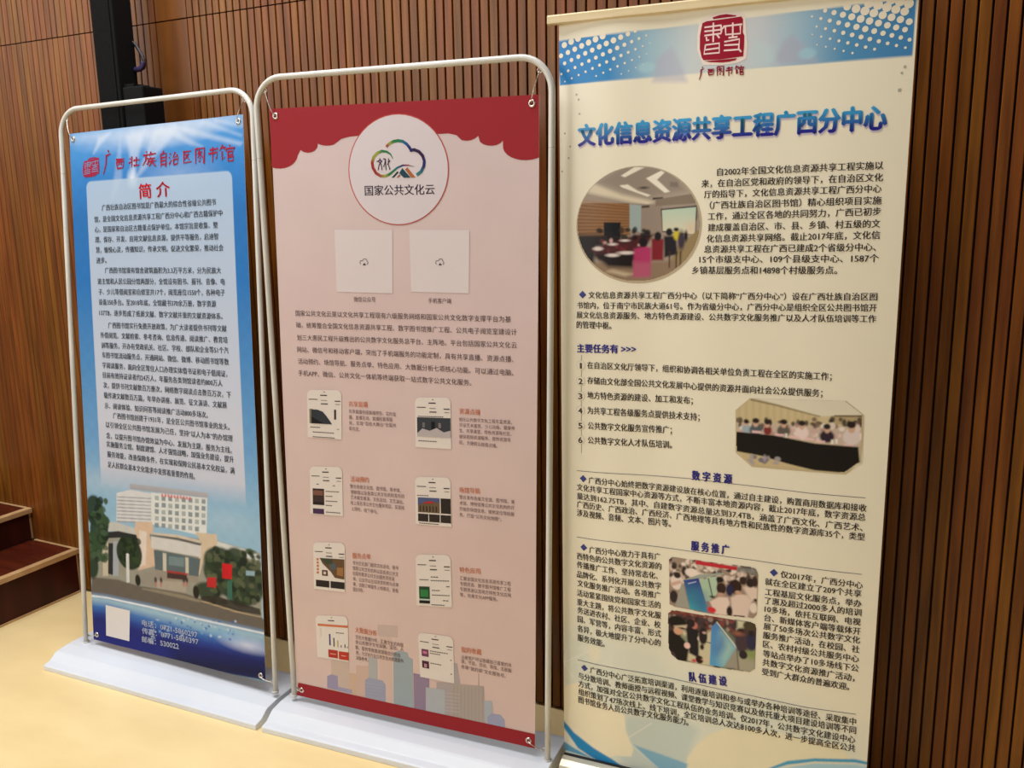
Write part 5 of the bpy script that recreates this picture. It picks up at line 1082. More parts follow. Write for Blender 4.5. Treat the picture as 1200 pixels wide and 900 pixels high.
["phone_picture#6",[[477.9,1258.1],[500.1,1255.5],[500.1,1258.9],[478,1261.5]],[.048,.034,.035],4,0],
["phone_picture#6",[[441.1,1276.6],[469.2,1273.3],[469.2,1275.6],[441.2,1278.9]],[.048,.034,.035],4,0],
["phone_picture#6",[[480.3,1275.1],[500.3,1272.7],[500.3,1274.6],[480.4,1277]],[.2,.16,.15],4,0],
["phone_picture#6",[[524.5,1270.6],[543.1,1268.4],[543.2,1271.6],[524.6,1273.8]],[.048,.034,.035],4,0],
["phone_picture#6",[[480.5,1285.3],[502.7,1282.7],[502.7,1286.6],[480.5,1289.2]],[.13,.11,.11],4,0],
["phone_picture#6",[[526.9,1281.4],[542.2,1279.6],[542.3,1281.5],[526.9,1283.3]],[.2,.16,.15],4,0],
["phone_picture#6",[[483,1307.9],[489.5,1307.1],[489.5,1310],[483,1310.7]],[.1,.082,.077],4,0],
["phone_picture#6",[[491.1,1306.9],[497.6,1306.2],[497.7,1309],[491.2,1309.8]],[.1,.082,.077],4,0],
["phone_picture#6",[[499.3,1306],[505.8,1305.2],[505.8,1308.1],[499.3,1308.8]],[.1,.082,.077],4,0],
["phone_picture#6",[[447.1,1321.4],[453,1320.8],[453,1323.6],[447.1,1324.3]],[.1,.082,.077],4,0],
["phone_picture#6",[[454.5,1320.6],[460.3,1319.9],[460.3,1322.8],[454.5,1323.4]],[.1,.082,.077],4,0],
["phone_picture#6",[[461.8,1319.8],[467.6,1319.1],[467.6,1321.9],[461.8,1322.6]],[.1,.082,.077],4,0],
["phone_picture#6",[[469.1,1318.9],[474.9,1318.3],[474.9,1321.1],[469.1,1321.8]],[.1,.082,.077],4,0],
["phone_picture#6",[[483.1,1318.9],[489,1318.2],[489,1321.1],[483.1,1321.8]],[.1,.082,.077],4,0],
["phone_picture#6",[[490.5,1318.1],[496.4,1317.4],[496.4,1320.2],[490.5,1320.9]],[.1,.082,.077],4,0],
["phone_picture#6",[[497.8,1317.2],[503.7,1316.6],[503.8,1319.4],[497.9,1320.1]],[.1,.082,.077],4,0],
["phone_picture#6",[[505.2,1316.4],[511.1,1315.7],[511.1,1318.6],[505.2,1319.2]],[.1,.082,.077],4,0],
["phone_picture#6",[[512.5,1315.6],[518.4,1314.9],[518.4,1317.7],[512.6,1318.4]],[.1,.082,.077],4,0],
["phone_picture#6",[[519.8,1314.7],[525.7,1314.1],[525.7,1316.9],[519.9,1317.6]],[.1,.082,.077],4,0],
["phone_picture#6",[[527.1,1313.9],[533,1313.2],[533,1316.1],[527.2,1316.7]],[.1,.082,.077],4,0],
["phone_picture#6",[[534.4,1313.1],[540.2,1312.4],[540.3,1315.2],[534.5,1315.9]],[.1,.082,.077],4,0],
["phone_picture#6",[[445,1343.8],[478.8,1340],[479.4,1392.5],[445.4,1396.2]],[.02,.059,.028],4,0],
["phone_picture#6",[[449.6,1352.8],[474.4,1350],[474.7,1372.3],[449.8,1375]],[.034,.2,.057],5,0],
["phone_picture#6",[[445.3,1381.8],[479.3,1378.2],[479.3,1382.9],[445.4,1386.6]],[.48,.55,.51],5,0],
["phone_picture#6",[[445.4,1388.2],[479.3,1384.5],[479.4,1392.5],[445.4,1396.2]],[.018,.012,.014],5,0],
["phone_picture#6",[[485.7,1348.8],[491,1348.2],[491.1,1351],[485.7,1351.6]],[.1,.082,.077],4,0],
["phone_picture#6",[[492.4,1348],[497.7,1347.4],[497.8,1350.3],[492.4,1350.9]],[.1,.082,.077],4,0],
["phone_picture#6",[[499.1,1347.3],[504.4,1346.7],[504.4,1349.5],[499.1,1350.1]],[.1,.082,.077],4,0],
["phone_picture#6",[[505.7,1346.5],[511.1,1345.9],[511.1,1348.8],[505.8,1349.4]],[.1,.082,.077],4,0],
["phone_picture#6",[[485.8,1363.1],[491.5,1362.4],[491.6,1365.3],[485.9,1365.9]],[.1,.082,.077],4,0],
["phone_picture#6",[[493,1362.3],[498.7,1361.7],[498.7,1364.5],[493,1365.2]],[.1,.082,.077],4,0],
["phone_picture#6",[[500.1,1361.5],[505.8,1360.9],[505.8,1363.8],[500.1,1364.4]],[.1,.082,.077],4,0],
["phone_picture#6",[[507.2,1360.7],[512.9,1360.1],[512.9,1363],[507.2,1363.6]],[.1,.082,.077],4,0],
["phone_picture#6",[[514.3,1359.9],[519.9,1359.3],[520,1362.2],[514.3,1362.8]],[.1,.082,.077],4,0],
["phone_picture#6",[[521.3,1359.2],[527,1358.5],[527,1361.4],[521.4,1362]],[.1,.082,.077],4,0],
["phone_picture#6",[[528.4,1358.4],[534,1357.8],[534.1,1360.6],[528.4,1361.3]],[.1,.082,.077],4,0],
["phone_picture#6",[[535.4,1357.6],[541.1,1357],[541.1,1359.9],[535.5,1360.5]],[.1,.082,.077],4,0],
["phone_picture#6",[[531,1331],[542,1329.7],[542,1332.1],[531,1333.3]],[.048,.034,.035],4,0],
["phone_picture#6",[[520.6,1375.3],[528.2,1374.4],[528.2,1377.3],[520.7,1378.1]],[.1,.082,.077],4,0],
["phone_picture#6",[[530,1374.2],[537.6,1373.4],[537.6,1376.3],[530.1,1377.1]],[.1,.082,.077],4,0],
["phone_picture#6",[[483.9,1393.6],[489.6,1393],[489.7,1395.9],[484,1396.5]],[.1,.082,.077],4,0],
["phone_picture#6",[[491,1392.9],[496.7,1392.3],[496.8,1395.1],[491.1,1395.8]],[.1,.082,.077],4,0],
["phone_picture#6",[[498.1,1392.1],[503.8,1391.5],[503.9,1394.4],[498.2,1395]],[.1,.082,.077],4,0],
["phone_picture#6",[[505.2,1391.4],[510.9,1390.7],[510.9,1393.6],[505.3,1394.2]],[.1,.082,.077],4,0],
["phone_picture#6",[[512.3,1390.6],[517.9,1390],[518,1392.9],[512.3,1393.5]],[.1,.082,.077],4,0],
["phone_picture#6",[[519.3,1389.8],[525,1389.2],[525,1392.1],[519.4,1392.7]],[.1,.082,.077],4,0],
["phone_picture#7",[[84.3,1508.9],[89,1499.9],[98.5,1494.4],[187.5,1482.1],[196.7,1485.3],[201.2,1493.6],[199.2,1631.6],[84.9,1637.3]],[.72,.65,.61],3,0],
["phone_picture#7",[[140.9,1493.6],[145.6,1492.9],[145.6,1495.1],[140.9,1495.7]],[.048,.034,.035],4,0],
["phone_picture#7",[[129.2,1504.5],[152.6,1501.5],[152.5,1504.7],[129.2,1507.6]],[.048,.034,.035],4,0],
["phone_picture#7",[[91.5,1523.4],[200.9,1510.2],[200.8,1517.7],[91.5,1530.5]],[.58,.17,.077],4,0],
["phone_picture#7",[[98.6,1536.7],[103.3,1536.2],[103.3,1564.7],[98.7,1565.1]],[.69,.55,.54],4,0],
["phone_picture#7",[[131.4,1550.4],[136.6,1549.9],[136.4,1587.8],[131.2,1588.2]],[.048,.052,.19],4,0],
["phone_picture#7",[[146.4,1560.6],[151,1560.1],[150.8,1589.6],[146.2,1590]],[.096,.1,.095],4,0],
["phone_picture#7",[[160.2,1566.7],[164.8,1566.2],[164.6,1588.5],[160,1588.9]],[.45,.4,.14],4,0],
["phone_picture#7",[[172.7,1580.4],[176.1,1580.2],[176,1587.7],[172.6,1587.9]],[.16,.049,.095],4,0],
["phone_picture#7",[[186.4,1574.8],[189.8,1574.5],[189.7,1586.6],[186.3,1586.9]],[.048,.052,.12],4,0],
["phone_picture#7",[[195.4,1580.1],[197.7,1579.9],[197.6,1586],[195.3,1586.2]],[.11,.11,.095],4,0],
["phone_picture#7",[[156.9,1540.4],[162.9,1539.8],[162.9,1542.5],[156.9,1543.1]],[.1,.082,.077],4,0],
["phone_picture#7",[[164.4,1539.6],[170.4,1539],[170.4,1541.7],[164.4,1542.3]],[.1,.082,.077],4,0],
["phone_picture#7",[[171.9,1538.8],[177.9,1538.2],[177.9,1540.9],[171.9,1541.5]],[.1,.082,.077],4,0],
["phone_picture#7",[[179.4,1538],[185.4,1537.4],[185.3,1540.1],[179.4,1540.7]],[.1,.082,.077],4,0],
["phone_picture#7",[[126.6,1603.1],[161,1600.7],[160.8,1627.6],[126.5,1629.4]],[.42,.037,.023],4,0],
["phone_picture#7",[[164.5,1602],[199.7,1599.5],[199.3,1627],[164.2,1628.9]],[.47,.041,.023],4,0],
["phone_picture#7",[[133.5,1614.4],[154.1,1613.1],[154.1,1616],[133.4,1617.3]],[.72,.33,.27],5,0],
["phone_picture#7",[[173.5,1613.3],[190.5,1612.3],[190.4,1615.3],[173.4,1616.4]],[.72,.33,.27],5,0],
["phone_picture#8",[[438.8,1501.7],[443.1,1493],[452.1,1488.5],[537.7,1485.8],[546.6,1489.9],[551.1,1498.5],[552.2,1633],[442.7,1632.4]],[.72,.65,.61],3,0],
["phone_picture#8",[[493,1492.2],[497.5,1492.1],[497.6,1494.3],[493.1,1494.4]],[.048,.034,.035],4,0],
["phone_picture#8",[[482,1501.9],[504.4,1501.3],[504.5,1504.5],[482,1505.1]],[.048,.034,.035],4,0],
["phone_picture#8",[[444.9,1515.8],[473.2,1515.1],[473.3,1517.2],[445,1517.9]],[.048,.034,.035],4,0],
["phone_picture#8",[[484.5,1517.7],[504.7,1517.2],[504.7,1519],[484.6,1519.4]],[.2,.16,.15],4,0],
["phone_picture#8",[[529.2,1517.4],[548,1516.9],[548,1519.8],[529.2,1520.3]],[.048,.034,.035],4,0],
["phone_picture#8",[[484.7,1527.1],[507.1,1526.6],[507.2,1530.2],[484.8,1530.7]],[.13,.11,.11],4,0],
["phone_picture#8",[[531.5,1527.5],[547,1527.2],[547,1529],[531.5,1529.3]],[.2,.16,.15],4,0],
["phone_picture#8",[[449,1540],[471.5,1539.6],[472.1,1562.7],[449.6,1563]],[.16,.049,.11],4,0],
["phone_picture#8",[[453.7,1545.7],[467.2,1545.5],[467.4,1554.1],[453.9,1554.3]],[.54,.17,.31],5,0],
["phone_picture#8",[[450,1577.4],[472.4,1577.2],[473,1600.5],[450.7,1600.5]],[.064,.023,.045],4,0],
["phone_picture#8",[[457,1586],[465.9,1586],[466.2,1597.6],[457.3,1597.6]],[.48,.24,.31],5,0],
["phone_picture#8",[[476.1,1541],[482,1540.9],[482.1,1543.5],[476.1,1543.6]],[.1,.082,.077],4,0],
["phone_picture#8",[[483.5,1540.8],[489.4,1540.7],[489.5,1543.3],[483.5,1543.4]],[.1,.082,.077],4,0],
["phone_picture#8",[[490.9,1540.7],[496.8,1540.6],[496.9,1543.2],[490.9,1543.3]],[.1,.082,.077],4,0],
["phone_picture#8",[[498.3,1540.6],[504.2,1540.5],[504.2,1543.1],[498.3,1543.2]],[.1,.082,.077],4,0],
["phone_picture#8",[[505.7,1540.4],[511.5,1540.3],[511.6,1543],[505.7,1543.1]],[.1,.082,.077],4,0],
["phone_picture#8",[[513,1540.3],[518.9,1540.2],[518.9,1542.8],[513,1542.9]],[.1,.082,.077],4,0],
["phone_picture#8",[[520.3,1540.2],[526.2,1540.1],[526.2,1542.7],[520.4,1542.8]],[.1,.082,.077],4,0],
["phone_picture#8",[[527.7,1540],[533.5,1539.9],[533.5,1542.6],[527.7,1542.7]],[.1,.082,.077],4,0],
["phone_picture#8",[[476.2,1548.2],[481.6,1548.1],[481.7,1550.7],[476.3,1550.8]],[.1,.082,.077],4,0],
["phone_picture#8",[[482.9,1548.1],[488.3,1548],[488.4,1550.6],[483,1550.7]],[.1,.082,.077],4,0],
["phone_picture#8",[[489.6,1548],[495,1547.9],[495,1550.5],[489.7,1550.6]],[.1,.082,.077],4,0],
["phone_picture#8",[[496.3,1547.9],[501.7,1547.8],[501.7,1550.4],[496.4,1550.5]],[.1,.082,.077],4,0],
["phone_picture#8",[[503,1547.8],[508.3,1547.7],[508.4,1550.3],[503,1550.4]],[.1,.082,.077],4,0],
["phone_picture#8",[[476.9,1580.1],[482.8,1580],[482.9,1582.7],[477,1582.7]],[.1,.082,.077],4,0],
["phone_picture#8",[[484.3,1580],[490.1,1580],[490.2,1582.6],[484.3,1582.6]],[.1,.082,.077],4,0],
["phone_picture#8",[[491.6,1580],[497.4,1579.9],[497.5,1582.5],[491.7,1582.6]],[.1,.082,.077],4,0],
["phone_picture#8",[[498.9,1579.9],[504.7,1579.9],[504.8,1582.5],[499,1582.5]],[.1,.082,.077],4,0],
["phone_picture#8",[[506.2,1579.8],[512,1579.8],[512.1,1582.4],[506.2,1582.5]],[.1,.082,.077],4,0],
["phone_picture#8",[[540.7,1558.9],[545.1,1558.9],[545.1,1561.8],[540.7,1561.9]],[.048,.034,.035],4,0],
["phone_picture#8",[[541.1,1603.3],[545.5,1603.2],[545.5,1606.2],[541.1,1606.2]],[.048,.034,.035],4,0]],"ras":[{"name":"pale_pink_ground","out":0,"cell":20,"lay":0,"rnd":0,"base":[.23,.23,.26],"ops":[["g","v",[[0,[.64,.52,.53]],[700,[.65,.5,.49]],[1790,[.65,.49,.45]]]],
["n",.03,300]]}]},"3":{"q":[[-0.8925,2.0854,2.03],[-0.0934,2.1238,2.03],[-0.8927,2.0903,.055],[-0.0937,2.1287,.055]],"wh":[800,1975.0062333628518],"text":[["main_title","文化信息资源共享工程广西分中心",[53.8,276.2],[753.1,270.7],55.6,[.67,.61,.76],.045,0,0,0,1],
["main_title","文化信息资源共享工程广西分中心",[52.2,271.6],[751.6,266.1],55.5,[.052,.38,.73],.045,[.022,.02,.28],0,0,3],
["introduction_text","自2002年全国文化信息资源共享工程实施以",[394.5,369.8],[751.6,366.6],19.1,[.042,.029,.026],.016,0,0,0,3],
["introduction_text","来，在自治区党和政府的领导下，在自治区文化",[358.5,395.4],[752.4,392],19.3,[.042,.029,.026],.016,0,0,0,3],
["introduction_text","厅的指导下，文化信息资源共享工程广西分中心",[365.7,420.2],[750.8,416],19.3,[.042,.029,.026],.016,0,0,0,3],
["introduction_text","（广西壮族自治区图书馆）精心组织项目实施",[379.3,445.3],[752.3,441.3],19.4,[.042,.029,.026],.016,0,0,0,3],
["introduction_text","工作，通过全区各地的共同努力，广西已初步",[375.6,471.3],[752.6,465.2],19.5,[.042,.029,.026],.016,0,0,0,3],
["introduction_text","建成覆盖自治区、市、县、乡镇、村五级的文",[376.3,497.2],[752.7,491.6],19.6,[.042,.029,.026],.016,0,0,0,3],
["introduction_text","化信息资源共享网络。截止2017年底，文化信",[374.3,523.1],[753.7,516.4],19.7,[.042,.029,.026],.016,0,0,0,3],
["introduction_text","息资源共享工程在广西已建成2个省级分中心、",[368.8,547.9],[747,542.7],19.8,[.042,.029,.026],.016,0,0,0,3],
["introduction_text","15个市级支中心、109个县级支中心、1587个",[357.9,572],[754.1,567.4],19.9,[.042,.029,.026],.016,0,0,0,3],
["introduction_text","乡镇基层服务点和14898个村级服务点。",[340.7,597.8],[668.7,594.4],20.2,[.042,.029,.026],.016,0,0,0,3],
["address_text","文化信息资源共享工程广西分中心（以下简称“广西分中心”）设在广西壮族自治区图",[78.6,663.2],[756,653],19,[.042,.029,.026],.016,0,0,0,3],
["address_text","书馆内，位于南宁市民族大道61号。作为省级分中心，广西分中心是组织全区公共图书馆开",[47.2,690.1],[756.3,677.8],19.1,[.042,.029,.026],.016,0,0,0,3],
["address_text","展文化信息资源服务、地方特色资源建设、公共数字文化服务推广以及人才队伍培训等工作",[45.6,715.1],[756.6,702.8],19.2,[.042,.029,.026],.016,0,0,0,3],
["address_text","的管理中枢。",[45.5,740.2],[139.7,739],20.5,[.042,.029,.026],.016,0,0,0,3],
["section_heading_text#16","主要任务有 >>>",[46.8,801.5],[203,796.4],23.9,[.042,.037,.27],.04,0,0,0,3],
["marker_number#1","1",[55,846.2],[59.5,846.2],20.7,[.098,.068,.059],.04,0,0,0,4],
["marker_number#2","2",[51,887.4],[61.7,887.1],20.9,[.098,.068,.059],.04,0,0,0,4],
["marker_number#3","3",[50.1,927.3],[60.8,926.9],21,[.098,.068,.059],.04,0,0,0,4],
["marker_number#4","4",[50,966],[60.7,965.5],21.2,[.098,.068,.059],.04,0,0,0,4],
["marker_number#5","5",[49.9,1006.4],[60.6,1005.8],21.3,[.098,.068,.059],.04,0,0,0,4],
["marker_number#6","6",[49.7,1045.5],[60.5,1044.9],21.5,[.098,.068,.059],.04,0,0,0,4],
["task_list_text#在自","在自治区文化厅领导下，组织和协调各相关单位负责工程在全区的实施工作；",[75.4,843.6],[669.4,839.2],20.2,[.042,.029,.026],.016,0,0,0,3],
["task_list_text#存储","存储由文化部全国公共文化发展中心提供的资源并面向社会公众提供服务；",[75.3,883.7],[651.3,879.8],20.4,[.042,.029,.026],.016,0,0,0,3],
["task_list_text#地方","地方特色资源的建设、加工和发布；",[75.3,922.7],[349.5,918.2],21.2,[.042,.029,.026],.016,0,0,0,3],
["task_list_text#为共","为共享工程各级服务点提供技术支持；",[75.2,963.3],[367.6,958.4],21.3,[.042,.029,.026],.016,0,0,0,3],
["task_list_text#公共","公共数字文化服务宣传推广；",[76.7,1004.2],[298.2,998.2],21.6,[.042,.029,.026],.016,0,0,0,3],
["task_list_text#公共","公共数字文化人才队伍培训。",[76.6,1043.2],[298.9,1036.4],21.7,[.042,.029,.026],.016,0,0,0,3],
["section_heading_text#29","数 字 资 源",[352.2,1110.1],[450.6,1109.4],26.4,[.042,.037,.27],.045,0,0,0,3],
["resources_text","广西分中心始终把数字资源建设放在核心位置，通过自主建设，购置商用数据库和接收",[78.5,1152.5],[761.6,1149.7],20.2,[.042,.029,.026],.016,0,0,0,3],
["resources_text","文化共享工程国家中心资源等方式，不断丰富本地资源内容，截止2017年底，数字资源总",[44.4,1176.5],[760.5,1172.5],20.3,[.042,.029,.026],.016,0,0,0,3],
["resources_text","量达到162.75TB，其中、自建数字资源总量达到37.4TB，涵盖了广西文化、广西艺术、",[44.3,1201.4],[756.1,1198.5],20.4,[.042,.029,.026],.016,0,0,0,3],
["resources_text","广西历史、广西政治、广西经济、广西地理等具有地方性和民族性的数字资源库35个，类型",[44.2,1224.2],[761.5,1221.3],20.5,[.042,.029,.026],.016,0,0,0,3],
["resources_text","涉及视频、音频、文本、图片等。",[44.1,1248.5],[299.5,1245.8],21.5,[.042,.029,.026],.016,0,0,0,3],
["section_heading_text#35","服 务 推 广",[354.2,1296.9],[449.6,1295],27.3,[.042,.037,.27],.045,0,0,0,3],
["outreach_text","广西分中心致力于具有广",[79.8,1347.7],[274.1,1340],20.8,[.042,.029,.026],.016,0,0,0,3],
["outreach_text","西特色的公共数字文化资源的",[43.6,1372.3],[276.7,1366.5],21,[.042,.029,.026],.016,0,0,0,3],
["outreach_text","传播推广工作、坚持常态化、",[43.5,1397.2],[267.7,1394.2],21.1,[.042,.029,.026],.016,0,0,0,3],
["outreach_text","品牌化、系列化开展公共数字",[43.4,1424.7],[276.8,1421.5],21.1,[.042,.029,.026],.016,0,0,0,3],
["outreach_text","文化服务推广活动。各项推广",[44.8,1450.4],[275.8,1448.2],21.2,[.042,.029,.026],.016,0,0,0,3],
["outreach_text","活动紧紧围绕党和国家生活的",[43.2,1479.1],[276.2,1475.6],21.3,[.042,.029,.026],.016,0,0,0,3],
["outreach_text","重大主题，将公共数字文化服",[43.1,1506.1],[278,1504.3],21.4,[.042,.029,.026],.016,0,0,0,3],
["outreach_text","务送进农村、社区、企业、校",[44.5,1529.7],[277,1531.4],21.5,[.042,.029,.026],.016,0,0,0,3],
["outreach_text","园、军营等，内容丰富、形式",[44.4,1556.1],[278.8,1556.5],21.6,[.042,.029,.026],.016,0,0,0,3],
["outreach_text","各异，极大地提升了分中心的",[44.3,1584.3],[277.8,1583.1],21.7,[.042,.029,.026],.016,0,0,0,3],
["outreach_text","服务效能。",[44.2,1611.7],[124.5,1612.5],22.1,[.042,.029,.026],.016,0,0,0,3],
["outreach_text","仅2017年，广西分中心",[575.8,1340.3],[764.1,1343.2],20,[.042,.029,.026],.018,0,0,0,3],
["outreach_text","就在全区建立了209个共享",[539.8,1365.2],[762.3,1364.9],20.2,[.042,.029,.026],.018,0,0,0,3],
["outreach_text","工程基层文化服务点，举办",[540.8,1392.4],[763.7,1390.3],20.3,[.042,.029,.026],.018,0,0,0,3],
["outreach_text","了惠及超过2000多人的培训",[540.4,1415.6],[765,1413.1],20.3,[.042,.029,.026],.018,0,0,0,3],
["outreach_text","10多场，依托互联网、电视",[541.2,1438],[764.5,1437.7],20.4,[.042,.029,.026],.018,0,0,0,3],
["outreach_text","台、新媒体客户端等载体开",[541.4,1461.3],[765.9,1462],20.5,[.042,.029,.026],.018,0,0,0,3],
["outreach_text","展了50多场次公共数字文化",[540.3,1484.9],[765.9,1484.6],20.6,[.042,.029,.026],.018,0,0,0,3],
["outreach_text","服务推广活动，在校园、社",[539.9,1509.2],[766,1509.3],20.7,[.042,.029,.026],.018,0,0,0,3],
["outreach_text","区、农村村级公共服务中心",[540.8,1533.4],[766.2,1534.2],20.8,[.042,.029,.026],.018,0,0,0,3],
["outreach_text","等站点举办了10多场线下公",[541.7,1559.2],[766.9,1559.1],20.8,[.042,.029,.026],.018,0,0,0,3],
["outreach_text","共数字文化资源推广活动，",[541.2,1583.1],[759.2,1585.8],20.9,[.042,.029,.026],.018,0,0,0,3],
["outreach_text","受到广大群众的普遍欢迎。",[540.9,1609.4],[748.2,1611.3],21.1,[.042,.029,.026],.018,0,0,0,3],
["section_heading_text#59","队 伍 建 设",[356.5,1663],[453.4,1655.7],29,[.042,.037,.27],.045,0,0,0,3],
["training_text","广西分中心广泛拓宽培训渠道，利用逐级培训和参与或举办各种培训等途径、采取集中",[81.8,1700.1],[768.6,1702.4],21.6,[.042,.029,.026],.016,0,0,0,3],
["training_text","与分散培训、教师面授与远程视频、课堂教学与知识竞赛以及依托重大项目建设培训等不同",[46.2,1726.4],[769.9,1725.6],21.8,[.042,.029,.026],.016,0,0,0,3],
["training_text","方式，加强对全区公共数字文化工程队伍的业务培训。仅2017年，公共数字文化建设中心",[46.1,1751.1],[769.4,1751.6],21.9,[.042,.029,.026],.016,0,0,0,3],
["training_text","组织策划了47场次线上、线下培训，全区培训总人次达8100多人次，进一步提高全区公共",[46,1776],[770.7,1775.1],21.9,[.042,.029,.026],.016,0,0,0,3],
["training_text","图书馆业务人员公共数字文化服务能力。",[45.9,1800.1],[356.5,1796.8],22.9,[.042,.029,.026],.016,0,0,0,3]],"vec":[["halftone_dots",[6,122.4,3.1,14],[.89,.82,.68],1,0],
["halftone_dots",[15.6,140.8,2,14],[.89,.82,.68],1,0],
["halftone_dots",[5.5,79.6,5.7,14],[.89,.82,.68],1,0],
["halftone_dots",[15.1,98,4.6,14],[.89,.82,.68],1,0],
["halftone_dots",[24.6,116.3,3.5,14],[.89,.82,.68],1,0],
["halftone_dots",[34.2,134.6,2.4,14],[.89,.82,.68],1,0],
["halftone_dots",[14.5,55.5,7.2,14],[.89,.82,.68],1,0],
["halftone_dots",[24.1,73.7,6.1,14],[.89,.82,.68],1,0],
["halftone_dots",[33.6,92,4.9,14],[.89,.82,.68],1,0],
["halftone_dots",[43.1,110.3,3.8,14],[.89,.82,.68],1,0],
["halftone_dots",[52.7,128.5,2.7,14],[.89,.82,.68],1,0],
["halftone_dots",[33,49.7,7.5,14],[.89,.82,.68],1,0],
["halftone_dots",[42.5,67.9,6.4,14],[.89,.82,.68],1,0],
["halftone_dots",[52,86.1,5.3,14],[.89,.82,.68],1,0],
["halftone_dots",[61.5,104.3,4.2,14],[.89,.82,.68],1,0],
["halftone_dots",[71,122.5,3,14],[.89,.82,.68],1,0],
["halftone_dots",[51.3,44,7.9,14],[.89,.82,.68],1,0],
["halftone_dots",[60.8,62.1,6.7,14],[.89,.82,.68],1,0],
["halftone_dots",[70.2,80.2,5.6,14],[.89,.82,.68],1,0],
["halftone_dots",[79.7,98.4,4.5,14],[.89,.82,.68],1,0],
["halftone_dots",[89.1,116.5,3.4,14],[.89,.82,.68],1,0],
["halftone_dots",[98.6,134.6,2.2,14],[.89,.82,.68],1,0],
["halftone_dots",[78.9,56.4,7.1,14],[.89,.82,.68],1,0],
["halftone_dots",[88.3,74.4,5.9,14],[.89,.82,.68],1,0],
["halftone_dots",[97.7,92.5,4.8,14],[.89,.82,.68],1,0],
["halftone_dots",[107.2,110.5,3.7,14],[.89,.82,.68],1,0],
["halftone_dots",[116.6,128.6,2.6,14],[.89,.82,.68],1,0],
["halftone_dots",[96.9,50.7,7.4,14],[.89,.82,.68],1,0],
["halftone_dots",[106.3,68.6,6.3,14],[.89,.82,.68],1,0],
["halftone_dots",[115.7,86.6,5.2,14],[.89,.82,.68],1,0],
["halftone_dots",[125,104.6,4,14],[.89,.82,.68],1,0],
["halftone_dots",[134.4,122.6,2.9,14],[.89,.82,.68],1,0],
["halftone_dots",[114.8,45,7.7,14],[.89,.82,.68],1,0],
["halftone_dots",[124.1,62.9,6.6,14],[.89,.82,.68],1,0],
["halftone_dots",[133.5,80.8,5.5,14],[.89,.82,.68],1,0],
["halftone_dots",[142.8,98.7,4.4,14],[.89,.82,.68],1,0],
["halftone_dots",[152.1,116.7,3,14],[.89,.82,.68],1,0],
["halftone_dots",[161.5,134.6,1.8,14],[.89,.82,.68],1,0],
["halftone_dots",[141.8,57.2,7,14],[.89,.82,.68],1,0],
["halftone_dots",[151.1,75.1,5.4,14],[.89,.82,.68],1,0],
["halftone_dots",[160.4,92.9,4,14],[.89,.82,.68],1,0],
["halftone_dots",[169.7,110.8,2.8,14],[.89,.82,.68],1,0],
["halftone_dots",[179,128.6,1.7,14],[.89,.82,.68],1,0],
["halftone_dots",[159.4,51.6,6.3,14],[.89,.82,.68],1,0],
["halftone_dots",[168.6,69.4,4.8,14],[.89,.82,.68],1,0],
["halftone_dots",[177.9,87.1,3.5,14],[.89,.82,.68],1,0],
["halftone_dots",[187.1,104.9,2.4,14],[.89,.82,.68],1,0],
["halftone_dots",[196.4,122.7,1.5,14],[.89,.82,.68],1,0],
["halftone_dots",[176.8,46,5.4,14],[.89,.82,.68],1,0],
["halftone_dots",[186,63.7,4,14],[.89,.82,.68],1,0],
["halftone_dots",[195.2,81.4,2.9,14],[.89,.82,.68],1,0],
["halftone_dots",[204.5,99.1,2,14],[.89,.82,.68],1,0],
["halftone_dots",[213.7,116.8,1.2,14],[.89,.82,.68],1,0],
["halftone_dots",[194.1,40.4,4.4,14],[.89,.82,.68],1,0],
["halftone_dots",[203.2,58.1,3.2,14],[.89,.82,.68],1,0],
["halftone_dots",[212.4,75.7,2.2,14],[.89,.82,.68],1,0],
["halftone_dots",[221.6,93.4,1.4,14],[.89,.82,.68],1,0],
["halftone_dots",[220.4,52.5,2.2,14],[.89,.82,.68],1,0],
["halftone_dots",[229.5,70.1,1.4,14],[.89,.82,.68],1,0],
["halftone_dots",[597.7,31.3,3.1,14],[.89,.82,.68],1,0],
["halftone_dots",[589.6,46.9,2.1,14],[.89,.82,.68],1,0],
["halftone_dots",[616.2,37.4,4.3,14],[.89,.82,.68],1,0],
["halftone_dots",[608.2,52.9,3.2,14],[.89,.82,.68],1,0],
["halftone_dots",[600.1,68.6,2.3,14],[.89,.82,.68],1,0],
["halftone_dots",[592,84.3,1.5,14],[.89,.82,.68],1,0],
["halftone_dots",[634.6,43.3,5.4,14],[.89,.82,.68],1,0],
["halftone_dots",[626.6,58.9,4.2,14],[.89,.82,.68],1,0],
["halftone_dots",[618.7,74.5,3.1,14],[.89,.82,.68],1,0],
["halftone_dots",[610.7,90.2,2.2,14],[.89,.82,.68],1,0],
["halftone_dots",[602.6,106.1,1.5,14],[.89,.82,.68],1,0],
["halftone_dots",[660.6,33.9,7.8,14],[.89,.82,.68],1,0],
["halftone_dots",[652.8,49.3,6.3,14],[.89,.82,.68],1,0],
["halftone_dots",[645,64.8,5,14],[.89,.82,.68],1,0],
["halftone_dots",[637.1,80.4,3.8,14],[.89,.82,.68],1,0],
["halftone_dots",[629.2,96.1,2.8,14],[.89,.82,.68],1,0],
["halftone_dots",[621.2,111.9,1.9,14],[.89,.82,.68],1,0],
["halftone_dots",[678.6,39.8,8.8,14],[.89,.82,.68],1,0],
["halftone_dots",[670.9,55.2,7.2,14],[.89,.82,.68],1,0],
["halftone_dots",[663.2,70.6,5.7,14],[.89,.82,.68],1,0],
["halftone_dots",[655.4,86.2,4.4,14],[.89,.82,.68],1,0],
["halftone_dots",[647.6,101.9,3.2,14],[.89,.82,.68],1,0],
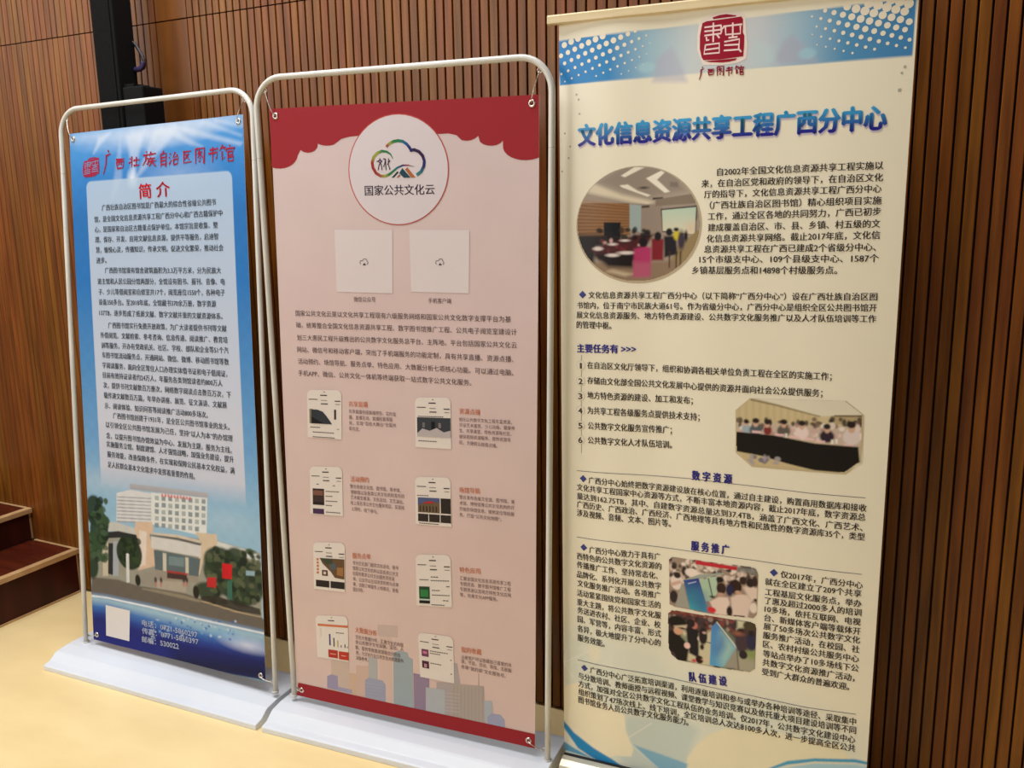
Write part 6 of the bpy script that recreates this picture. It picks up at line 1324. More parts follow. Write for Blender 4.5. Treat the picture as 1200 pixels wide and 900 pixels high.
["halftone_dots",[639.7,117.6,2.2,14],[.89,.82,.68],1,0],
["halftone_dots",[704.1,30.4,10.3,14],[.89,.82,.68],1,0],
["halftone_dots",[696.6,45.7,9.2,14],[.89,.82,.68],1,0],
["halftone_dots",[689,61,7.9,14],[.89,.82,.68],1,0],
["halftone_dots",[681.3,76.5,6.3,14],[.89,.82,.68],1,0],
["halftone_dots",[673.6,92,4.8,14],[.89,.82,.68],1,0],
["halftone_dots",[665.8,107.6,3.6,14],[.89,.82,.68],1,0],
["halftone_dots",[658,123.4,2.4,14],[.89,.82,.68],1,0],
["halftone_dots",[721.9,36.3,9.8,14],[.89,.82,.68],1,0],
["halftone_dots",[714.4,51.5,8.7,14],[.89,.82,.68],1,0],
["halftone_dots",[706.9,66.8,7.5,14],[.89,.82,.68],1,0],
["halftone_dots",[699.3,82.3,6.4,14],[.89,.82,.68],1,0],
["halftone_dots",[691.7,97.8,5.1,14],[.89,.82,.68],1,0],
["halftone_dots",[684,113.4,3.7,14],[.89,.82,.68],1,0],
["halftone_dots",[676.3,129.1,2.5,14],[.89,.82,.68],1,0],
["halftone_dots",[746.9,27.1,10.5,14],[.89,.82,.68],1,0],
["halftone_dots",[739.5,42.2,9.4,14],[.89,.82,.68],1,0],
["halftone_dots",[732.1,57.3,8.2,14],[.89,.82,.68],1,0],
["halftone_dots",[724.7,72.6,7,14],[.89,.82,.68],1,0],
["halftone_dots",[717.2,88,5.9,14],[.89,.82,.68],1,0],
["halftone_dots",[709.6,103.5,4.7,14],[.89,.82,.68],1,0],
["halftone_dots",[702,119.1,3.6,14],[.89,.82,.68],1,0],
["halftone_dots",[764.3,32.9,10,14],[.89,.82,.68],1,0],
["halftone_dots",[757.1,48,8.9,14],[.89,.82,.68],1,0],
["halftone_dots",[749.7,63.1,7.7,14],[.89,.82,.68],1,0],
["halftone_dots",[742.4,78.4,6.6,14],[.89,.82,.68],1,0],
["halftone_dots",[734.9,93.7,5.4,14],[.89,.82,.68],1,0],
["halftone_dots",[727.5,109.2,4.3,14],[.89,.82,.68],1,0],
["halftone_dots",[720,124.7,3.1,14],[.89,.82,.68],1,0],
["halftone_dots",[781.7,38.7,9.6,14],[.89,.82,.68],1,0],
["halftone_dots",[774.5,53.7,8.4,14],[.89,.82,.68],1,0],
["halftone_dots",[767.2,68.9,7.3,14],[.89,.82,.68],1,0],
["halftone_dots",[759.9,84.1,6.1,14],[.89,.82,.68],1,0],
["halftone_dots",[752.6,99.4,4.9,14],[.89,.82,.68],1,0],
["halftone_dots",[745.2,114.8,3.8,14],[.89,.82,.68],1,0],
["halftone_dots",[784.6,74.6,6.8,14],[.89,.82,.68],1,0],
["halftone_dots",[777.4,89.8,5.6,14],[.89,.82,.68],1,0],
["halftone_dots",[770.2,105.1,4.5,14],[.89,.82,.68],1,0],
["halftone_dots",[762.8,120.5,3.3,14],[.89,.82,.68],1,0],
["halftone_dots",[787.6,110.7,4,14],[.89,.82,.68],1,0],
["halftone_dots",[780.4,126,2.8,14],[.89,.82,.68],1,0],
["halftone_dots",[46.9,173.8,2.6,10],[.43,.45,.4],1,0],
["halftone_dots",[52.5,185.9,2.6,10],[.43,.45,.4],1,0],
["halftone_dots",[54.8,219.9,2.6,10],[.43,.45,.4],1,0],
["halftone_dots",[14.5,263.8,2.6,10],[.43,.45,.4],1,0],
["halftone_dots",[29.2,296,2.6,10],[.43,.45,.4],1,0],
["halftone_dots",[24.9,323.7,2.6,10],[.43,.45,.4],1,0],
["halftone_dots",[6.4,355.7,2.6,10],[.43,.45,.4],1,0],
["halftone_dots",[782.1,164.7,3.2,10],[.46,.44,.35],1,0],
["halftone_dots",[776.8,176.9,2.8,10],[.46,.44,.35],1,0],
["halftone_dots",[774.7,211.7,4,10],[.46,.44,.35],1,0],
["seal_emblem",[[344.3,33],[371,21.3],[405.6,18.9],[433.1,23.8],[446.9,28.8],[450.9,66.8],[454,93],[452.3,123.3],[434.2,130.6],[399.6,132.8],[354.9,128.9],[341,94.4],[340.3,63.4]],[.89,.76,.69],1,0],
["seal_emblem",[[351.5,38.2],[360.5,35],[398.8,34.2],[438.6,32.4],[442.6,38.8],[442.9,66.9],[446.6,73.2],[446.8,91.4],[445.6,117.6],[430.9,118.5],[392.7,120.5],[356.1,118.7],[351.6,112.1],[346.8,93.1],[346.5,64.3]],[.33,.005,.026],2,0],
["seal_emblem",[[374.2,28.2],[390.1,24.7],[404.9,24.1],[428.1,29],[426.1,31.2],[400.9,31.1],[376.5,32]],[.33,.005,.026],2,0],
["seal_emblem",[[358.3,120.9],[392.8,121.2],[432,120.6],[429,124.4],[414.2,126.9],[399.3,127.2],[371.4,124.4]],[.33,.005,.026],2,0],
["seal_emblem",[[356.6,49.7],[395,48.6],[394.9,44.9],[356.4,46]],[.93,.69,.68],3,0],
["seal_emblem",[[356.7,58.3],[397.3,58.1],[397.3,54.4],[356.7,54.6]],[.93,.69,.68],3,0],
["seal_emblem",[[392.3,46.4],[393.6,62.7],[397.2,62.4],[395.9,46.1]],[.93,.69,.68],3,0],
["seal_emblem",[[374.8,39.6],[375.5,81.4],[379.2,81.3],[378.5,39.5]],[.93,.69,.68],3,0],
["seal_emblem",[[357,67.5],[395.5,66.1],[395.4,62.4],[356.9,63.8]],[.93,.69,.68],3,0],
["seal_emblem",[[359.5,69],[361.3,78.3],[368.5,77.2],[367.4,73.7],[363.9,75.7],[363.1,68.4]],[.93,.69,.68],3,0],
["seal_emblem",[[383.4,66.4],[390,75.1],[392.9,72.9],[386.3,64.2]],[.93,.69,.68],3,0],
["seal_emblem",[[360.1,87.9],[390.4,86.6],[390.9,103.9],[358,103.9],[361.9,86.3],[358.2,85.7],[356.1,107.1],[392.8,107.1],[392.3,83.4],[360,84.2]],[.93,.69,.68],3,0],
["seal_emblem",[[359.9,98.5],[391.7,97.1],[391.5,93.4],[359.8,94.8]],[.93,.69,.68],3,0],
["seal_emblem",[[399.3,51.6],[441.3,50.9],[441.2,47.2],[399.2,47.9]],[.93,.69,.68],3,0],
["seal_emblem",[[402.1,50.3],[404.4,69.5],[438.5,70.1],[439,51.8],[435.4,51.9],[436.9,66.8],[406.2,66.3],[405.8,50.1]],[.93,.69,.68],3,0],
["seal_emblem",[[418.4,43.7],[419.3,75.1],[422.9,75],[422,43.6]],[.93,.69,.68],3,0],
["seal_emblem",[[411.7,77],[431.7,76.8],[431.6,73.1],[411.6,73.4]],[.93,.69,.68],3,0],
["seal_emblem",[[402.5,84.9],[435.1,81.6],[433.2,100.8],[439.6,109.3],[442.5,107],[436.8,100.2],[436.8,78.3],[402.2,81.3]],[.93,.69,.68],3,0],
["seal_emblem",[[402.5,92.3],[434.2,93.2],[434.3,89.5],[402.6,88.6]],[.93,.69,.68],3,0],
["seal_emblem",[[401.8,103.7],[435.6,104],[435.7,100.4],[401.8,100]],[.93,.69,.68],3,0],
["seal_emblem",[[396.5,57.7],[402.7,51.2],[400.1,48.7],[393.9,55.2]],[.93,.69,.68],3,0],
["calligraphy_title#0",[[351.9,133.8],[352.7,135],[354.3,136.6],[355.8,135.7],[355.3,133.7],[355,132.4]],[.27,.008,.028],3,0],
["calligraphy_title#0",[[350.3,141.5],[353,140.6],[358.1,138.3],[357.6,136.7],[352.2,137.9],[349.6,138.1]],[.27,.008,.028],3,0],
["calligraphy_title#0",[[349.5,139.9],[349.4,149.5],[346.6,161],[348.2,161.5],[352.2,150],[352.9,140]],[.27,.008,.028],3,0],
["calligraphy_title#1",[[366.3,142.2],[371.4,142],[381.5,140.9],[381.4,139.3],[371.4,139.1],[366.4,138.7]],[.27,.008,.028],3,0],
["calligraphy_title#1",[[365.9,143.7],[366.7,146.7],[368.2,152.1],[369.9,151.8],[369.5,146.3],[369.3,143.2]],[.27,.008,.028],3,0],
["calligraphy_title#1",[[367.7,145.2],[379.9,144.5],[378.6,151.8],[380.2,152.1],[381.6,142.2],[367.6,141.7]],[.27,.008,.028],3,0],
["calligraphy_title#1",[[369,153.7],[372.6,153.5],[379.4,152.4],[379.3,150.8],[372.5,150.6],[369.1,150.2]],[.27,.008,.028],3,0],
["calligraphy_title#1",[[370.6,140.1],[370.7,146.7],[369.8,147.3],[370.5,148.8],[373.5,147.4],[374.1,140.2]],[.27,.008,.028],3,0],
["calligraphy_title#1",[[374.2,140],[374.3,147.7],[377.8,149],[378.4,147.5],[377.1,147],[377.6,140.1]],[.27,.008,.028],3,0],
["calligraphy_title#2",[[386.2,136.2],[386.8,142.8],[388,155.5],[389.6,155.4],[389.6,142.7],[389.6,136]],[.27,.008,.028],3,0],
["calligraphy_title#2",[[388,137.8],[401.3,136.3],[401.2,156.3],[400.8,154.3],[399.9,155.7],[404,156.6],[403.6,134.7],[387.8,134.4]],[.27,.008,.028],3,0],
["calligraphy_title#2",[[392.8,137.1],[392,139.2],[390.4,142.9],[391.8,143.8],[394.5,140.7],[395.8,138.7]],[.27,.008,.028],3,0],
["calligraphy_title#2",[[393.4,142.2],[396.7,139.6],[391,147.3],[392.2,148.3],[399.5,140.3],[393.1,138.8]],[.27,.008,.028],3,0],
["calligraphy_title#2",[[391.7,143],[394.4,145.1],[399.7,148.6],[400.7,147.3],[396.3,143],[394.1,140.5]],[.27,.008,.028],3,0],
["calligraphy_title#2",[[393.6,149.1],[394.7,149.9],[396.4,150.4],[397.3,149],[396.5,147.7],[396.3,146.9]],[.27,.008,.028],3,0],
["calligraphy_title#2",[[392.4,152.7],[393.8,153.5],[396.2,154.1],[397,152.7],[395.3,151.1],[394.7,150.1]],[.27,.008,.028],3,0],
["calligraphy_title#3",[[409.4,143],[418.8,141.9],[417.8,145.8],[419.4,146.1],[420.1,139.4],[409.2,139.5]],[.27,.008,.028],3,0],
["calligraphy_title#3",[[407.5,147.6],[421.3,146.3],[419.3,152.7],[418.5,151.3],[417.7,152.7],[421.8,154.1],[422.7,143.8],[407.3,144.2]],[.27,.008,.028],3,0],
["calligraphy_title#3",[[412.6,137.6],[413,144.5],[413.7,157.8],[415.4,157.8],[415.8,144.5],[416,137.6]],[.27,.008,.028],3,0],
["calligraphy_title#3",[[419,139.8],[420.2,141],[422.3,142.4],[423.5,141.3],[422.4,139.2],[421.9,137.9]],[.27,.008,.028],3,0],
["calligraphy_title#4",[[430.6,135.7],[429.5,138.4],[427.2,143.3],[428.6,144.1],[431.9,139.8],[433.6,137.3]],[.27,.008,.028],3,0],
["calligraphy_title#4",[[431.1,141.9],[435.3,140.6],[433.7,142.6],[435.2,143.3],[437,138.4],[430.7,138.5]],[.27,.008,.028],3,0],
["calligraphy_title#4",[[429.7,144.1],[430.8,155.6],[436.2,152],[435.1,150.8],[433.2,154.2],[433.1,143.9]],[.27,.008,.028],3,0],
["calligraphy_title#4",[[439.3,137.9],[440.1,138.9],[441.6,140],[442.9,139.1],[442.5,137.5],[442.4,136.5]],[.27,.008,.028],3,0],
["calligraphy_title#4",[[435.2,142.2],[435.4,143.4],[435.9,145.2],[437.6,145.3],[438.2,143.5],[438.6,142.4]],[.27,.008,.028],3,0],
["calligraphy_title#4",[[437,143.6],[448.1,142.5],[446.1,143.9],[447.5,144.7],[448.8,139.7],[436.7,140.2]],[.27,.008,.028],3,0],
["calligraphy_title#4",[[437.7,145.5],[438.2,149.7],[439.2,157.6],[440.8,157.5],[441,149.6],[441.1,145.3]],[.27,.008,.028],3,0],
["calligraphy_title#4",[[439.4,147.1],[445.2,146.5],[444.8,148.3],[439.7,148.8],[439.8,150.4],[446.4,150.6],[446.7,144.1],[439.3,143.7]],[.27,.008,.028],3,0],
["calligraphy_title#4",[[439.9,153.8],[446.2,153],[445.9,155.7],[439.9,156.3],[440,158],[447.6,157.9],[447.8,150.7],[439.7,150.4]],[.27,.008,.028],3,0],
["diamond_bullet#662",[[52.3,662.8],[62.3,652.8],[72.3,662.8],[62.3,672.8]],[.047,.056,.25],2,0],
["marker_line",[[58.3,819],[57.2,932.7],[57.6,1081.1],[58.7,1081.1],[58.3,932.7],[59.4,819]],[.19,.16,.13],1,0],
["number_marker#1",[57.3,846,13,8],[.69,.63,.49],2,0],
["number_marker#1",[57.3,846,12,8],[.89,.83,.68],3,0],
["number_marker#2",[56.4,887.1,13,8],[.69,.63,.49],2,0],
["number_marker#2",[56.4,887.1,12,8],[.89,.83,.68],3,0],
["number_marker#3",[55.5,927,13,8],[.69,.63,.49],2,0],
["number_marker#3",[55.5,927,12,8],[.89,.83,.68],3,0],
["number_marker#4",[55.4,965.6,13,8],[.69,.63,.49],2,0],
["number_marker#4",[55.4,965.6,12,8],[.89,.83,.68],3,0],
["number_marker#5",[55.2,1005.9,13,8],[.69,.63,.49],2,0],
["number_marker#5",[55.2,1005.9,12,8],[.89,.83,.68],3,0],
["number_marker#6",[55.1,1045.1,13,8],[.69,.63,.49],2,0],
["number_marker#6",[55.1,1045.1,12,8],[.89,.83,.68],3,0],
["rule_line#37",[[44.6,1132.1],[192.6,1125.5],[353.8,1120.5],[499.9,1122.7],[626.5,1126.1],[757.9,1125.6],[757.9,1124.3],[626.5,1124.8],[500,1121.4],[353.8,1119.2],[192.5,1124.2],[44.5,1130.8]],[.055,.048,.11],2,0],
["diamond_bullet#1151",[[52.7,1151.2],[62.7,1141.2],[72.7,1151.2],[62.7,1161.2]],[.047,.056,.25],2,0],
["rule_line#283",[[43.8,1319],[194.2,1314.9],[358.1,1313.9],[506.6,1314.6],[635.1,1316.5],[760.8,1316.5],[760.8,1315.2],[635.1,1315.2],[506.6,1313.3],[358.1,1312.6],[194.2,1313.6],[43.8,1317.7]],[.055,.048,.11],2,0],
["diamond_bullet#1344",[[53.7,1344.6],[63.7,1334.6],[73.7,1344.6],[63.7,1354.6]],[.047,.056,.25],2,0],
["diamond_bullet#1339",[[549.6,1339.2],[559.6,1329.2],[569.6,1339.2],[559.6,1349.2]],[.047,.056,.25],2,0],
["diamond_bullet#1699",[[54.5,1699.6],[64.5,1689.6],[74.5,1699.6],[64.5,1709.6]],[.047,.056,.25],2,0],
["rule_line#486",[[44,1680.8],[197.3,1678.7],[366.2,1681.1],[519.2,1683.4],[651.8,1687],[767.5,1682.8],[767.5,1681.4],[651.8,1685.6],[519.3,1682],[366.2,1679.7],[197.3,1677.2],[44,1679.4]],[.055,.048,.11],2,0],
["photo_border#a",[[361.7,487.4],[361.3,500.9],[359.5,514.3],[356.2,527.5],[351.6,540.4],[345.5,552.9],[338.2,564.9],[329.5,576.1],[319.7,586.6],[308.7,596.3],[296.7,604.9],[283.8,612.5],[270,619],[255.6,624.2],[240.6,628.2],[225.3,630.8],[209.6,632],[193.9,631.9],[178.2,630.4],[162.7,627.4],[147.6,623.1],[133.1,617.4],[119.2,610.5],[106.1,602.3],[94.1,592.9],[83.1,582.6],[73.4,571.2],[64.9,559],[57.9,546.2],[52.4,532.7],[48.5,518.8],[46.1,504.7],[45.4,490.4],[46.2,476.1],[48.7,462],[52.7,448.3],[58.3,434.9],[65.2,422.2],[73.6,410.2],[83.2,399],[94,388.8],[105.8,379.6],[118.6,371.5],[132.1,364.5],[146.3,358.9],[161,354.5],[176.1,351.4],[191.4,349.6],[206.7,349.2],[222,350.1],[237,352.3],[251.7,355.8],[266,360.6],[279.6,366.5],[292.5,373.5],[304.6,381.6],[315.7,390.7],[325.8,400.7],[334.8,411.5],[342.6,423],[349.1,435.1],[354.4,447.7],[358.2,460.7],[360.7,474]],[.54,.44,.3],1,0],
["photo_border#b",[[453.9,935.1],[486.7,902.7],[703.9,895.2],[744.3,926.5],[746.8,1040],[711.7,1072.3],[497.5,1073.8],[457.2,1040.6]],[.63,.52,.33],1,0]],"ras":[{"name":"cream_printed_ground","out":0,"cell":3.2,"lay":0,"rnd":0,"base":[.26,.27,.28],"ops":[["g","v",[[0,[.9,.84,.68]],[1990,[.9,.84,.68]]]],
["hg",[[-5.9,44.7],[796.2,29.6],[794.6,143.8],[1.4,148.8]],[[0,[.026,.24,.6]],[130,[.042,.26,.59]],[230,[.37,.56,.68]],[330,[.61,.66,.68]],[480,[.6,.64,.68]],[560,[.37,.54,.66]],[660,[.098,.3,.54]],[800,[.059,.24,.52]]]],
["p",[.48,.48,.6],.6,6,[[237,158],[244,108],[281,83],[303,120],[319,164]],0],
["p",[.43,.45,.57],.7,6,[[508,139],[533,92],[552,80],[593,123],[607,143]],0],
["p",[.54,.69,.73],.6,8,[[460,142],[468,79],[506,102],[521,140]],0],
["e",[.43,.66,.76],.7,3,[222,124],21.1,11.2],
["e",[.37,.64,.76],.7,3,[583,123],18.3,11.8],
["p",[.6,.72,.69],.45,60,[[-28,1589],[89,1551],[279,1582],[381,1660],[593,1668],[776,1751],[782,1849],[-38,2066]],0],
["p",[.5,.61,.62],.6,12,[[184,1815],[354,1798],[385,1813],[366,1874],[352,1946],[210,1983],[161,1943]],0],
["p",[.93,.84,.62],.9,2,[[-36,1830],[10,1767],[44,1749],[122,1794],[182,1815],[186,1860],[207,1914],[202,1937],[161,1944],[128,1960],[89,1943],[44,1912],[9,1897],[-36,1878]],0],
["p",[.89,.82,.63],.7,5,[[78,1626],[111,1626],[111,1660],[89,1681],[75,1655]],0],
["p",[.89,.81,.57],.9,3,[[352,1951],[356,1902],[376,1866],[405,1825],[454,1791],[550,1774],[733,1772],[762,1807],[764,1853]],0],
["p",[.22,.47,.66],.95,3,[[207,1899],[252,1907],[357,1922],[352,1951],[285,1969]],0],
["p",[.15,.43,.65],1,2,[[-31,1934],[26,1956],[72,1966],[122,1983],[161,2005],[-32,2056]],0],
["p",[.022,.27,.59],1,2,[[-31,1864],[-3,1879],[32,1910],[89,1938],[144,1957],[199,1983],[177,1994],[111,1978],[43,1954],[-3,1900],[-31,1882]],0],
["p",[.89,.86,.73],1,2,[[-31,1885],[-3,1903],[43,1955],[89,1973],[72,1969],[26,1956],[-31,1935]],0],
["p",[.93,.91,.83],.7,2,[[3,1700],[78,1647],[77,1645],[2,1697]],0],
["p",[.93,.91,.83],.7,2,[[191,1884],[257,1825],[256,1823],[190,1882]],0],
["p",[.93,.91,.83],.7,2,[[198,1899],[276,1958],[277,1955],[199,1897]],0],
["p",[.93,.91,.83],.7,2,[[1,1700],[29,1740],[31,1738],[3,1698]],0],
["p",[.93,.91,.83],.7,2,[[10,1656],[1,1699],[4,1699],[12,1656]],0],
["p",[.066,.36,.62],1,2,[[554,1888],[613,1846],[678,1823],[772,1805],[834,1809],[835,1816],[773,1814],[678,1832],[613,1857],[574,1881]],0],
["p",[.37,.64,.8],.9,3,[[594,1871],[678,1837],[773,1819],[835,1820],[837,1850],[569,1922]],0]]},{"name":"meeting_room_photo","out":[[356,485.5],[355.6,498.6],[353.9,511.6],[350.7,524.5],[346.1,537],[340.2,549.1],[333.1,560.7],[324.6,571.7],[315.1,581.9],[304.4,591.2],[292.7,599.6],[280.2,606.9],[266.8,613.2],[252.8,618.3],[238.3,622.1],[223.4,624.6],[208.2,625.8],[192.9,625.7],[177.7,624.1],[162.7,621.3],[148,617.1],[133.9,611.6],[120.4,604.8],[107.8,596.8],[96,587.8],[85.4,577.7],[75.9,566.7],[67.8,554.9],[61,542.4],[55.7,529.3],[51.8,515.9],[49.5,502.1],[48.8,488.3],[49.6,474.5],[52,460.8],[55.9,447.4],[61.3,434.5],[68.1,422.1],[76.2,410.5],[85.5,399.6],[96,389.7],[107.4,380.7],[119.8,372.9],[133,366.2],[146.7,360.6],[161,356.4],[175.6,353.4],[190.4,351.7],[205.4,351.3],[220.2,352.1],[234.8,354.3],[249.1,357.7],[262.9,362.3],[276.2,368],[288.7,374.9],[300.5,382.7],[311.3,391.5],[321.1,401.2],[329.9,411.7],[337.5,422.9],[343.8,434.6],[348.9,446.9],[352.6,459.5],[355,472.4]],"cell":1.9,"lay":2,"rnd":0,"base":[.37,.3,.24],"ops":[["p",[.21,.1,.039],1,1.5,[[45,434],[187,437],[187,513],[44,533]],0],
["p",[.43,.21,.085],.8,2,[[45,424],[185,442],[185,444],[45,427]],0],
["p",[.43,.21,.085],.8,2,[[45,433],[185,449],[185,450],[45,436]],0],
["p",[.43,.21,.085],.8,2,[[45,442],[185,455],[185,457],[45,445]],0],
["p",[.43,.21,.085],.8,2,[[45,451],[185,462],[185,463],[45,453]],0],
["p",[.43,.21,.085],.8,2,[[45,459],[185,468],[185,470],[45,462]],0],
["p",[.43,.21,.085],.8,2,[[44,468],[185,475],[185,477],[44,471]],0],
["p",[.43,.21,.085],.8,2,[[44,477],[185,482],[185,483],[44,480]],0],
["p",[.43,.21,.085],.8,2,[[44,486],[185,488],[185,490],[44,489]],0],
["p",[.43,.21,.085],.8,2,[[44,495],[185,495],[185,497],[44,497]],0],
["p",[.43,.21,.085],.8,2,[[44,504],[185,502],[185,503],[44,506]],0],
["p",[.43,.21,.085],.8,2,[[44,513],[185,508],[185,510],[44,515]],0],
["p",[.43,.36,.29],1,4,[[45,337],[359,349],[361,440],[268,439],[221,444],[81,412]],0],
["p",[.32,.26,.21],1,8,[[95,385],[172,348],[287,353],[321,411],[234,425],[166,407]],0],
["p",[.75,.66,.5],.95,5,[[66,391],[95,389],[166,417],[224,430],[241,435],[228,443],[77,409]],0],
["p",[.87,.81,.68],1,1.5,[[162,371],[196,351],[220,353],[172,375]],0],
["p",[.91,.84,.71],1,1.5,[[224,379],[261,362],[269,367],[251,383],[283,412],[270,414]],0],
["p",[.87,.81,.68],1,1.5,[[159,394],[179,392],[204,408],[236,419],[228,422],[165,399]],0],
["p",[.19,.15,.13],.8,3,[[283,389],[302,390],[303,402],[283,400]],0],
["e",[.055,.043,.039],1,2,[219,401],10.2,2.6],
["p",[.039,.027,.023],1,1.5,[[241,425],[266,424],[267,429],[241,430]],0],
["p",[.32,.25,.2],1,1.5,[[183,437],[265,443],[266,515],[184,508]],0],
["p",[.36,.44,.43],1,1.5,[[185,439],[213,443],[213,507],[185,501]],0],
["p",[.25,.19,.14],1,1.5,[[248,429],[360,415],[361,440],[248,445]],0],
["p",[.055,.04,.033],1,1.5,[[214,444],[233,443],[233,448],[214,449]],0],
["p",[.055,.04,.035],1,1.5,[[261,452],[350,445],[350,516],[266,507]],0],
["p",[.5,.64,.52],1,1,[[264,455],[347,449],[345,513],[267,504]],[.74,.68,.5]],
["p",[.75,.57,.4],.7,10,[[326,488],[346,485],[345,513],[323,511]],0],
["p",[.32,.23,.11],1,1.5,[[304,540],[356,501],[357,534],[344,579],[312,613],[271,613]],0],
["p",[.28,.19,.12],1,6,[[88,581],[298,576],[325,599],[271,627],[167,628],[110,612]],0],
["p",[.013,.009,.009],1,6,[[44,513],[166,513],[163,533],[99,543],[92,595],[62,574]],0],
["p",[.004,.005,.008],1,1.5,[[119,482],[162,483],[162,518],[120,516]],0],
["p",[.075,.015,.017],1,4,[[84,547],[201,513],[246,512],[202,574],[163,582],[106,574]],0],
["p",[.012,.006,.008],1,6,[[88,560],[198,557],[195,594],[131,591]],0],
["e",[.006,.005,.006],.85,2,[172,519],8.7,6.5],
["e",[.006,.005,.006],.85,2,[229,507],8,6.5],
["e",[.006,.005,.006],.85,2,[220,503],5.6,4.5],
["e",[.006,.005,.006],.85,2,[198,520],6.1,6.4],
["e",[.011,.008,.011],.85,2,[195,505],4.2,6.8],
["e",[.039,.022,.023],.85,2,[111,529],7.3,8.3],
["e",[.039,.022,.023],.85,2,[170,528],6.8,7.5],
["e",[.006,.005,.006],.85,2,[107,502],7.6,6.3],
["e",[.011,.008,.011],.85,2,[249,528],7.5,5.6],
["e",[.011,.008,.011],.85,2,[180,501],6.9,4.6],
["e",[.011,.008,.011],.85,2,[228,513],8.7,8.5],
["e",[.006,.005,.006],.85,2,[137,531],4.5,6.1],
["e",[.039,.022,.023],.85,2,[164,502],7.3,8.2],
["e",[.011,.008,.011],.85,2,[155,510],4.3,6.2],
["e",[.039,.022,.023],.85,2,[126,523],4.3,6.6],
["e",[.006,.005,.006],.85,2,[132,518],6.5,5.1],
["e",[.011,.008,.011],.85,2,[217,514],6,6.1],
["e",[.011,.008,.011],.85,2,[106,529],9.2,7.3],
["e",[.011,.008,.011],.85,2,[137,513],8.5,7.5],
["e",[.006,.005,.006],.85,2,[112,504],6.5,4.1],
["e",[.006,.005,.006],.85,2,[154,510],4.6,4.5],
["e",[.011,.008,.011],.85,2,[198,501],5.9,7.3],
["e",[.19,.027,.035],.85,2,[165,546],4.5,2.9],
["e",[.12,.016,.022],.85,2,[222,541],4.3,3.9],
["e",[.63,.38,.35],.85,2,[138,527],4.4,5.6],
["e",[.19,.027,.035],.85,2,[131,554],2.7,5.1],
["e",[.19,.027,.035],.85,2,[170,551],4.5,5],
["e",[.19,.027,.035],.85,2,[115,528],5.3,4.1],
["e",[.19,.027,.035],.85,2,[221,539],3.8,4.5],
["e",[.19,.027,.035],.85,2,[173,553],4.2,5.6],
["e",[.12,.016,.022],.85,2,[174,542],2.8,4.4],
["e",[.12,.016,.022],.85,2,[179,541],3.7,2.5],
["e",[.63,.38,.35],.85,2,[122,532],4.9,3.3],
["e",[.63,.38,.35],.85,2,[208,538],3.4,3.2],
["e",[.19,.027,.035],.85,2,[153,542],4.9,4],
["e",[.12,.016,.022],.85,2,[155,553],2.6,2.5],
["e",[.12,.016,.022],.85,2,[160,538],4.8,2.8],
["e",[.63,.38,.35],.85,2,[138,529],3.4,3.8],
["e",[.82,.71,.68],.95,2,[142,563],16,4.1],
["e",[.82,.71,.68],.95,2,[177,557],21,4],
["e",[.82,.71,.68],.95,2,[104,547],12.6,4.8],
["e",[.82,.71,.68],.95,2,[142,536],10.6,3],
["e",[.82,.71,.68],.95,2,[173,527],10.5,2.7],
["p",[.46,.04,.14],1,4,[[196,548],[222,540],[240,545],[239,575],[237,614],[195,616]],0],
["p",[.49,.14,.21],.6,6,[[195,580],[239,580],[237,617],[194,618]],0],
["e",[.01,.006,.009],1,2,[219,531],10.3,12],
["p",[.22,.01,.019],1,3,[[240,523],[270,523],[269,575],[240,575]],0],
["e",[.009,.005,.007],1,2,[255,517],8.8,10.6],
["p",[.01,.006,.011],1,3,[[270,517],[300,516],[304,560],[272,568]],0],
["e",[.009,.005,.008],1,2,[283,507],8.1,9.2],
["e",[.67,.54,.028],.95,3,[302,514],8.7,11.8],
["e",[.011,.006,.008],1,2,[300,501],6.7,4.6],
["e",[.032,.016,.042],.95,3,[313,527],8.6,22.9],
["e",[.013,.009,.014],1,2,[324,517],4.6,13],
["p",[.055,.021,.011],.9,2,[[282,553],[287,553],[286,593],[283,593]],0],
["p",[.055,.021,.011],.9,2,[[299,553],[304,553],[303,593],[300,593]],0],
["p",[.055,.021,.011],.9,2,[[309,553],[314,553],[313,593],[310,593]],0],
["p",[.7,.57,.4],.8,5,[[128,603],[142,599],[192,609],[174,614]],0]]},{"name":"seminar_photo","out":[[456.7,934],[488.6,902.5],[700.5,895.3],[740.1,925.6],[742.4,1035.8],[708,1067.2],[499.1,1068.6],[459.9,1036.4]],"cell":1.9,"lay":2,"rnd":0,"base":[.67,.56,.33],"ops":[["p",[.53,.39,.21],.6,6,[[458,907],[465,907],[467,970],[460,971]],0],
["p",[.53,.39,.21],.6,6,[[475,906],[481,905],[484,969],[477,969]],0],
["p",[.53,.39,.21],.6,6,[[492,905],[498,904],[500,968],[494,968]],0],
["p",[.53,.39,.21],.6,6,[[508,904],[514,903],[517,966],[510,967]],0],
["p",[.53,.39,.21],.6,6,[[524,902],[531,902],[533,965],[527,965]],0],
["p",[.53,.39,.21],.6,6,[[541,901],[547,901],[549,964],[543,964]],0],
["p",[.53,.39,.21],.6,6,[[557,900],[563,900],[565,962],[559,963]],0],
["p",[.53,.39,.21],.6,6,[[573,899],[579,899],[581,961],[575,961]],0],
["p",[.53,.39,.21],.6,6,[[589,898],[595,897],[597,960],[591,960]],0],
["p",[.53,.39,.21],.6,6,[[604,897],[610,896],[613,958],[607,959]],0],
["p",[.53,.39,.21],.6,6,[[620,896],[626,895],[629,957],[623,958]],0],
["p",[.53,.39,.21],.6,6,[[636,895],[642,894],[645,956],[639,956]],0],
["p",[.8,.74,.59],1,3,[[481,900],[709,885],[746,928],[737,929],[649,935],[606,926],[522,908]],0],
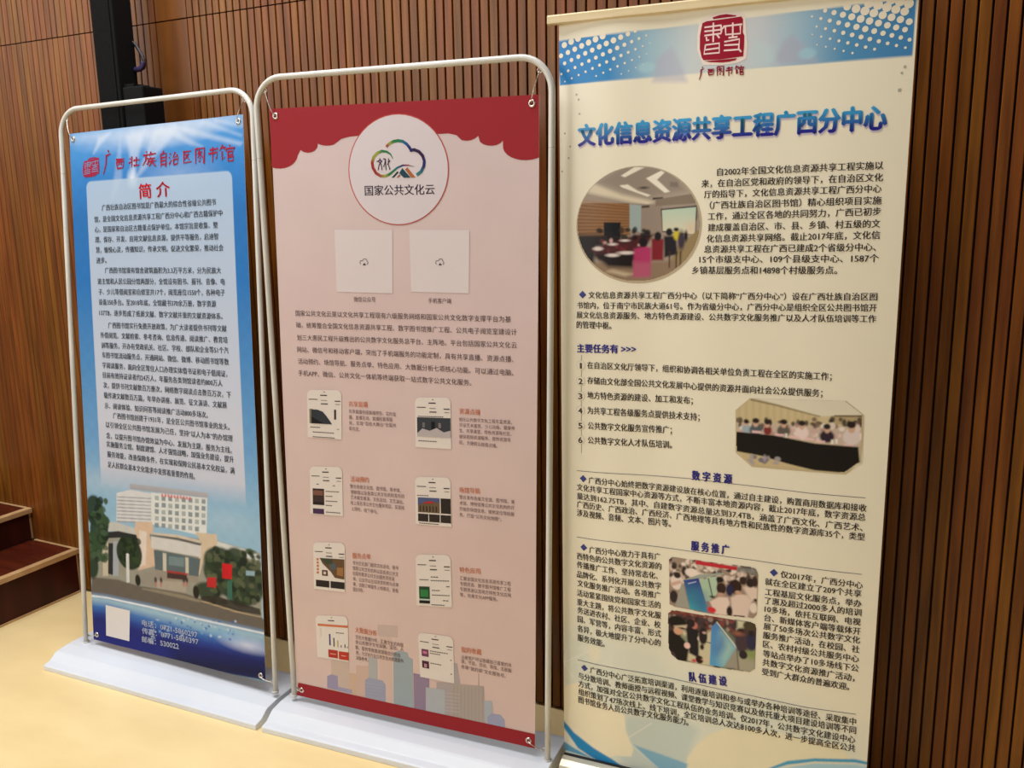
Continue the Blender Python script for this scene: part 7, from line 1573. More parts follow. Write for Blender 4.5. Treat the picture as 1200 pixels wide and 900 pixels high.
["p",[.19,.13,.063],.8,2,[[489,903],[553,914],[625,930],[649,935],[649,937],[619,932],[551,918],[489,908]],0],
["p",[.49,.38,.21],1,1.5,[[679,931],[740,926],[741,948],[680,953]],0],
["p",[.12,.088,.059],1,1.5,[[680,931],[740,928],[740,931],[680,934]],0],
["p",[.63,.49,.41],1,8,[[458,968],[546,961],[650,959],[740,954],[743,1006],[640,1002],[547,991],[458,990]],0],
["e",[.026,.018,.019],.85,2,[507,968],5.6,5.6],
["e",[.19,.12,.095],.85,2,[736,945],6.3,4.1],
["e",[.026,.018,.019],.85,2,[527,953],4.6,6],
["e",[.055,.034,.03],.85,2,[501,969],6.7,6.6],
["e",[.026,.018,.019],.85,2,[738,950],6,5.9],
["e",[.055,.034,.03],.85,2,[727,947],5.4,6.1],
["e",[.026,.018,.019],.85,2,[466,972],3.6,7.2],
["e",[.026,.018,.019],.85,2,[589,958],4.4,5.5],
["e",[.026,.018,.019],.85,2,[648,952],6,3.7],
["e",[.19,.12,.095],.85,2,[520,972],6.6,6.9],
["e",[.055,.034,.03],.85,2,[735,938],4.9,5.7],
["e",[.055,.034,.03],.85,2,[518,971],6.5,5.3],
["e",[.055,.034,.03],.85,2,[726,946],4.1,5.4],
["e",[.055,.034,.03],.85,2,[466,959],6,8],
["e",[.19,.12,.095],.85,2,[459,959],5.6,5.8],
["e",[.026,.018,.019],.85,2,[633,955],5.3,4.1],
["e",[.055,.034,.03],.85,2,[638,960],4.3,6.7],
["e",[.055,.034,.03],.85,2,[530,956],6.6,4.2],
["e",[.026,.018,.019],.85,2,[567,963],5.6,7.4],
["e",[.055,.034,.03],.85,2,[577,968],6.7,6],
["e",[.026,.018,.019],.85,2,[600,954],4,7.3],
["e",[.026,.018,.019],.85,2,[619,954],4.6,6.6],
["e",[.055,.034,.03],.85,2,[694,940],3.9,4.6],
["e",[.026,.018,.019],.85,2,[531,960],6.4,6.3],
["e",[.19,.12,.095],.85,2,[734,950],4.6,4.4],
["e",[.055,.034,.03],.85,2,[610,960],3.2,4.3],
["e",[.19,.12,.095],.85,2,[684,957],5.1,5.2],
["e",[.026,.018,.019],.85,2,[712,947],3.5,5.8],
["e",[.026,.018,.019],.85,2,[676,941],5.4,7.5],
["e",[.055,.034,.03],.85,2,[536,958],4.1,7.7],
["e",[.026,.018,.019],.85,2,[534,960],6.8,7.5],
["e",[.026,.018,.019],.85,2,[500,963],3.9,6.3],
["e",[.055,.034,.03],.85,2,[480,959],4.3,4.8],
["e",[.055,.034,.03],.85,2,[573,966],5.4,4.2],
["e",[.19,.12,.095],.85,2,[518,968],6.1,6.2],
["e",[.055,.034,.03],.85,2,[705,953],5.7,3.3],
["e",[.026,.018,.019],.85,2,[702,946],5,7],
["e",[.055,.034,.03],.85,2,[532,966],4.4,3.6],
["e",[.19,.12,.095],.85,2,[505,969],7,7.2],
["e",[.19,.12,.095],.85,2,[600,958],5.1,3.6],
["e",[.19,.12,.095],.85,2,[667,960],4.1,6.4],
["e",[.026,.018,.019],.85,2,[673,945],5.2,4.7],
["e",[.026,.018,.019],.85,2,[561,956],6.8,3.9],
["e",[.19,.12,.095],.85,2,[644,955],5.9,7.7],
["e",[.19,.12,.095],.85,2,[636,944],5.4,5.3],
["e",[.19,.12,.095],.85,2,[606,963],3.4,3.5],
["e",[.67,.44,.4],.85,2,[728,957],3.9,9.9],
["e",[.82,.69,.63],.85,2,[660,984],8,8.9],
["e",[.49,.28,.25],.85,2,[528,1004],5.7,8],
["e",[.93,.84,.79],.85,2,[660,960],8,7.7],
["e",[.82,.69,.63],.85,2,[581,971],4.6,7.5],
["e",[.93,.84,.79],.85,2,[658,980],5.1,9.8],
["e",[.93,.84,.79],.85,2,[714,984],8.2,7.2],
["e",[.82,.69,.63],.85,2,[693,979],4.7,4.6],
["e",[.49,.28,.25],.85,2,[580,974],5.4,9.5],
["e",[.82,.69,.63],.85,2,[649,992],5.4,6.5],
["e",[.49,.28,.25],.85,2,[546,989],6.7,7],
["e",[.49,.28,.25],.85,2,[486,1009],6,7.1],
["e",[.82,.69,.63],.85,2,[477,1004],5.2,5.9],
["e",[.93,.84,.79],.85,2,[488,1005],5.1,7.7],
["e",[.82,.69,.63],.85,2,[512,1004],7.3,7.1],
["e",[.82,.69,.63],.85,2,[614,991],7.1,5.5],
["e",[.49,.28,.25],.85,2,[475,988],8.3,10],
["e",[.93,.84,.79],.85,2,[472,978],7.7,5.3],
["e",[.93,.84,.79],.85,2,[738,978],5.9,8.4],
["e",[.82,.69,.63],.85,2,[727,956],7.4,5.7],
["e",[.67,.44,.4],.85,2,[465,993],7.4,6.5],
["e",[.82,.69,.63],.85,2,[639,981],7.2,5.3],
["e",[.93,.84,.79],.85,2,[731,964],4.4,5.5],
["e",[.49,.28,.25],.85,2,[599,965],4.1,8.7],
["e",[.67,.44,.4],.85,2,[636,974],4.5,9.6],
["e",[.67,.44,.4],.85,2,[471,987],8.4,4.7],
["e",[.49,.28,.25],.85,2,[674,979],4.2,8.2],
["e",[.82,.69,.63],.85,2,[593,972],5.1,5.9],
["e",[.93,.84,.79],.85,2,[721,973],4.7,9.7],
["e",[.49,.28,.25],.85,2,[476,992],7.2,4.7],
["e",[.49,.28,.25],.85,2,[658,968],7.5,5.5],
["e",[.93,.84,.79],.85,2,[698,963],6.3,5.1],
["e",[.82,.69,.63],.85,2,[536,1004],7.5,8.6],
["e",[.93,.84,.79],.85,2,[511,1000],8.5,7.7],
["e",[.67,.44,.4],.85,2,[541,999],5.4,5.9],
["e",[.67,.44,.4],.85,2,[561,995],6.5,7.3],
["e",[.82,.69,.63],.85,2,[732,959],5.6,9.2],
["e",[.82,.69,.63],.85,2,[572,989],5,5.3],
["e",[.67,.44,.4],.85,2,[718,965],4.1,7.2],
["e",[.93,.84,.79],.85,2,[517,983],8.8,4.4],
["e",[.82,.69,.63],.85,2,[676,957],8.2,8.2],
["e",[.93,.84,.79],.85,2,[488,974],5.1,7.4],
["e",[.93,.84,.79],.85,2,[715,968],6.7,8.5],
["e",[.67,.44,.4],.85,2,[553,991],7.9,4.7],
["e",[.67,.44,.4],.85,2,[686,979],5.4,5.9],
["e",[.93,.84,.79],.85,2,[530,973],5.7,9.6],
["e",[.67,.44,.4],.85,2,[493,1005],8.3,9.9],
["e",[.93,.84,.79],.85,2,[597,978],5.7,9.1],
["e",[.82,.69,.63],.85,2,[528,977],7.2,9.8],
["e",[.67,.44,.4],.85,2,[593,974],6.6,4.9],
["e",[.37,.47,.53],1,3,[482,979],11.5,11.5],
["e",[.67,.43,.31],1,2,[481,966],5.1,6.7],
["e",[.024,.016,.017],1,2,[481,961],6.4,5],
["e",[.093,.12,.14],1,3,[504,981],15.2,14.9],
["e",[.67,.43,.31],1,2,[503,964],6.6,8.7],
["e",[.024,.016,.017],1,2,[503,957],8.2,6.5],
["e",[.23,.033,.03],1,3,[531,979],10,12.5],
["e",[.67,.43,.31],1,2,[530,965],5.5,7.3],
["e",[.024,.016,.017],1,2,[530,959],6.9,5.5],
["e",[.13,.11,.095],1,3,[568,978],14.8,14.7],
["e",[.67,.43,.31],1,2,[568,961],6.4,8.6],
["e",[.024,.016,.017],1,2,[568,955],8,6.4],
["e",[.89,.72,.69],1,3,[610,978],15.2,15.1],
["e",[.67,.43,.31],1,2,[609,962],6.6,8.9],
["e",[.024,.016,.017],1,2,[609,955],8.2,6.6],
["e",[.033,.02,.036],1,3,[666,983],16.4,15],
["e",[.67,.43,.31],1,2,[666,966],6.4,8.8],
["e",[.024,.016,.017],1,2,[665,959],8,6.6],
["e",[.8,.67,.65],1,3,[720,981],19.2,18.7],
["e",[.67,.43,.31],1,2,[719,960],7.9,10.9],
["e",[.024,.016,.017],1,2,[718,951],9.9,8.2],
["p",[.89,.57,.57],.95,2,[[495,982],[517,982],[517,988],[495,988]],0],
["p",[.89,.57,.57],.95,2,[[548,985],[570,985],[571,991],[549,991]],0],
["p",[.89,.57,.57],.95,2,[[583,987],[604,988],[605,993],[583,993]],0],
["p",[.89,.57,.57],.95,2,[[617,989],[638,990],[638,995],[617,995]],0],
["p",[.89,.57,.57],.95,2,[[641,994],[662,994],[663,999],[642,999]],0],
["p",[.89,.57,.57],.95,2,[[704,998],[725,998],[725,1003],[705,1003]],0],
["p",[.93,.89,.81],.95,2,[[572,983],[577,983],[577,993],[572,993]],0],
["p",[.93,.89,.81],.95,2,[[676,990],[681,990],[681,1000],[676,1000]],0],
["p",[.93,.89,.81],.95,2,[[685,988],[690,988],[690,998],[686,998]],0],
["p",[.009,.007,.008],1,2,[[456,988],[547,990],[640,1002],[736,1003],[741,1039],[708,1068],[643,1068],[581,1058],[517,1044],[458,1038]],0],
["p",[.63,.5,.28],1,3,[[458,1038],[518,1045],[581,1059],[625,1068],[496,1073]],0],
["e",[.43,.38,.4],.85,2,[554,1058],7.7,4.5],
["e",[.43,.38,.4],.85,2,[519,1054],4.4,5.1],
["e",[.43,.38,.4],.85,2,[490,1059],7.9,4.7],
["e",[.16,.15,.21],.85,2,[519,1054],7.1,6],
["e",[.16,.15,.21],.85,2,[503,1048],5.5,5],
["e",[.43,.38,.4],.85,2,[557,1048],7.1,6],
["e",[.43,.38,.4],.85,2,[535,1049],4.2,6.6],
["e",[.16,.15,.21],.85,2,[530,1052],6.6,5.1],
["e",[.16,.15,.21],.85,2,[527,1056],6.1,7.2],
["e",[.43,.38,.4],.85,2,[496,1048],5.1,7.2],
["e",[.43,.38,.4],.85,2,[497,1063],6.3,9],
["e",[.43,.38,.4],.85,2,[527,1049],4.3,8.3]]},{"name":"outdoor_exhibition_photo","out":[[296.7,1345.4],[304.4,1336],[501.7,1332.6],[516.3,1335.8],[521.5,1348.1],[522.6,1455.6],[514.7,1468.1],[420.9,1474.7],[316.9,1473.8],[299.9,1468.4]],"cell":1.6,"lay":2,"rnd":0,"base":[.37,.27,.21],"ops":[["e",[.033,.02,.019],.85,2,[300,1343],5.1,7],
["e",[.89,.75,.68],.85,2,[510,1341],5.9,4.2],
["e",[.075,.048,.045],.85,2,[446,1323],5.4,5.7],
["e",[.075,.048,.045],.85,2,[345,1370],3.9,7.4],
["e",[.033,.02,.019],.85,2,[375,1339],4.9,6.5],
["e",[.89,.75,.68],.85,2,[345,1344],5.8,6.3],
["e",[.075,.048,.045],.85,2,[485,1332],4,7.5],
["e",[.033,.02,.019],.85,2,[304,1387],7,6.9],
["e",[.033,.02,.019],.85,2,[345,1359],4.9,5.2],
["e",[.075,.048,.045],.85,2,[407,1338],4.5,6.3],
["e",[.89,.75,.68],.85,2,[444,1372],7,8.2],
["e",[.93,.82,.73],.85,2,[475,1331],3.9,6.5],
["e",[.93,.82,.73],.85,2,[485,1328],3.9,3.7],
["e",[.7,.54,.46],.85,2,[384,1390],6,5],
["e",[.7,.54,.46],.85,2,[445,1382],4.1,5.8],
["e",[.89,.75,.68],.85,2,[399,1376],5.6,4.2],
["e",[.033,.02,.019],.85,2,[493,1350],6.9,4.5],
["e",[.93,.82,.73],.85,2,[459,1371],5.1,5.9],
["e",[.89,.75,.68],.85,2,[361,1353],5.8,6.7],
["e",[.075,.048,.045],.85,2,[489,1341],6.3,6.4],
["e",[.075,.048,.045],.85,2,[515,1356],4.2,7.1],
["e",[.033,.02,.019],.85,2,[376,1325],4.9,5],
["e",[.93,.82,.73],.85,2,[518,1312],5.3,6.4],
["e",[.033,.02,.019],.85,2,[497,1360],6.8,7.6],
["e",[.93,.82,.73],.85,2,[423,1356],5.3,7],
["e",[.075,.048,.045],.85,2,[389,1359],6.2,5.8],
["e",[.033,.02,.019],.85,2,[372,1351],5.5,5.3],
["e",[.89,.75,.68],.85,2,[509,1352],5.4,4.3],
["e",[.033,.02,.019],.85,2,[462,1326],4.2,7.7],
["e",[.7,.54,.46],.85,2,[395,1371],5.5,4.8],
["e",[.7,.54,.46],.85,2,[464,1368],3.4,6.5],
["e",[.075,.048,.045],.85,2,[356,1341],6.6,5.4],
["e",[.7,.54,.46],.85,2,[305,1366],6.4,4.8],
["e",[.89,.75,.68],.85,2,[377,1373],4.9,7.4],
["e",[.075,.048,.045],.85,2,[515,1364],5.8,7.7],
["e",[.075,.048,.045],.85,2,[506,1324],3.9,3.7],
["e",[.7,.54,.46],.85,2,[333,1387],6.8,8.5],
["e",[.93,.82,.73],.85,2,[385,1376],4.6,8],
["e",[.033,.02,.019],.85,2,[368,1388],7.3,4.8],
["e",[.93,.82,.73],.85,2,[488,1345],4.5,4],
["e",[.7,.54,.46],.85,2,[456,1314],6.7,5.9],
["e",[.075,.048,.045],.85,2,[450,1349],6.6,5],
["e",[.89,.75,.68],.85,2,[388,1337],6.9,7.3],
["e",[.075,.048,.045],.85,2,[482,1325],5.9,3.8],
["e",[.89,.75,.68],.85,2,[452,1335],7.1,7.3],
["e",[.89,.75,.68],.85,2,[373,1376],6.4,5.7],
["e",[.075,.048,.045],.85,2,[369,1381],7.1,4.7],
["e",[.7,.54,.46],.85,2,[421,1323],5.2,5.8],
["e",[.7,.54,.46],.85,2,[407,1353],6,7.9],
["e",[.93,.82,.73],.85,2,[352,1397],5.3,5.4],
["e",[.033,.02,.019],.85,2,[388,1383],5.8,4.6],
["e",[.075,.048,.045],.85,2,[509,1351],6.4,3.7],
["e",[.93,.82,.73],.85,2,[400,1349],6.6,7.1],
["e",[.075,.048,.045],.85,2,[501,1335],5.3,7.2],
["e",[.033,.02,.019],.85,2,[311,1395],4.7,7.2],
["e",[.075,.048,.045],.85,2,[326,1358],4.4,5.3],
["e",[.075,.048,.045],.85,2,[473,1367],5.6,7.5],
["e",[.033,.02,.019],.85,2,[375,1337],4.3,4.9],
["e",[.075,.048,.045],.85,2,[325,1392],6.3,5.2],
["e",[.93,.82,.73],.85,2,[395,1327],3.7,7.4],
["e",[.033,.02,.019],.85,2,[493,1340],3.8,5.6],
["e",[.93,.82,.73],.85,2,[312,1376],4.7,7.8],
["e",[.033,.02,.019],.85,2,[311,1357],6.3,7.8],
["e",[.93,.82,.73],.85,2,[423,1358],6.3,4.9],
["e",[.93,.82,.73],.85,2,[367,1353],5.2,5.2],
["e",[.033,.02,.019],.85,2,[515,1322],3.5,6.4],
["e",[.033,.02,.019],.85,2,[452,1323],7,7],
["e",[.93,.82,.73],.85,2,[395,1389],4.1,6.1],
["e",[.7,.54,.46],.85,2,[379,1351],6.9,7.6],
["e",[.075,.048,.045],.85,2,[300,1362],6.6,7.2],
["e",[.93,.82,.73],.85,2,[489,1319],5.9,7],
["e",[.93,.82,.73],.85,2,[411,1384],3.9,8],
["e",[.7,.54,.46],.85,2,[363,1338],3.8,7.5],
["e",[.93,.82,.73],.85,2,[426,1333],4.8,5.5],
["e",[.075,.048,.045],.85,2,[309,1355],6.8,4],
["e",[.93,.82,.73],.85,2,[335,1351],6,5.3],
["e",[.89,.75,.68],.85,2,[331,1399],6.9,7.1],
["e",[.7,.54,.46],.85,2,[372,1342],6.8,6.5],
["e",[.7,.54,.46],.85,2,[416,1348],7.2,6.7],
["e",[.89,.75,.68],.85,2,[458,1356],4.2,4.6],
["e",[.7,.54,.46],.85,2,[332,1379],6.1,4.2],
["e",[.075,.048,.045],.85,2,[447,1348],4.6,4.3],
["e",[.7,.54,.46],.85,2,[456,1377],4.4,5.3],
["e",[.075,.048,.045],.85,2,[514,1336],5.9,5.3],
["e",[.93,.82,.73],.85,2,[392,1359],6.2,3.7],
["e",[.89,.75,.68],.85,2,[375,1381],7.2,5.9],
["e",[.075,.048,.045],.85,2,[414,1367],7,7.7],
["e",[.93,.82,.73],.85,2,[409,1356],5.5,3.6],
["e",[.075,.048,.045],.85,2,[454,1380],6.9,4.9],
["e",[.075,.048,.045],.85,2,[361,1358],4,6.5],
["e",[.93,.82,.73],.85,2,[340,1364],4.4,6.5],
["e",[.89,.75,.68],.85,2,[419,1342],4.3,4.9],
["e",[.89,.75,.68],.85,2,[303,1363],3.7,7],
["e",[.7,.54,.46],.85,2,[400,1387],5.2,6.9],
["e",[.93,.82,.73],.85,2,[505,1317],4.5,8],
["e",[.93,.82,.73],.85,2,[363,1345],3.9,4.4],
["e",[.075,.048,.045],.85,2,[313,1381],5.4,5.2],
["e",[.93,.82,.73],.85,2,[347,1336],3.6,6.4],
["e",[.89,.75,.68],.85,2,[491,1310],5.4,4.2],
["e",[.7,.54,.46],.85,2,[399,1327],3.6,7.6],
["e",[.7,.54,.46],.85,2,[384,1381],4.5,4.2],
["e",[.075,.048,.045],.85,2,[482,1377],3.5,4.3],
["e",[.075,.048,.045],.85,2,[488,1368],7.1,5.9],
["e",[.89,.75,.68],.85,2,[475,1371],5.4,6.6],
["e",[.93,.82,.73],.85,2,[481,1356],6.4,8.3],
["e",[.033,.02,.019],.85,2,[416,1362],3.9,5.8],
["e",[.075,.048,.045],.85,2,[427,1358],6.7,6.9],
["e",[.93,.82,.73],.85,2,[439,1341],6.2,5.9],
["e",[.7,.54,.46],.85,2,[476,1355],5.6,5.4],
["e",[.033,.02,.019],.85,2,[320,1372],4.1,3.7],
["e",[.033,.02,.019],.85,2,[480,1326],5.1,7],
["e",[.7,.54,.46],.85,2,[451,1371],6.4,6.9],
["e",[.7,.54,.46],.85,2,[302,1397],6.2,5.6],
["e",[.033,.02,.019],.85,2,[480,1345],4.7,7.7],
["e",[.7,.54,.46],.85,2,[319,1377],5.2,5.2],
["e",[.033,.02,.019],.85,2,[422,1383],5.9,7.3],
["e",[.7,.54,.46],.85,2,[425,1367],6.7,3.8],
["e",[.7,.54,.46],.85,2,[490,1355],5.2,6.4],
["e",[.93,.82,.73],.85,2,[357,1393],5.2,6.5],
["e",[.93,.82,.73],.85,2,[482,1347],4.1,5.6],
["e",[.7,.54,.46],.85,2,[370,1361],6,7.9],
["e",[.89,.75,.68],.85,2,[383,1390],6.2,5.5],
["e",[.075,.048,.045],.85,2,[518,1344],6,4.5],
["e",[.033,.02,.019],.85,2,[457,1345],5.6,7.1],
["e",[.89,.75,.68],.85,2,[322,1391],6.5,4.8],
["e",[.075,.048,.045],.85,2,[498,1333],4.9,6],
["e",[.033,.02,.019],.85,2,[451,1350],5.9,4],
["e",[.7,.54,.46],.85,2,[395,1346],6,3.9],
["e",[.7,.54,.46],.85,2,[355,1340],3.5,7.6],
["e",[.033,.02,.019],.85,2,[428,1323],4.6,6.2],
["e",[.89,.75,.68],.85,2,[443,1339],4.1,4.9],
["e",[.93,.82,.73],.85,2,[443,1344],6.6,4.4],
["e",[.93,.82,.73],.85,2,[463,1350],6.5,6.2],
["e",[.075,.048,.045],.85,2,[363,1359],5.2,3.8],
["e",[.93,.82,.73],.85,2,[414,1382],4.1,7.1],
["e",[.075,.048,.045],.85,2,[392,1387],4.7,7.6],
["e",[.7,.54,.46],.85,2,[298,1362],3.6,8.2],
["e",[.033,.02,.019],.85,2,[362,1336],3.8,8.2],
["e",[.7,.54,.46],.85,2,[302,1368],7.3,7.4],
["e",[.7,.54,.46],.85,2,[485,1373],4.3,8],
["e",[.033,.02,.019],.85,2,[409,1329],5.4,5.9],
["e",[.7,.54,.46],.85,2,[354,1378],6.5,6.6],
["e",[.7,.54,.46],.85,2,[477,1358],5.2,6.7],
["e",[.033,.02,.019],.85,2,[417,1322],4.4,3.9],
["e",[.075,.048,.045],.85,2,[345,1384],5.4,8.3],
["e",[.7,.54,.46],.85,2,[464,1319],6,3.6],
["e",[.075,.048,.045],.85,2,[516,1333],6.6,6.7],
["e",[.075,.048,.045],.85,2,[338,1362],4.5,5.1],
["e",[.7,.54,.46],.85,2,[380,1378],6.7,7],
["e",[.93,.82,.73],.85,2,[432,1325],3.8,6.5],
["p",[.23,.23,.21],.9,4,[[468,1338],[520,1335],[521,1350],[473,1349]],0],
["p",[.58,.029,.045],1,1,[[365,1335],[470,1337],[470,1347],[366,1346]],0],
["e",[.86,.72,.65],1,2,[318,1403],15.6,21.3],
["e",[.031,.018,.017],1,2,[319,1384],9.3,8.5],
["e",[.031,.02,.028],1,2,[311,1445],10.7,17.9],
["p",[.63,.38,.29],.9,3,[[302,1408],[327,1397],[331,1404],[305,1417]],0],
["e",[.039,.027,.026],1,2,[310,1362],6.7,7],
["e",[.039,.022,.023],1,2,[337,1370],6.6,12.9],
["e",[.89,.77,.69],1,2,[357,1371],17.5,11.7],
["p",[.37,.41,.35],1,1.5,[[333,1396],[375,1373],[437,1358],[439,1361],[382,1383],[338,1401]],0],
["p",[.37,.36,.31],1,1.5,[[332,1399],[315,1473],[353,1471]],0],
["p",[.43,.6,.44],1,1.5,[[377,1387],[401,1378],[413,1428],[403,1441],[394,1443]],0],
["p",[.48,.64,.48],1,1.5,[[401,1378],[421,1370],[423,1419],[411,1428]],0],
["p",[.075,.1,.081],1,1.5,[[398,1379],[401,1378],[413,1427],[410,1428]],0],
["p",[.031,.031,.27],1,1,[[336,1395],[375,1383],[403,1473],[354,1472]],[.055,.38,.46]],
["p",[.039,.077,.35],.6,20,[[368,1447],[389,1425],[403,1473],[377,1474]],0],
["p",[.49,.57,.85],.9,1,[[348,1401],[369,1392],[369,1395],[348,1404]],0],
["p",[.87,.69,.6],1,3,[[405,1441],[428,1425],[450,1423],[455,1435],[453,1472],[419,1474]],0],
["e",[.036,.016,.015],1,2,[433,1401],11.9,15.3],
["e",[.56,.33,.25],1,2,[432,1418],8.6,5.1],
["e",[.7,.031,.045],1,2,[410,1464],11.3,8],
["e",[.016,.011,.014],1,2,[429,1378],9.4,7.8],
["e",[.039,.031,.036],1,2,[411,1428],6.5,3.3],
["p",[.82,.64,.56],1,3,[[457,1423],[475,1409],[498,1409],[509,1423],[500,1471],[463,1471]],0],
["e",[.031,.013,.012],1,2,[468,1391],15.6,19.3],
["e",[.6,.36,.27],1,2,[475,1406],7.6,5.5],
["e",[.02,.02,.081],1,2,[454,1402],8.9,16.6],
["e",[.026,.013,.014],1,2,[455,1460],7.2,14],
["p",[.84,.66,.56],1,4,[[487,1390],[507,1378],[523,1389],[523,1416],[507,1424]],0],
["e",[.039,.02,.019],1,2,[486,1372],9.2,10.9],
["e",[.026,.016,.017],1,2,[504,1375],10,12.7],
["e",[.033,.02,.021],1,2,[515,1372],7.4,12.7],
["e",[.026,.016,.017],1,2,[518,1419],4.1,3.7],
["e",[.89,.75,.66],1,2,[514,1441],9.6,13.8],
["p",[.039,.022,.019],1,1.5,[[466,1468],[494,1466],[492,1470],[466,1471]],0]]},{"name":"street_exhibition_photo","out":[[297,1495.3],[307,1483.9],[506.7,1479.7],[519.4,1483.5],[522.3,1495],[523.2,1605.3],[511.3,1617.2],[416.1,1622.4],[324.2,1621.5],[308.1,1610],[299.7,1592]],"cell":1.6,"lay":2,"rnd":0,"base":[.075,.043,.042],"ops":[["e",[.37,.28,.24],.85,2,[368,1486],3.8,7.6],
["e",[.37,.28,.24],.85,2,[459,1473],4.1,7.2],
["e",[.12,.056,.052],.85,2,[301,1499],7,3.5],
["e",[.37,.28,.24],.85,2,[476,1507],4.2,4.5],
["e",[.27,.056,.052],.85,2,[404,1474],5.3,5.3],
["e",[.12,.056,.052],.85,2,[449,1471],5.7,6.6],
["e",[.12,.056,.052],.85,2,[399,1469],3.5,4],
["e",[.12,.056,.052],.85,2,[309,1501],5.6,6.3],
["e",[.026,.015,.019],.85,2,[379,1515],3.4,5.3],
["e",[.055,.034,.045],.85,2,[419,1486],5.5,5.6],
["e",[.055,.034,.045],.85,2,[341,1483],3.5,7.8],
["e",[.055,.034,.045],.85,2,[377,1513],5.2,7.5],
["e",[.026,.015,.019],.85,2,[358,1483],3.4,3.6],
["e",[.026,.015,.019],.85,2,[475,1493],6.2,5.2],
["e",[.12,.056,.052],.85,2,[409,1489],6.2,7.7],
["e",[.055,.034,.045],.85,2,[340,1498],4.9,6.8],
["e",[.12,.056,.052],.85,2,[315,1520],5.3,7.8],
["e",[.055,.034,.045],.85,2,[350,1526],4.4,7.7],
["e",[.37,.28,.24],.85,2,[440,1477],4.7,3.7],
["e",[.026,.015,.019],.85,2,[329,1482],3.9,6.5],
["e",[.026,.015,.019],.85,2,[475,1484],5.3,5.6],
["e",[.37,.28,.24],.85,2,[341,1515],3.7,8],
["e",[.27,.056,.052],.85,2,[432,1473],5.9,5.1],
["e",[.12,.056,.052],.85,2,[459,1502],3.2,6],
["e",[.026,.015,.019],.85,2,[414,1493],5.5,4.2],
["e",[.055,.034,.045],.85,2,[307,1521],5.9,4.5],
["e",[.055,.034,.045],.85,2,[464,1505],4.2,4.1],
["e",[.37,.28,.24],.85,2,[410,1511],6.3,4.7],
["e",[.026,.015,.019],.85,2,[375,1494],5,7.3],
["e",[.055,.034,.045],.85,2,[390,1502],4,4.2],
["e",[.055,.034,.045],.85,2,[352,1490],4.9,6],
["e",[.026,.015,.019],.85,2,[310,1529],6,6.8],
["e",[.27,.056,.052],.85,2,[435,1496],4.6,5.6],
["e",[.37,.28,.24],.85,2,[404,1490],3.2,4.1],
["e",[.026,.015,.019],.85,2,[392,1477],5.5,5.8],
["e",[.37,.28,.24],.85,2,[342,1525],5.5,6],
["e",[.37,.28,.24],.85,2,[430,1483],3.8,5.8],
["e",[.026,.015,.019],.85,2,[391,1479],3.4,5.8],
["e",[.055,.034,.045],.85,2,[334,1489],5,6.9],
["e",[.37,.28,.24],.85,2,[302,1502],4.4,7.2],
["e",[.27,.056,.052],.85,2,[449,1513],5.5,6.8],
["e",[.12,.056,.052],.85,2,[391,1479],3.4,5.2],
["e",[.026,.015,.019],.85,2,[453,1468],3.6,3.8],
["e",[.12,.056,.052],.85,2,[357,1525],4.4,7.3],
["e",[.026,.015,.019],.85,2,[309,1507],6.4,7.3],
["e",[.27,.056,.052],.85,2,[460,1507],6.5,4.6],
["e",[.37,.28,.24],.85,2,[362,1484],6.5,5.6],
["e",[.37,.28,.24],.85,2,[437,1483],5.5,6.4],
["e",[.12,.056,.052],.85,2,[395,1483],5.7,7.5],
["e",[.27,.056,.052],.85,2,[442,1462],4.1,3.6],
["e",[.026,.015,.019],.85,2,[350,1490],6.4,4.7],
["e",[.37,.28,.24],.85,2,[312,1498],5.4,4.2],
["e",[.27,.056,.052],.85,2,[398,1507],4.5,7.7],
["e",[.12,.056,.052],.85,2,[465,1479],6.4,5.4],
["e",[.12,.056,.052],.85,2,[306,1495],4.4,5.2],
["e",[.055,.034,.045],.85,2,[389,1507],5,6],
["e",[.055,.034,.045],.85,2,[453,1492],6.6,6.6],
["e",[.026,.015,.019],.85,2,[382,1475],6.4,7.5],
["e",[.026,.015,.019],.85,2,[445,1512],6.6,6.9],
["e",[.055,.034,.045],.85,2,[316,1520],4.3,8],
["e",[.026,.015,.019],.85,2,[348,1479],5.5,6.2],
["e",[.055,.034,.045],.85,2,[465,1500],5.9,7.6],
["e",[.026,.015,.019],.85,2,[369,1499],4.5,7.8],
["e",[.27,.056,.052],.85,2,[460,1485],4.9,6.4],
["e",[.055,.034,.045],.85,2,[338,1531],5.6,7.1],
["e",[.026,.015,.019],.85,2,[388,1475],5.1,4.1],
["e",[.12,.056,.052],.85,2,[316,1532],6.8,5],
["e",[.27,.056,.052],.85,2,[469,1465],6.6,4],
["e",[.026,.015,.019],.85,2,[405,1509],3.4,3.7],
["e",[.27,.056,.052],.85,2,[440,1496],3.4,7.8],
["e",[.12,.056,.052],.85,2,[343,1482],6.5,3.8],
["e",[.27,.056,.052],.85,2,[433,1472],4.7,5.8],
["e",[.055,.034,.045],.85,2,[386,1486],4.4,7.3],
["e",[.27,.056,.052],.85,2,[363,1500],4.5,5.2],
["e",[.055,.034,.045],.85,2,[326,1486],4.9,4.8],
["e",[.27,.056,.052],.85,2,[382,1479],4.9,7.7],
["e",[.27,.056,.052],.85,2,[341,1497],3.6,4.8],
["e",[.37,.28,.24],.85,2,[453,1511],3.9,3.4],
["e",[.026,.015,.019],.85,2,[395,1509],5.6,6.1],
["e",[.055,.034,.045],.85,2,[406,1494],4,3.8],
["e",[.055,.034,.045],.85,2,[328,1516],5.3,3.9],
["e",[.055,.034,.045],.85,2,[406,1477],6.6,4.9],
["e",[.026,.015,.019],.85,2,[342,1501],4.9,4.7],
["e",[.12,.056,.052],.85,2,[378,1517],4.3,7.5],
["e",[.37,.28,.24],.85,2,[451,1491],3.7,6.9],
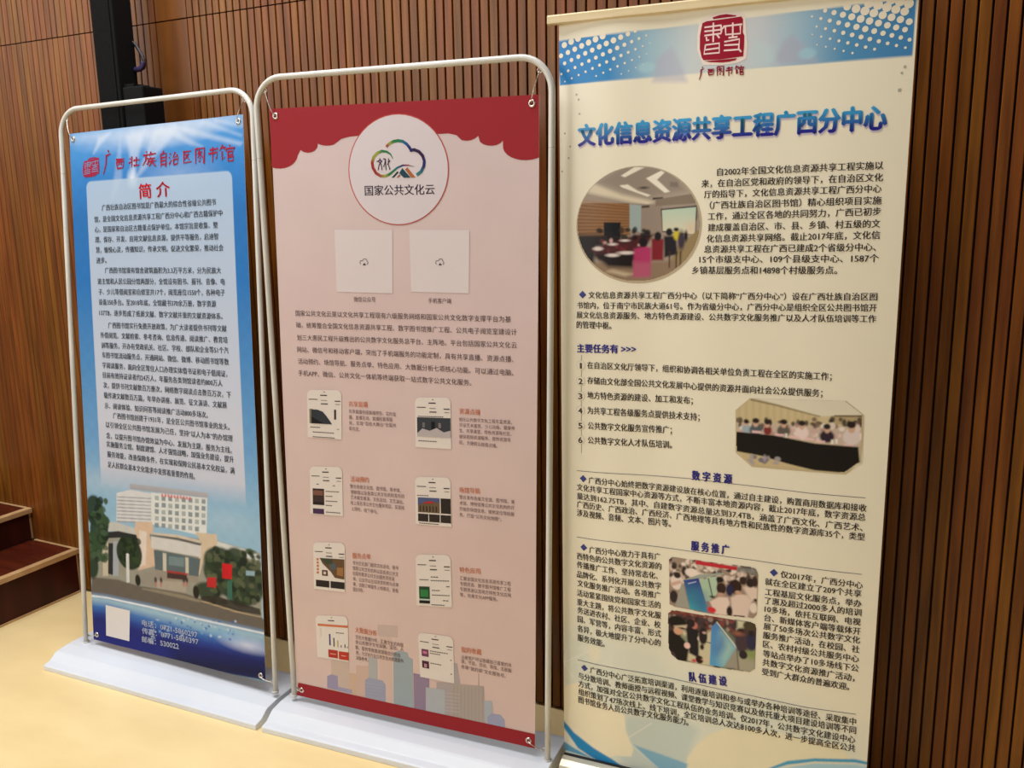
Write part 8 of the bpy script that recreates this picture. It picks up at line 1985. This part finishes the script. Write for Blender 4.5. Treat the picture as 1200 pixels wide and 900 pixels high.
["e",[.37,.28,.24],.85,2,[448,1481],3.3,5.5],
["e",[.37,.28,.24],.85,2,[408,1510],4.2,4.2],
["e",[.055,.034,.045],.85,2,[380,1496],6,4.5],
["e",[.026,.015,.019],.85,2,[390,1471],3.9,4.8],
["e",[.026,.015,.019],.85,2,[420,1508],5.5,6.2],
["e",[.27,.056,.052],.85,2,[407,1521],6.6,7.2],
["e",[.026,.015,.019],.85,2,[367,1486],3.4,6],
["e",[.055,.034,.045],.85,2,[301,1515],3.3,3.9],
["e",[.37,.28,.24],.85,2,[323,1511],5.5,7.7],
["e",[.026,.015,.019],.85,2,[475,1481],4.5,5.7],
["e",[.12,.056,.052],.85,2,[317,1536],5,4.4],
["e",[.055,.034,.045],.85,2,[422,1474],5.7,7.6],
["e",[.026,.015,.019],.85,2,[436,1470],5.9,4.2],
["e",[.27,.056,.052],.85,2,[396,1475],4.4,5.9],
["e",[.055,.034,.045],.85,2,[465,1470],6.2,4.9],
["e",[.055,.034,.045],.85,2,[323,1533],4.9,4.6],
["e",[.37,.28,.24],.85,2,[475,1458],4.6,6.2],
["e",[.37,.28,.24],.85,2,[393,1487],4.1,3.5],
["e",[.055,.034,.045],.85,2,[348,1518],5.8,6.4],
["e",[.12,.056,.052],.85,2,[411,1474],4.1,6.2],
["e",[.055,.034,.045],.85,2,[381,1506],6.7,5.7],
["e",[.12,.056,.052],.85,2,[335,1514],3.8,4.2],
["e",[.12,.056,.052],.85,2,[380,1477],4.1,6.5],
["e",[.27,.056,.052],.85,2,[448,1461],5.3,6.7],
["e",[.37,.28,.24],.85,2,[408,1490],6.7,7.6],
["e",[.37,.28,.24],.85,2,[469,1478],3.4,5.7],
["e",[.026,.015,.019],.85,2,[429,1515],6.6,6.5],
["e",[.27,.056,.052],.85,2,[460,1489],5,3.4],
["e",[.12,.056,.052],.85,2,[383,1489],5.1,4.3],
["e",[.12,.056,.052],.85,2,[429,1481],6.7,6.4],
["e",[.37,.28,.24],.85,2,[334,1482],6.1,4],
["e",[.27,.056,.052],.85,2,[442,1482],5.8,6.8],
["e",[.37,.28,.24],.85,2,[339,1533],5.4,7.7],
["e",[.37,.28,.24],.85,2,[452,1510],3.4,5.4],
["e",[.27,.056,.052],.85,2,[446,1475],6.4,6.6],
["p",[.37,.056,.033],.7,5,[[301,1485],[434,1478],[434,1484],[301,1492]],0],
["p",[.67,.6,.41],1,6,[[332,1535],[376,1539],[413,1520],[416,1622],[381,1625],[349,1619]],0],
["p",[.43,.4,.29],1,6,[[476,1572],[524,1553],[526,1619],[477,1620]],0],
["p",[.67,.64,.45],1,4,[[475,1480],[496,1481],[492,1498],[476,1504]],0],
["e",[.075,.06,.033],1,2,[507,1491],16.7,11.6],
["e",[.23,.33,.072],.9,10,[514,1569],12.6,11.7],
["p",[.23,.28,.18],.9,5,[[334,1549],[350,1548],[353,1572],[337,1570]],0],
["p",[.01,.008,.015],1,3,[[345,1525],[360,1520],[378,1529],[380,1581],[380,1605],[371,1602],[355,1596],[348,1558]],0],
["e",[.54,.19,.16],1,2,[367,1516],8,9.5],
["e",[.016,.011,.017],1,2,[357,1511],11.1,11.9],
["e",[.87,.64,.57],1,2,[379,1550],3.5,4.8],
["e",[.016,.011,.017],1,2,[390,1541],11,23.9],
["e",[.63,.38,.35],1,2,[393,1531],4.8,3.3],
["e",[.02,.013,.015],1,2,[388,1572],5.3,8.2],
["p",[.016,.016,.023],1,1.5,[[392,1554],[423,1556],[423,1559],[392,1556]],0],
["p",[.006,.005,.008],1,3,[[299,1546],[309,1539],[325,1551],[339,1560],[355,1579],[349,1621],[324,1622],[315,1604],[300,1597]],0],
["e",[.7,.38,.24],1,2,[324,1539],11.7,11.1],
["e",[.006,.005,.007],1,2,[322,1514],24.2,15.9],
["p",[.82,.64,.46],.8,3,[[313,1527],[347,1518],[345,1528],[316,1532]],0],
["e",[.016,.011,.014],1,2,[336,1530],8.9,2.4],
["e",[.93,.61,.56],1,2,[349,1576],8,8.7],
["e",[.026,.005,.008],1,2,[382,1609],10.2,11.6],
["e",[.67,.056,.1],1,2,[368,1615],5.8,4.4],
["e",[.79,.57,.4],1,2,[398,1607],8.8,3.4],
["p",[.088,.26,.59],1,1,[[411,1511],[424,1495],[441,1522],[476,1558],[451,1611],[442,1617],[409,1619]],[.11,.38,.68]],
["p",[.47,.71,.53],.85,20,[[442,1524],[476,1558],[446,1616],[437,1592]],0],
["p",[.045,.13,.46],.7,14,[[423,1568],[440,1536],[445,1559],[426,1587]],0],
["p",[.75,.77,.69],1,1.5,[[423,1496],[425,1494],[478,1556],[476,1559]],0],
["p",[.37,.34,.27],1,3,[[446,1616],[469,1569],[478,1559],[484,1616]],0],
["p",[.19,.17,.14],1,1.5,[[475,1559],[478,1559],[485,1618],[481,1619]],0],
["e",[.066,.04,.056],1,2,[487,1539],14.8,28.2],
["e",[.026,.016,.019],1,2,[484,1510],8.5,7],
["e",[.031,.029,.076],1,2,[513,1532],12.6,25.7],
["e",[.026,.016,.021],1,2,[511,1511],6.7,7.9],
["e",[.37,.13,.085],.9,4,[478,1517],12.7,5.6],
["e",[.026,.018,.023],1,2,[493,1573],10.6,11.8]]}]}}

# ------------------------------------------------------------------ printed banners
BUMP = {
 '1': lambda u, v: .0022 * np.sin(u / 800 * 5.2 + v / 900.) * np.sin(np.pi * u / 800) + .0015 * np.sin(v / 260.),
 '2': lambda u, v: .0030 * np.sin((u * .7 + v) / 210.) * np.sin(np.pi * u / 800) + .0014 * np.sin((u - .6 * v) / 130.),
 '3': lambda u, v: .0042 * np.sin(u / 62. + .5 * np.sin(v / 400.)) * np.exp(-((u - 190) / 190.) ** 2) + .003 * np.sin(u / 800 * 3.0 + .4) * np.sin(v / 1990 * np.pi) - .009 * (np.maximum(np.abs(u - 400) - 190, 0) / 210) ** 2}
class Surf:
    def __init__(s, key):
        d = BANNERS[key]; s.q = np.array(d['q']); s.w, s.h = d['wh']; s.b = BUMP[key]
        n = np.cross(s.q[1] - s.q[0], s.q[2] - s.q[0]); n /= np.linalg.norm(n)
        if n[1] > 0: n = -n
        s.n = n
    def __call__(s, U, V, d):
        U = np.asarray(U, float); V = np.asarray(V, float); a = (U / s.w)[:, None]; b = (V / s.h)[:, None]; q = s.q
        return q[0] * (1 - a) * (1 - b) + q[1] * a * (1 - b) + q[2] * (1 - a) * b + q[3] * a * b + s.n * (s.b(U, V) + d)[:, None]
LAY = .00042

def mesh_from(name, co, quads=None, tris=None, cols=None):
    me = bpy.data.meshes.new(name)
    faces = []
    nq = 0 if quads is None else len(quads); nt = 0 if tris is None else len(tris)
    me.vertices.add(len(co)); me.vertices.foreach_set('co', np.asarray(co, np.float32).ravel())
    me.loops.add(nq * 4 + nt * 3); me.polygons.add(nq + nt)
    li = np.concatenate([np.asarray(quads, np.int32).ravel() if nq else np.zeros(0, np.int32), np.asarray(tris, np.int32).ravel() if nt else np.zeros(0, np.int32)])
    me.loops.foreach_set('vertex_index', li)
    ls_ = np.concatenate([np.arange(nq) * 4, nq * 4 + np.arange(nt) * 3]).astype(np.int32)
    me.polygons.foreach_set('loop_start', ls_)
    me.polygons.foreach_set('loop_total', np.concatenate([np.full(nq, 4), np.full(nt, 3)]).astype(np.int32))
    me.update(calc_edges=True)
    if cols is not None:
        at = me.color_attributes.new('print', 'FLOAT_COLOR', 'POINT')
        at.data.foreach_set('color', np.c_[cols, np.ones(len(cols))].astype(np.float32).ravel())
    return me

def seg_dist(X, Y, P):
    """signed distance (inside negative) of points to polygon P"""
    d = np.full(X.shape, 1e9); ins = np.zeros(X.shape, bool); n = len(P)
    for i in range(n):
        x0, y0 = P[i]; x1, y1 = P[(i + 1) % n]; dx, dy = x1 - x0, y1 - y0; L = dx * dx + dy * dy + 1e-9
        t = np.clip(((X - x0) * dx + (Y - y0) * dy) / L, 0, 1)
        d = np.minimum(d, (X - x0 - t * dx) ** 2 + (Y - y0 - t * dy) ** 2)
        c = ((y0 > Y) != (y1 > Y)) & (X < dx * (Y - y0) / (dy if abs(dy) > 1e-9 else 1e-9) + x0)
        ins ^= c
    d = np.sqrt(d); return np.where(ins, -d, d)
def fbm(X, Y, s, seed=0):
    r = np.zeros(X.shape)
    for k in range(5):
        a = seed + k * 1.7; f = 2 ** k * 6.28 / s
        r += (np.sin(X * f * np.cos(a) + Y * f * np.sin(a) + a * 5) * np.sin(Y * f * np.cos(a * 1.3) - X * f * .7 * np.sin(a * 2.1) + a * 3)) / (1.6 ** k)
    return r / 2
def paint(X, Y, d):
    col = np.empty(X.shape + (3,)); col[:] = d['base']; lin_ = lambda c: np.array(c)
    x0g, y0g = X[0, 0], Y[0, 0]; cs = d['cell']; H_, W_ = X.shape
    def win(xa, ya, xb, yb):
        i0 = max(0, int((ya - y0g) / cs) - 1); i1 = min(H_, int((yb - y0g) / cs) + 3); j0 = max(0, int((xa - x0g) / cs) - 1); j1 = min(W_, int((xb - x0g) / cs) + 3)
        return slice(i0, max(i0, i1)), slice(j0, max(j0, j1))
    for op in d['ops']:
        t = op[0]
        if t == 'g':
            vs = [s[0] for s in op[2]]; cc = np.array([s[1] for s in op[2]])
            for k in range(3): col[..., k] = np.interp(Y, vs, cc[:, k])
        elif t == 'n':
            col *= (1 + op[1] * fbm(X, Y, op[2]))[..., None]
        elif t in ('p', 'hg', 'pa'):
            P = {'p': 4, 'hg': 1, 'pa': 3}[t]; P = op[P]; soft = op[3] if t == 'p' else 1.2
            xs = [q[0] for q in P]; ys = [q[1] for q in P]
            sl = win(min(xs) - soft, min(ys) - soft, max(xs) + soft, max(ys) + soft)
            x = X[sl]; y = Y[sl]
            if x.size == 0: continue
            a = np.clip(.5 - seg_dist(x, y, P) / (2 * soft), 0, 1)
            if t == 'p':
                a = a * op[2]; c = np.broadcast_to(np.array(op[1]), x.shape + (3,))
                if op[5]:
                    f = np.clip((y - min(ys)) / (max(ys) - min(ys) + 1e-6), 0, 1)[..., None]; c = np.array(op[1]) * (1 - f) + np.array(op[5]) * f
            elif t == 'hg':
                cc = np.array([s[1] for s in op[2]]); c = np.stack([np.interp(x, [s[0] for s in op[2]], cc[:, k]) for k in range(3)], -1)
            else:
                f = np.clip((y - op[4]) / (op[5] - op[4]), 0, 1)[..., None]; c = np.array(op[1]) * (1 - f) + np.array(op[2]) * f
                a = a * np.interp(y, [s[0] for s in op[6]], [s[1] for s in op[6]])
            col[sl] = col[sl] * (1 - a[..., None]) + c * a[..., None]
        elif t == 'e':
            _, c, al, soft, (cx, cy), rx, ry = op
            rx = max(rx, .5); ry = max(ry, .5); ex = 1.05 + soft / min(rx, ry)
            sl = win(cx - rx * ex, cy - ry * ex, cx + rx * ex, cy + ry * ex); x = X[sl]; y = Y[sl]
            if x.size == 0: continue
            r = np.sqrt(((x - cx) / rx) ** 2 + ((y - cy) / ry) ** 2); a = np.clip(.5 - (r - 1) * min(rx, ry) / (2 * soft), 0, 1) * al
            col[sl] = col[sl] * (1 - a[..., None]) + np.array(c) * a[..., None]
    return np.clip(col, .002, .95)
def grid_quads(nu, nv, mask=None):
    i = np.arange(nv - 1)[:, None] * nu + np.arange(nu - 1)[None, :]
    q = np.stack([i, i + 1, i + 1 + nu, i + nu], -1)
    return q[mask] if mask is not None else q.reshape(-1, 4)

def build_sheet(S, key, d, parent, m, name):
    nu = int(S.w / d['cell']) + 1; nv = int(S.h / d['cell']) + 1; d['cell'] = S.w / (nu - 1)
    u = np.linspace(0, S.w, nu); v = np.linspace(0, S.h, nv); X, Y = np.meshgrid(u, v)
    col = paint(X, Y, d).reshape(-1, 3); co = S(X.ravel(), Y.ravel(), np.zeros(X.size))
    q = grid_quads(nu, nv)[:, ::-1]
    # back of the sheet and its four cut edges
    bu = np.linspace(0, S.w, 24); bv = np.linspace(0, S.h, 48); BX, BY = np.meshgrid(bu, bv)
    bc = S(BX.ravel(), BY.ravel(), np.full(BX.size, -.0012)); n0 = len(co); bq = grid_quads(24, 48) + n0
    ed = []; eco = []; base = n0 + len(bc)
    for line in ([(a, 0) for a in bu], [(S.w, b) for b in bv], [(a, S.h) for a in bu[::-1]], [(0, b) for b in bv[::-1]]):
        U = np.array([p[0] for p in line]); V = np.array([p[1] for p in line]); s0 = base + len(eco); n = len(U)
        eco += list(S(U, V, np.zeros(n))) + list(S(U, V, np.full(n, -.0012)))
        ed += [(s0 + i, s0 + i + 1, s0 + n + i + 1, s0 + n + i) for i in range(n - 1)]
    allc = np.vstack([co, bc, np.array(eco)]); cols = np.vstack([col, np.full((len(bc) + len(eco), 3), .75)])
    me = mesh_from(name, allc, np.vstack([q, bq, np.array(ed)]), None, cols)
    me.polygons.foreach_set('use_smooth', [True] * len(me.polygons))
    return link(name, me, m, parent)
def build_photo(S, d, parent, m):
    o = np.array(d['out']); x0, y0 = o.min(0); x1, y1 = o.max(0); cs = d['cell']
    u = np.arange(x0, x1 + cs, cs); v = np.arange(y0, y1 + cs, cs); X, Y = np.meshgrid(u, v)
    col = paint(X, Y, d); cx = (X[:-1, :-1] + X[1:, 1:]) / 2; cy = (Y[:-1, :-1] + Y[1:, 1:]) / 2
    mask = seg_dist(cx, cy, d['out']) < 0
    q = grid_quads(len(u), len(v), mask)[:, ::-1]
    used = np.unique(q); remap = np.zeros(X.size, int); remap[used] = np.arange(len(used))
    co = S(X.ravel()[used], Y.ravel()[used], np.full(len(used), LAY * d['lay']))
    me = mesh_from(d['name'], co, remap[q], None, col.reshape(-1, 3)[used]); me.polygons.foreach_set('use_smooth', [True] * len(me.polygons))
    return link(d['name'], me, m, parent)
def build_vecs(S, vecs, parent, m):
    groups = {}
    for g, pts, c, lay, c2 in vecs:
        if not isinstance(pts[0], list): cx, cy, r, n = pts; pts = [(cx + r * math.cos(2 * PI * i / n), cy + r * math.sin(2 * PI * i / n)) for i in range(n)]
        groups.setdefault(g, []).append((pts, c, lay, c2))
    for g, items in groups.items():
        co = []; tr = []; cl = []; dl = []
        for pts, c, lay, c2 in items:
            xs = [p[0] for p in pts]; ys = [p[1] for p in pts]
            tess = tessellate_polygon([[Vector((p[0], p[1], 0)) for p in pts]])
            cols = c2 if c2 else [c] * len(pts)
            if max(xs) - min(xs) > 70 or max(ys) - min(ys) > 70:
                bm = bmesh.new(); vs = [bm.verts.new((p[0], p[1], 0)) for p in pts]
                for t in tess:
                    try: bm.faces.new([vs[i] for i in t])
                    except ValueError: pass
                for ax, lo, hi in ((0, min(xs), max(xs)), (1, min(ys), max(ys))):
                    k = math.floor(lo / 40) * 40 + 40
                    while k < hi:
                        p = Vector((k, 0, 0)) if ax == 0 else Vector((0, k, 0)); n = Vector((1, 0, 0)) if ax == 0 else Vector((0, 1, 0))
                        bmesh.ops.bisect_plane(bm, geom=list(bm.verts) + list(bm.edges) + list(bm.faces), plane_co=p, plane_no=n); k += 40
                bmesh.ops.triangulate(bm, faces=bm.faces); bm.verts.index_update(); b0 = len(co)
                co += [(v.co.x, v.co.y) for v in bm.verts]; cl += [c] * len(bm.verts); dl += [lay] * len(bm.verts)
                tr += [[b0 + v.index for v in f_.verts] for f_ in bm.faces]; bm.free()
            else:
                b0 = len(co); co += [tuple(p) for p in pts]; cl += list(cols); dl += [lay] * len(pts); tr += [[b0 + i for i in t] for t in tess]
        co = np.array(co); W3 = S(co[:, 0], co[:, 1], np.array(dl) * LAY); tr = orient(W3, np.array(tr), S.n)
        g = g.split('#')[0]; o = link(g, mesh_from(g, W3, None, tr, np.array(cl)), m, parent)
        if g in ('halftone_dots', 'skyline_windows'): o['kind'] = 'stuff'
def orient(W3, tr, n):
    a = np.cross(W3[tr[:, 1]] - W3[tr[:, 0]], W3[tr[:, 2]] - W3[tr[:, 0]]) @ n
    tr = tr.copy(); f = a < 0; tr[f] = tr[f][:, ::-1]; return tr
GLY = {}
def glyphs(s):
    key = s
    if key in GLY: return GLY[key]
    cu = bpy.data.curves.new('t', 'FONT'); cu.body = s; cu.resolution_u = 2 if len(s) > 12 else 4; cu.size = 1
    o = bpy.data.objects.new('t', cu); C.objects.link(o)
    dg = bpy.context.evaluated_depsgraph_get(); me = bpy.data.meshes.new_from_object(o.evaluated_get(dg))
    n = len(me.vertices); co = np.empty(n * 3, np.float32); me.vertices.foreach_get('co', co); co = co.reshape(-1, 3)[:, :2].astype(float)
    me.calc_loop_triangles(); t = np.empty(len(me.loop_triangles) * 3, np.int32); me.loop_triangles.foreach_get('vertices', t); t = t.reshape(-1, 3)
    bpy.data.objects.remove(o); bpy.data.curves.remove(cu); bpy.data.meshes.remove(me)
    GLY[key] = (co, t); return co, t
def build_text(S, items, parent, m):
    groups = {}
    for it in items: groups.setdefault(it[0], []).append(it)
    for g, its in groups.items():
        CO = []; TR = []; CL = []; b0 = 0; DL = []
        for _, s, A, B, em, c, bold, c2, shear, mid, lay in its:
            co, t = glyphs(s); x0, x1 = co[:, 0].min(), co[:, 0].max()
            A = np.array(A); B = np.array(B); L = np.linalg.norm(B - A); dr = (B - A) / L; nd = np.array([-dr[1], dr[0]])
            X = (co[:, 0] - x0) / (x1 - x0) * L; Yc = (co[:, 1] - .38) * em
            X2 = X + shear * Yc
            P0 = A + X2[:, None] * dr - Yc[:, None] * nd
            k = bold * em; sh = [(0, 0)] if bold < .008 else ([(-k, 0), (k, .5 * k)] if bold < .02 else [(-k, 0), (k, 0), (0, -.7 * k), (0, .7 * k)])
            P = np.vstack([P0 + np.array(q_) for q_ in sh]); nv = len(co); t = np.vstack([t + i * nv for i in range(len(sh))]); Yc = np.tile(Yc, len(sh))
            if c2:
                f = np.clip((.5 * em * .92 - Yc) / (em * .92), 0, 1)[:, None]; f = np.clip(f * 1.25 - .1, 0, 1); cl = np.array(c) * (1 - f) + np.array(c2) * f
            else: cl = np.tile(np.array(c), (len(P), 1))
            CO.append(P); TR.append(t + b0); CL.append(cl); DL.append(np.full(len(P), lay)); b0 += len(P)
        CO = np.vstack(CO); W3 = S(CO[:, 0], CO[:, 1], np.concatenate(DL) * LAY); TR = orient(W3, np.vstack(TR), S.n)
        g = g.split('#')[0]; link(g, mesh_from(g, W3, None, TR, np.vstack(CL)), m, parent)

def build_banner(key, parent, m, name):
    d = BANNERS[key]; S = Surf(key); ras = d['ras']
    sheet = build_sheet(S, key, ras[0], parent, m, name)
    for r in ras[1:]: build_photo(S, r, sheet, m)
    build_vecs(S, d['vec'], sheet, m); build_text(S, d['text'], sheet, m)
    return S, sheet

def grommet(S, u, v, sheet):
    bm = bmesh.new(); c = Vector(S([u], [v], [.0016])[0]); n = Vector(S.n)
    a = Vector((1, 0, 0)); a = (a - a.dot(n) * n).normalized(); b = n.cross(a)
    R0 = [.0045, .0048, .0068, .0092, .0095]; HH = [-.001, .0012, .0018, .001, -.001]; N = 20; rings = []
    for r, h_ in zip(R0, HH): rings.append([bm.verts.new(c + n * h_ + r * (math.cos(2 * PI * k / N) * a + math.sin(2 * PI * k / N) * b)) for k in range(N)])
    for i in range(4):
        for k in range(N): bm.faces.new((rings[i][k], rings[i][(k + 1) % N], rings[i + 1][(k + 1) % N], rings[i + 1][k]))
    bmesh.ops.recalc_face_normals(bm, faces=bm.faces)
    from_bm('grommet', bm, steel_m, sheet, True)
    return c
def hook(c, f, parent):
    c = Vector(c); f = Vector(f); bm = bmesh.new(); d = (f - c)
    side = Vector((0, -1, 0))
    pts = [c + Vector((0, .004, 0)), c + d * .1 + side * .006, c + d * .45 + side * .008 , c + d * .8 + side * .004, f]
    tube(bm, smooth_path(pts, 5), .0013, 8)
    dn = d.normalized(); b = dn.cross(side).normalized()
    tube(bm, [f + .0065 * (math.cos(2 * PI * k / 14) * dn + math.sin(2 * PI * k / 14) * b) for k in range(14)], .0013, 8, True)
    from_bm('spring_hook', bm, steel_m, parent, True)

def stand(key, label, frame_pts, base_x, yaw, f0):
    TL, TR, BL, BR = [Vector(p) for p in frame_pts]
    ctr = (BL + BR) / 2
    t = empty('display_stand', (ctr.x, ctr.y, 0), label, 'display stand')
    # moulded base
    dr = Vector((math.cos(yaw), math.sin(yaw), 0)); sd = Vector((-dr.y, dr.x, 0)); O = Vector((ctr.x, ctr.y, 0))
    prof = [(-f0, 0), (-f0, .017), (-f0 + .004, .0195), (-f0 + .026, .024), (-f0 + .052, .043), (-f0 + .060, .046), (-.02, .0515), (.115, .0515), (.135, .045), (.15, .022), (.153, 0)]
    l0 = (base_x[0] - ctr.x) / dr.x; l1 = (base_x[1] - ctr.x) / dr.x
    bm = bmesh.new(); prism(bm, prof, O + dr * l0, O + dr * l1, sd)
    bmesh.ops.bevel(bm, geom=[e for e in bm.edges if len(e.link_faces) == 2 and e.calc_face_angle(0) > .3], offset=.0022, segments=2, affect='EDGES', profile=.5)
    base = from_bm('base', bm, base_m, t)
    # bent tube
    r = .085; ux = (TR - TL).normalized(); dl = (BL - TL).normalized(); d2 = (BR - TR).normalized(); pts = [BL + dl * .003]
    for k in range(1, 8): pts.append(BL + (TL + dl * r - BL) * k / 8)
    def corner(c, a, b, n=10):   # quarter bend from c+a*r to c+b*r
        o_ = c + a * r + b * r
        return [o_ - b * r * math.cos(PI / 2 * k / n) - a * r * math.sin(PI / 2 * k / n) for k in range(n + 1)]
    pts += corner(TL, dl, ux); pts += [TL + ux * r + (TR - TL - ux * 2 * r) * k / 6 for k in range(1, 6)]
    pts += corner(TR, -ux, d2); pts += [TR + d2 * r + (BR - TR - d2 * r) * k / 8 for k in range(1, 8)] + [BR + d2 * .003]
    bm = bmesh.new(); tube(bm, pts, .0083, 16); from_bm('tube_frame', bm, pole_m, t, True)
    for P, T_ in ((BL, TL), (BR, TR)):
        a = (T_ - P).normalized(); bm = bmesh.new(); q = T_ - a * .215; tube(bm, [q, q + a * .0016], .0086, 16); from_bm('joint_ring', bm, joint_m, t, True)
        bm = bmesh.new(); tube(bm, [P - a * .002, P + a * .006], .0105, 16); from_bm('foot_collar', bm, pole_m, t, True)
    S, sheet = build_banner(key, t, fabric_m, 'hanging_banner')
    g = [grommet(S, u, v, sheet) for u, v in ((19, 19), (S.w - 19, 19), (19, S.h - 21), (S.w - 19, S.h - 21))]
    k = r * (1 - math.sqrt(.5)) + .007
    hook(g[0], TL + (ux + dl) * k, t); hook(g[1], TR + (-ux + d2) * k, t)
    hook(g[2], BL - dl * .03 + ux * .011, t); hook(g[3], BR - d2 * .03 - ux * .011, t)
    return t
stand('1', 'white tube stand holding the blue library banner with a building photo', [[-2.7805, 2.1455, 1.9456], [-1.9235, 2.1482, 1.9572], [-2.7447, 1.9793, 0.0507], [-1.8541, 1.9825, 0.0669]], (-2.800, -1.842), .030, .127)
stand('2', 'white tube stand holding the pale pink banner with red scalloped top', [[-1.7664, 1.9874, 1.9518], [-0.8876, 2.0401, 1.9445], [-1.783, 1.9895, 0.0685], [-0.9197, 2.0413, 0.0508]], (-1.824, -.905), .0595, .119)

# ------------------------------------------------------------------ the roll-up banner at the right
t = empty('roll_up_banner', (-.49, 2.11, 0), 'tall cream roll-up banner with dotted blue band at the right', 'banner stand')
S3, sheet3 = build_banner('3', t, glossy_m, 'pulled_up_banner')
q = S3.q; dr = Vector(q[1] - q[0]).normalized(); sd = Vector((-dr.y, dr.x, 0)).normalized(); A = Vector(q[0]); B = Vector(q[1])
bm = bmesh.new(); prism(bm, [(-.010, -.006), (-.010, .010), (-.006, .0135), (.006, .0135), (.010, .010), (.010, -.006), (.006, -.0085), (-.006, -.0085)], A - dr * .024, B + dr * .02, sd)
bmesh.ops.recalc_face_normals(bm, faces=bm.faces); from_bm('top_rail', bm, rail_m, t)
Ab = Vector(q[2]); Bb = Vector(q[3]); Ab.z = 0; Bb.z = 0; sp = Vector((-dr.y, dr.x, 0))
prof = [(-.052, .006), (-.054, .030), (-.048, .046), (-.030, .055), (-.005, .0575), (.02, .0575), (.045, .05), (.056, .03), (.056, .006), (.04, .001), (-.04, .001)]
bm = bmesh.new(); prism(bm, prof, Ab - dr * -.006, Bb + dr * .025, sp); from_bm('cassette_base', bm, alu_m, t)
bm = bmesh.new(); prism(bm, [(-.012, .0570), (-.012, .0592), (-.003, .0592), (-.003, .0570)], Ab + dr * .007, Bb + dr * .024, sp); from_bm('cassette_slot', bm, slot_m, t)
for s_ in (.12, .68):
    bm = bmesh.new(); bx(bm, (-.014, -.17, 0), (.014, .12, .0055), .001); o = from_bm('swivel_foot', bm, alu_m)
    o.parent = t; pp = Ab + dr * s_; o.location = (pp.x + .49, pp.y - 2.11, 0); o.rotation_euler = (0, 0, math.atan2(dr.y, dr.x))
bm = bmesh.new(); c = (Ab + Bb) / 2 + sp * .035; tube(bm, [c + Vector((0, 0, .05)), c + Vector((0, 0, 2.035))], .007, 10); from_bm('support_pole', bm, joint_m, t, True)
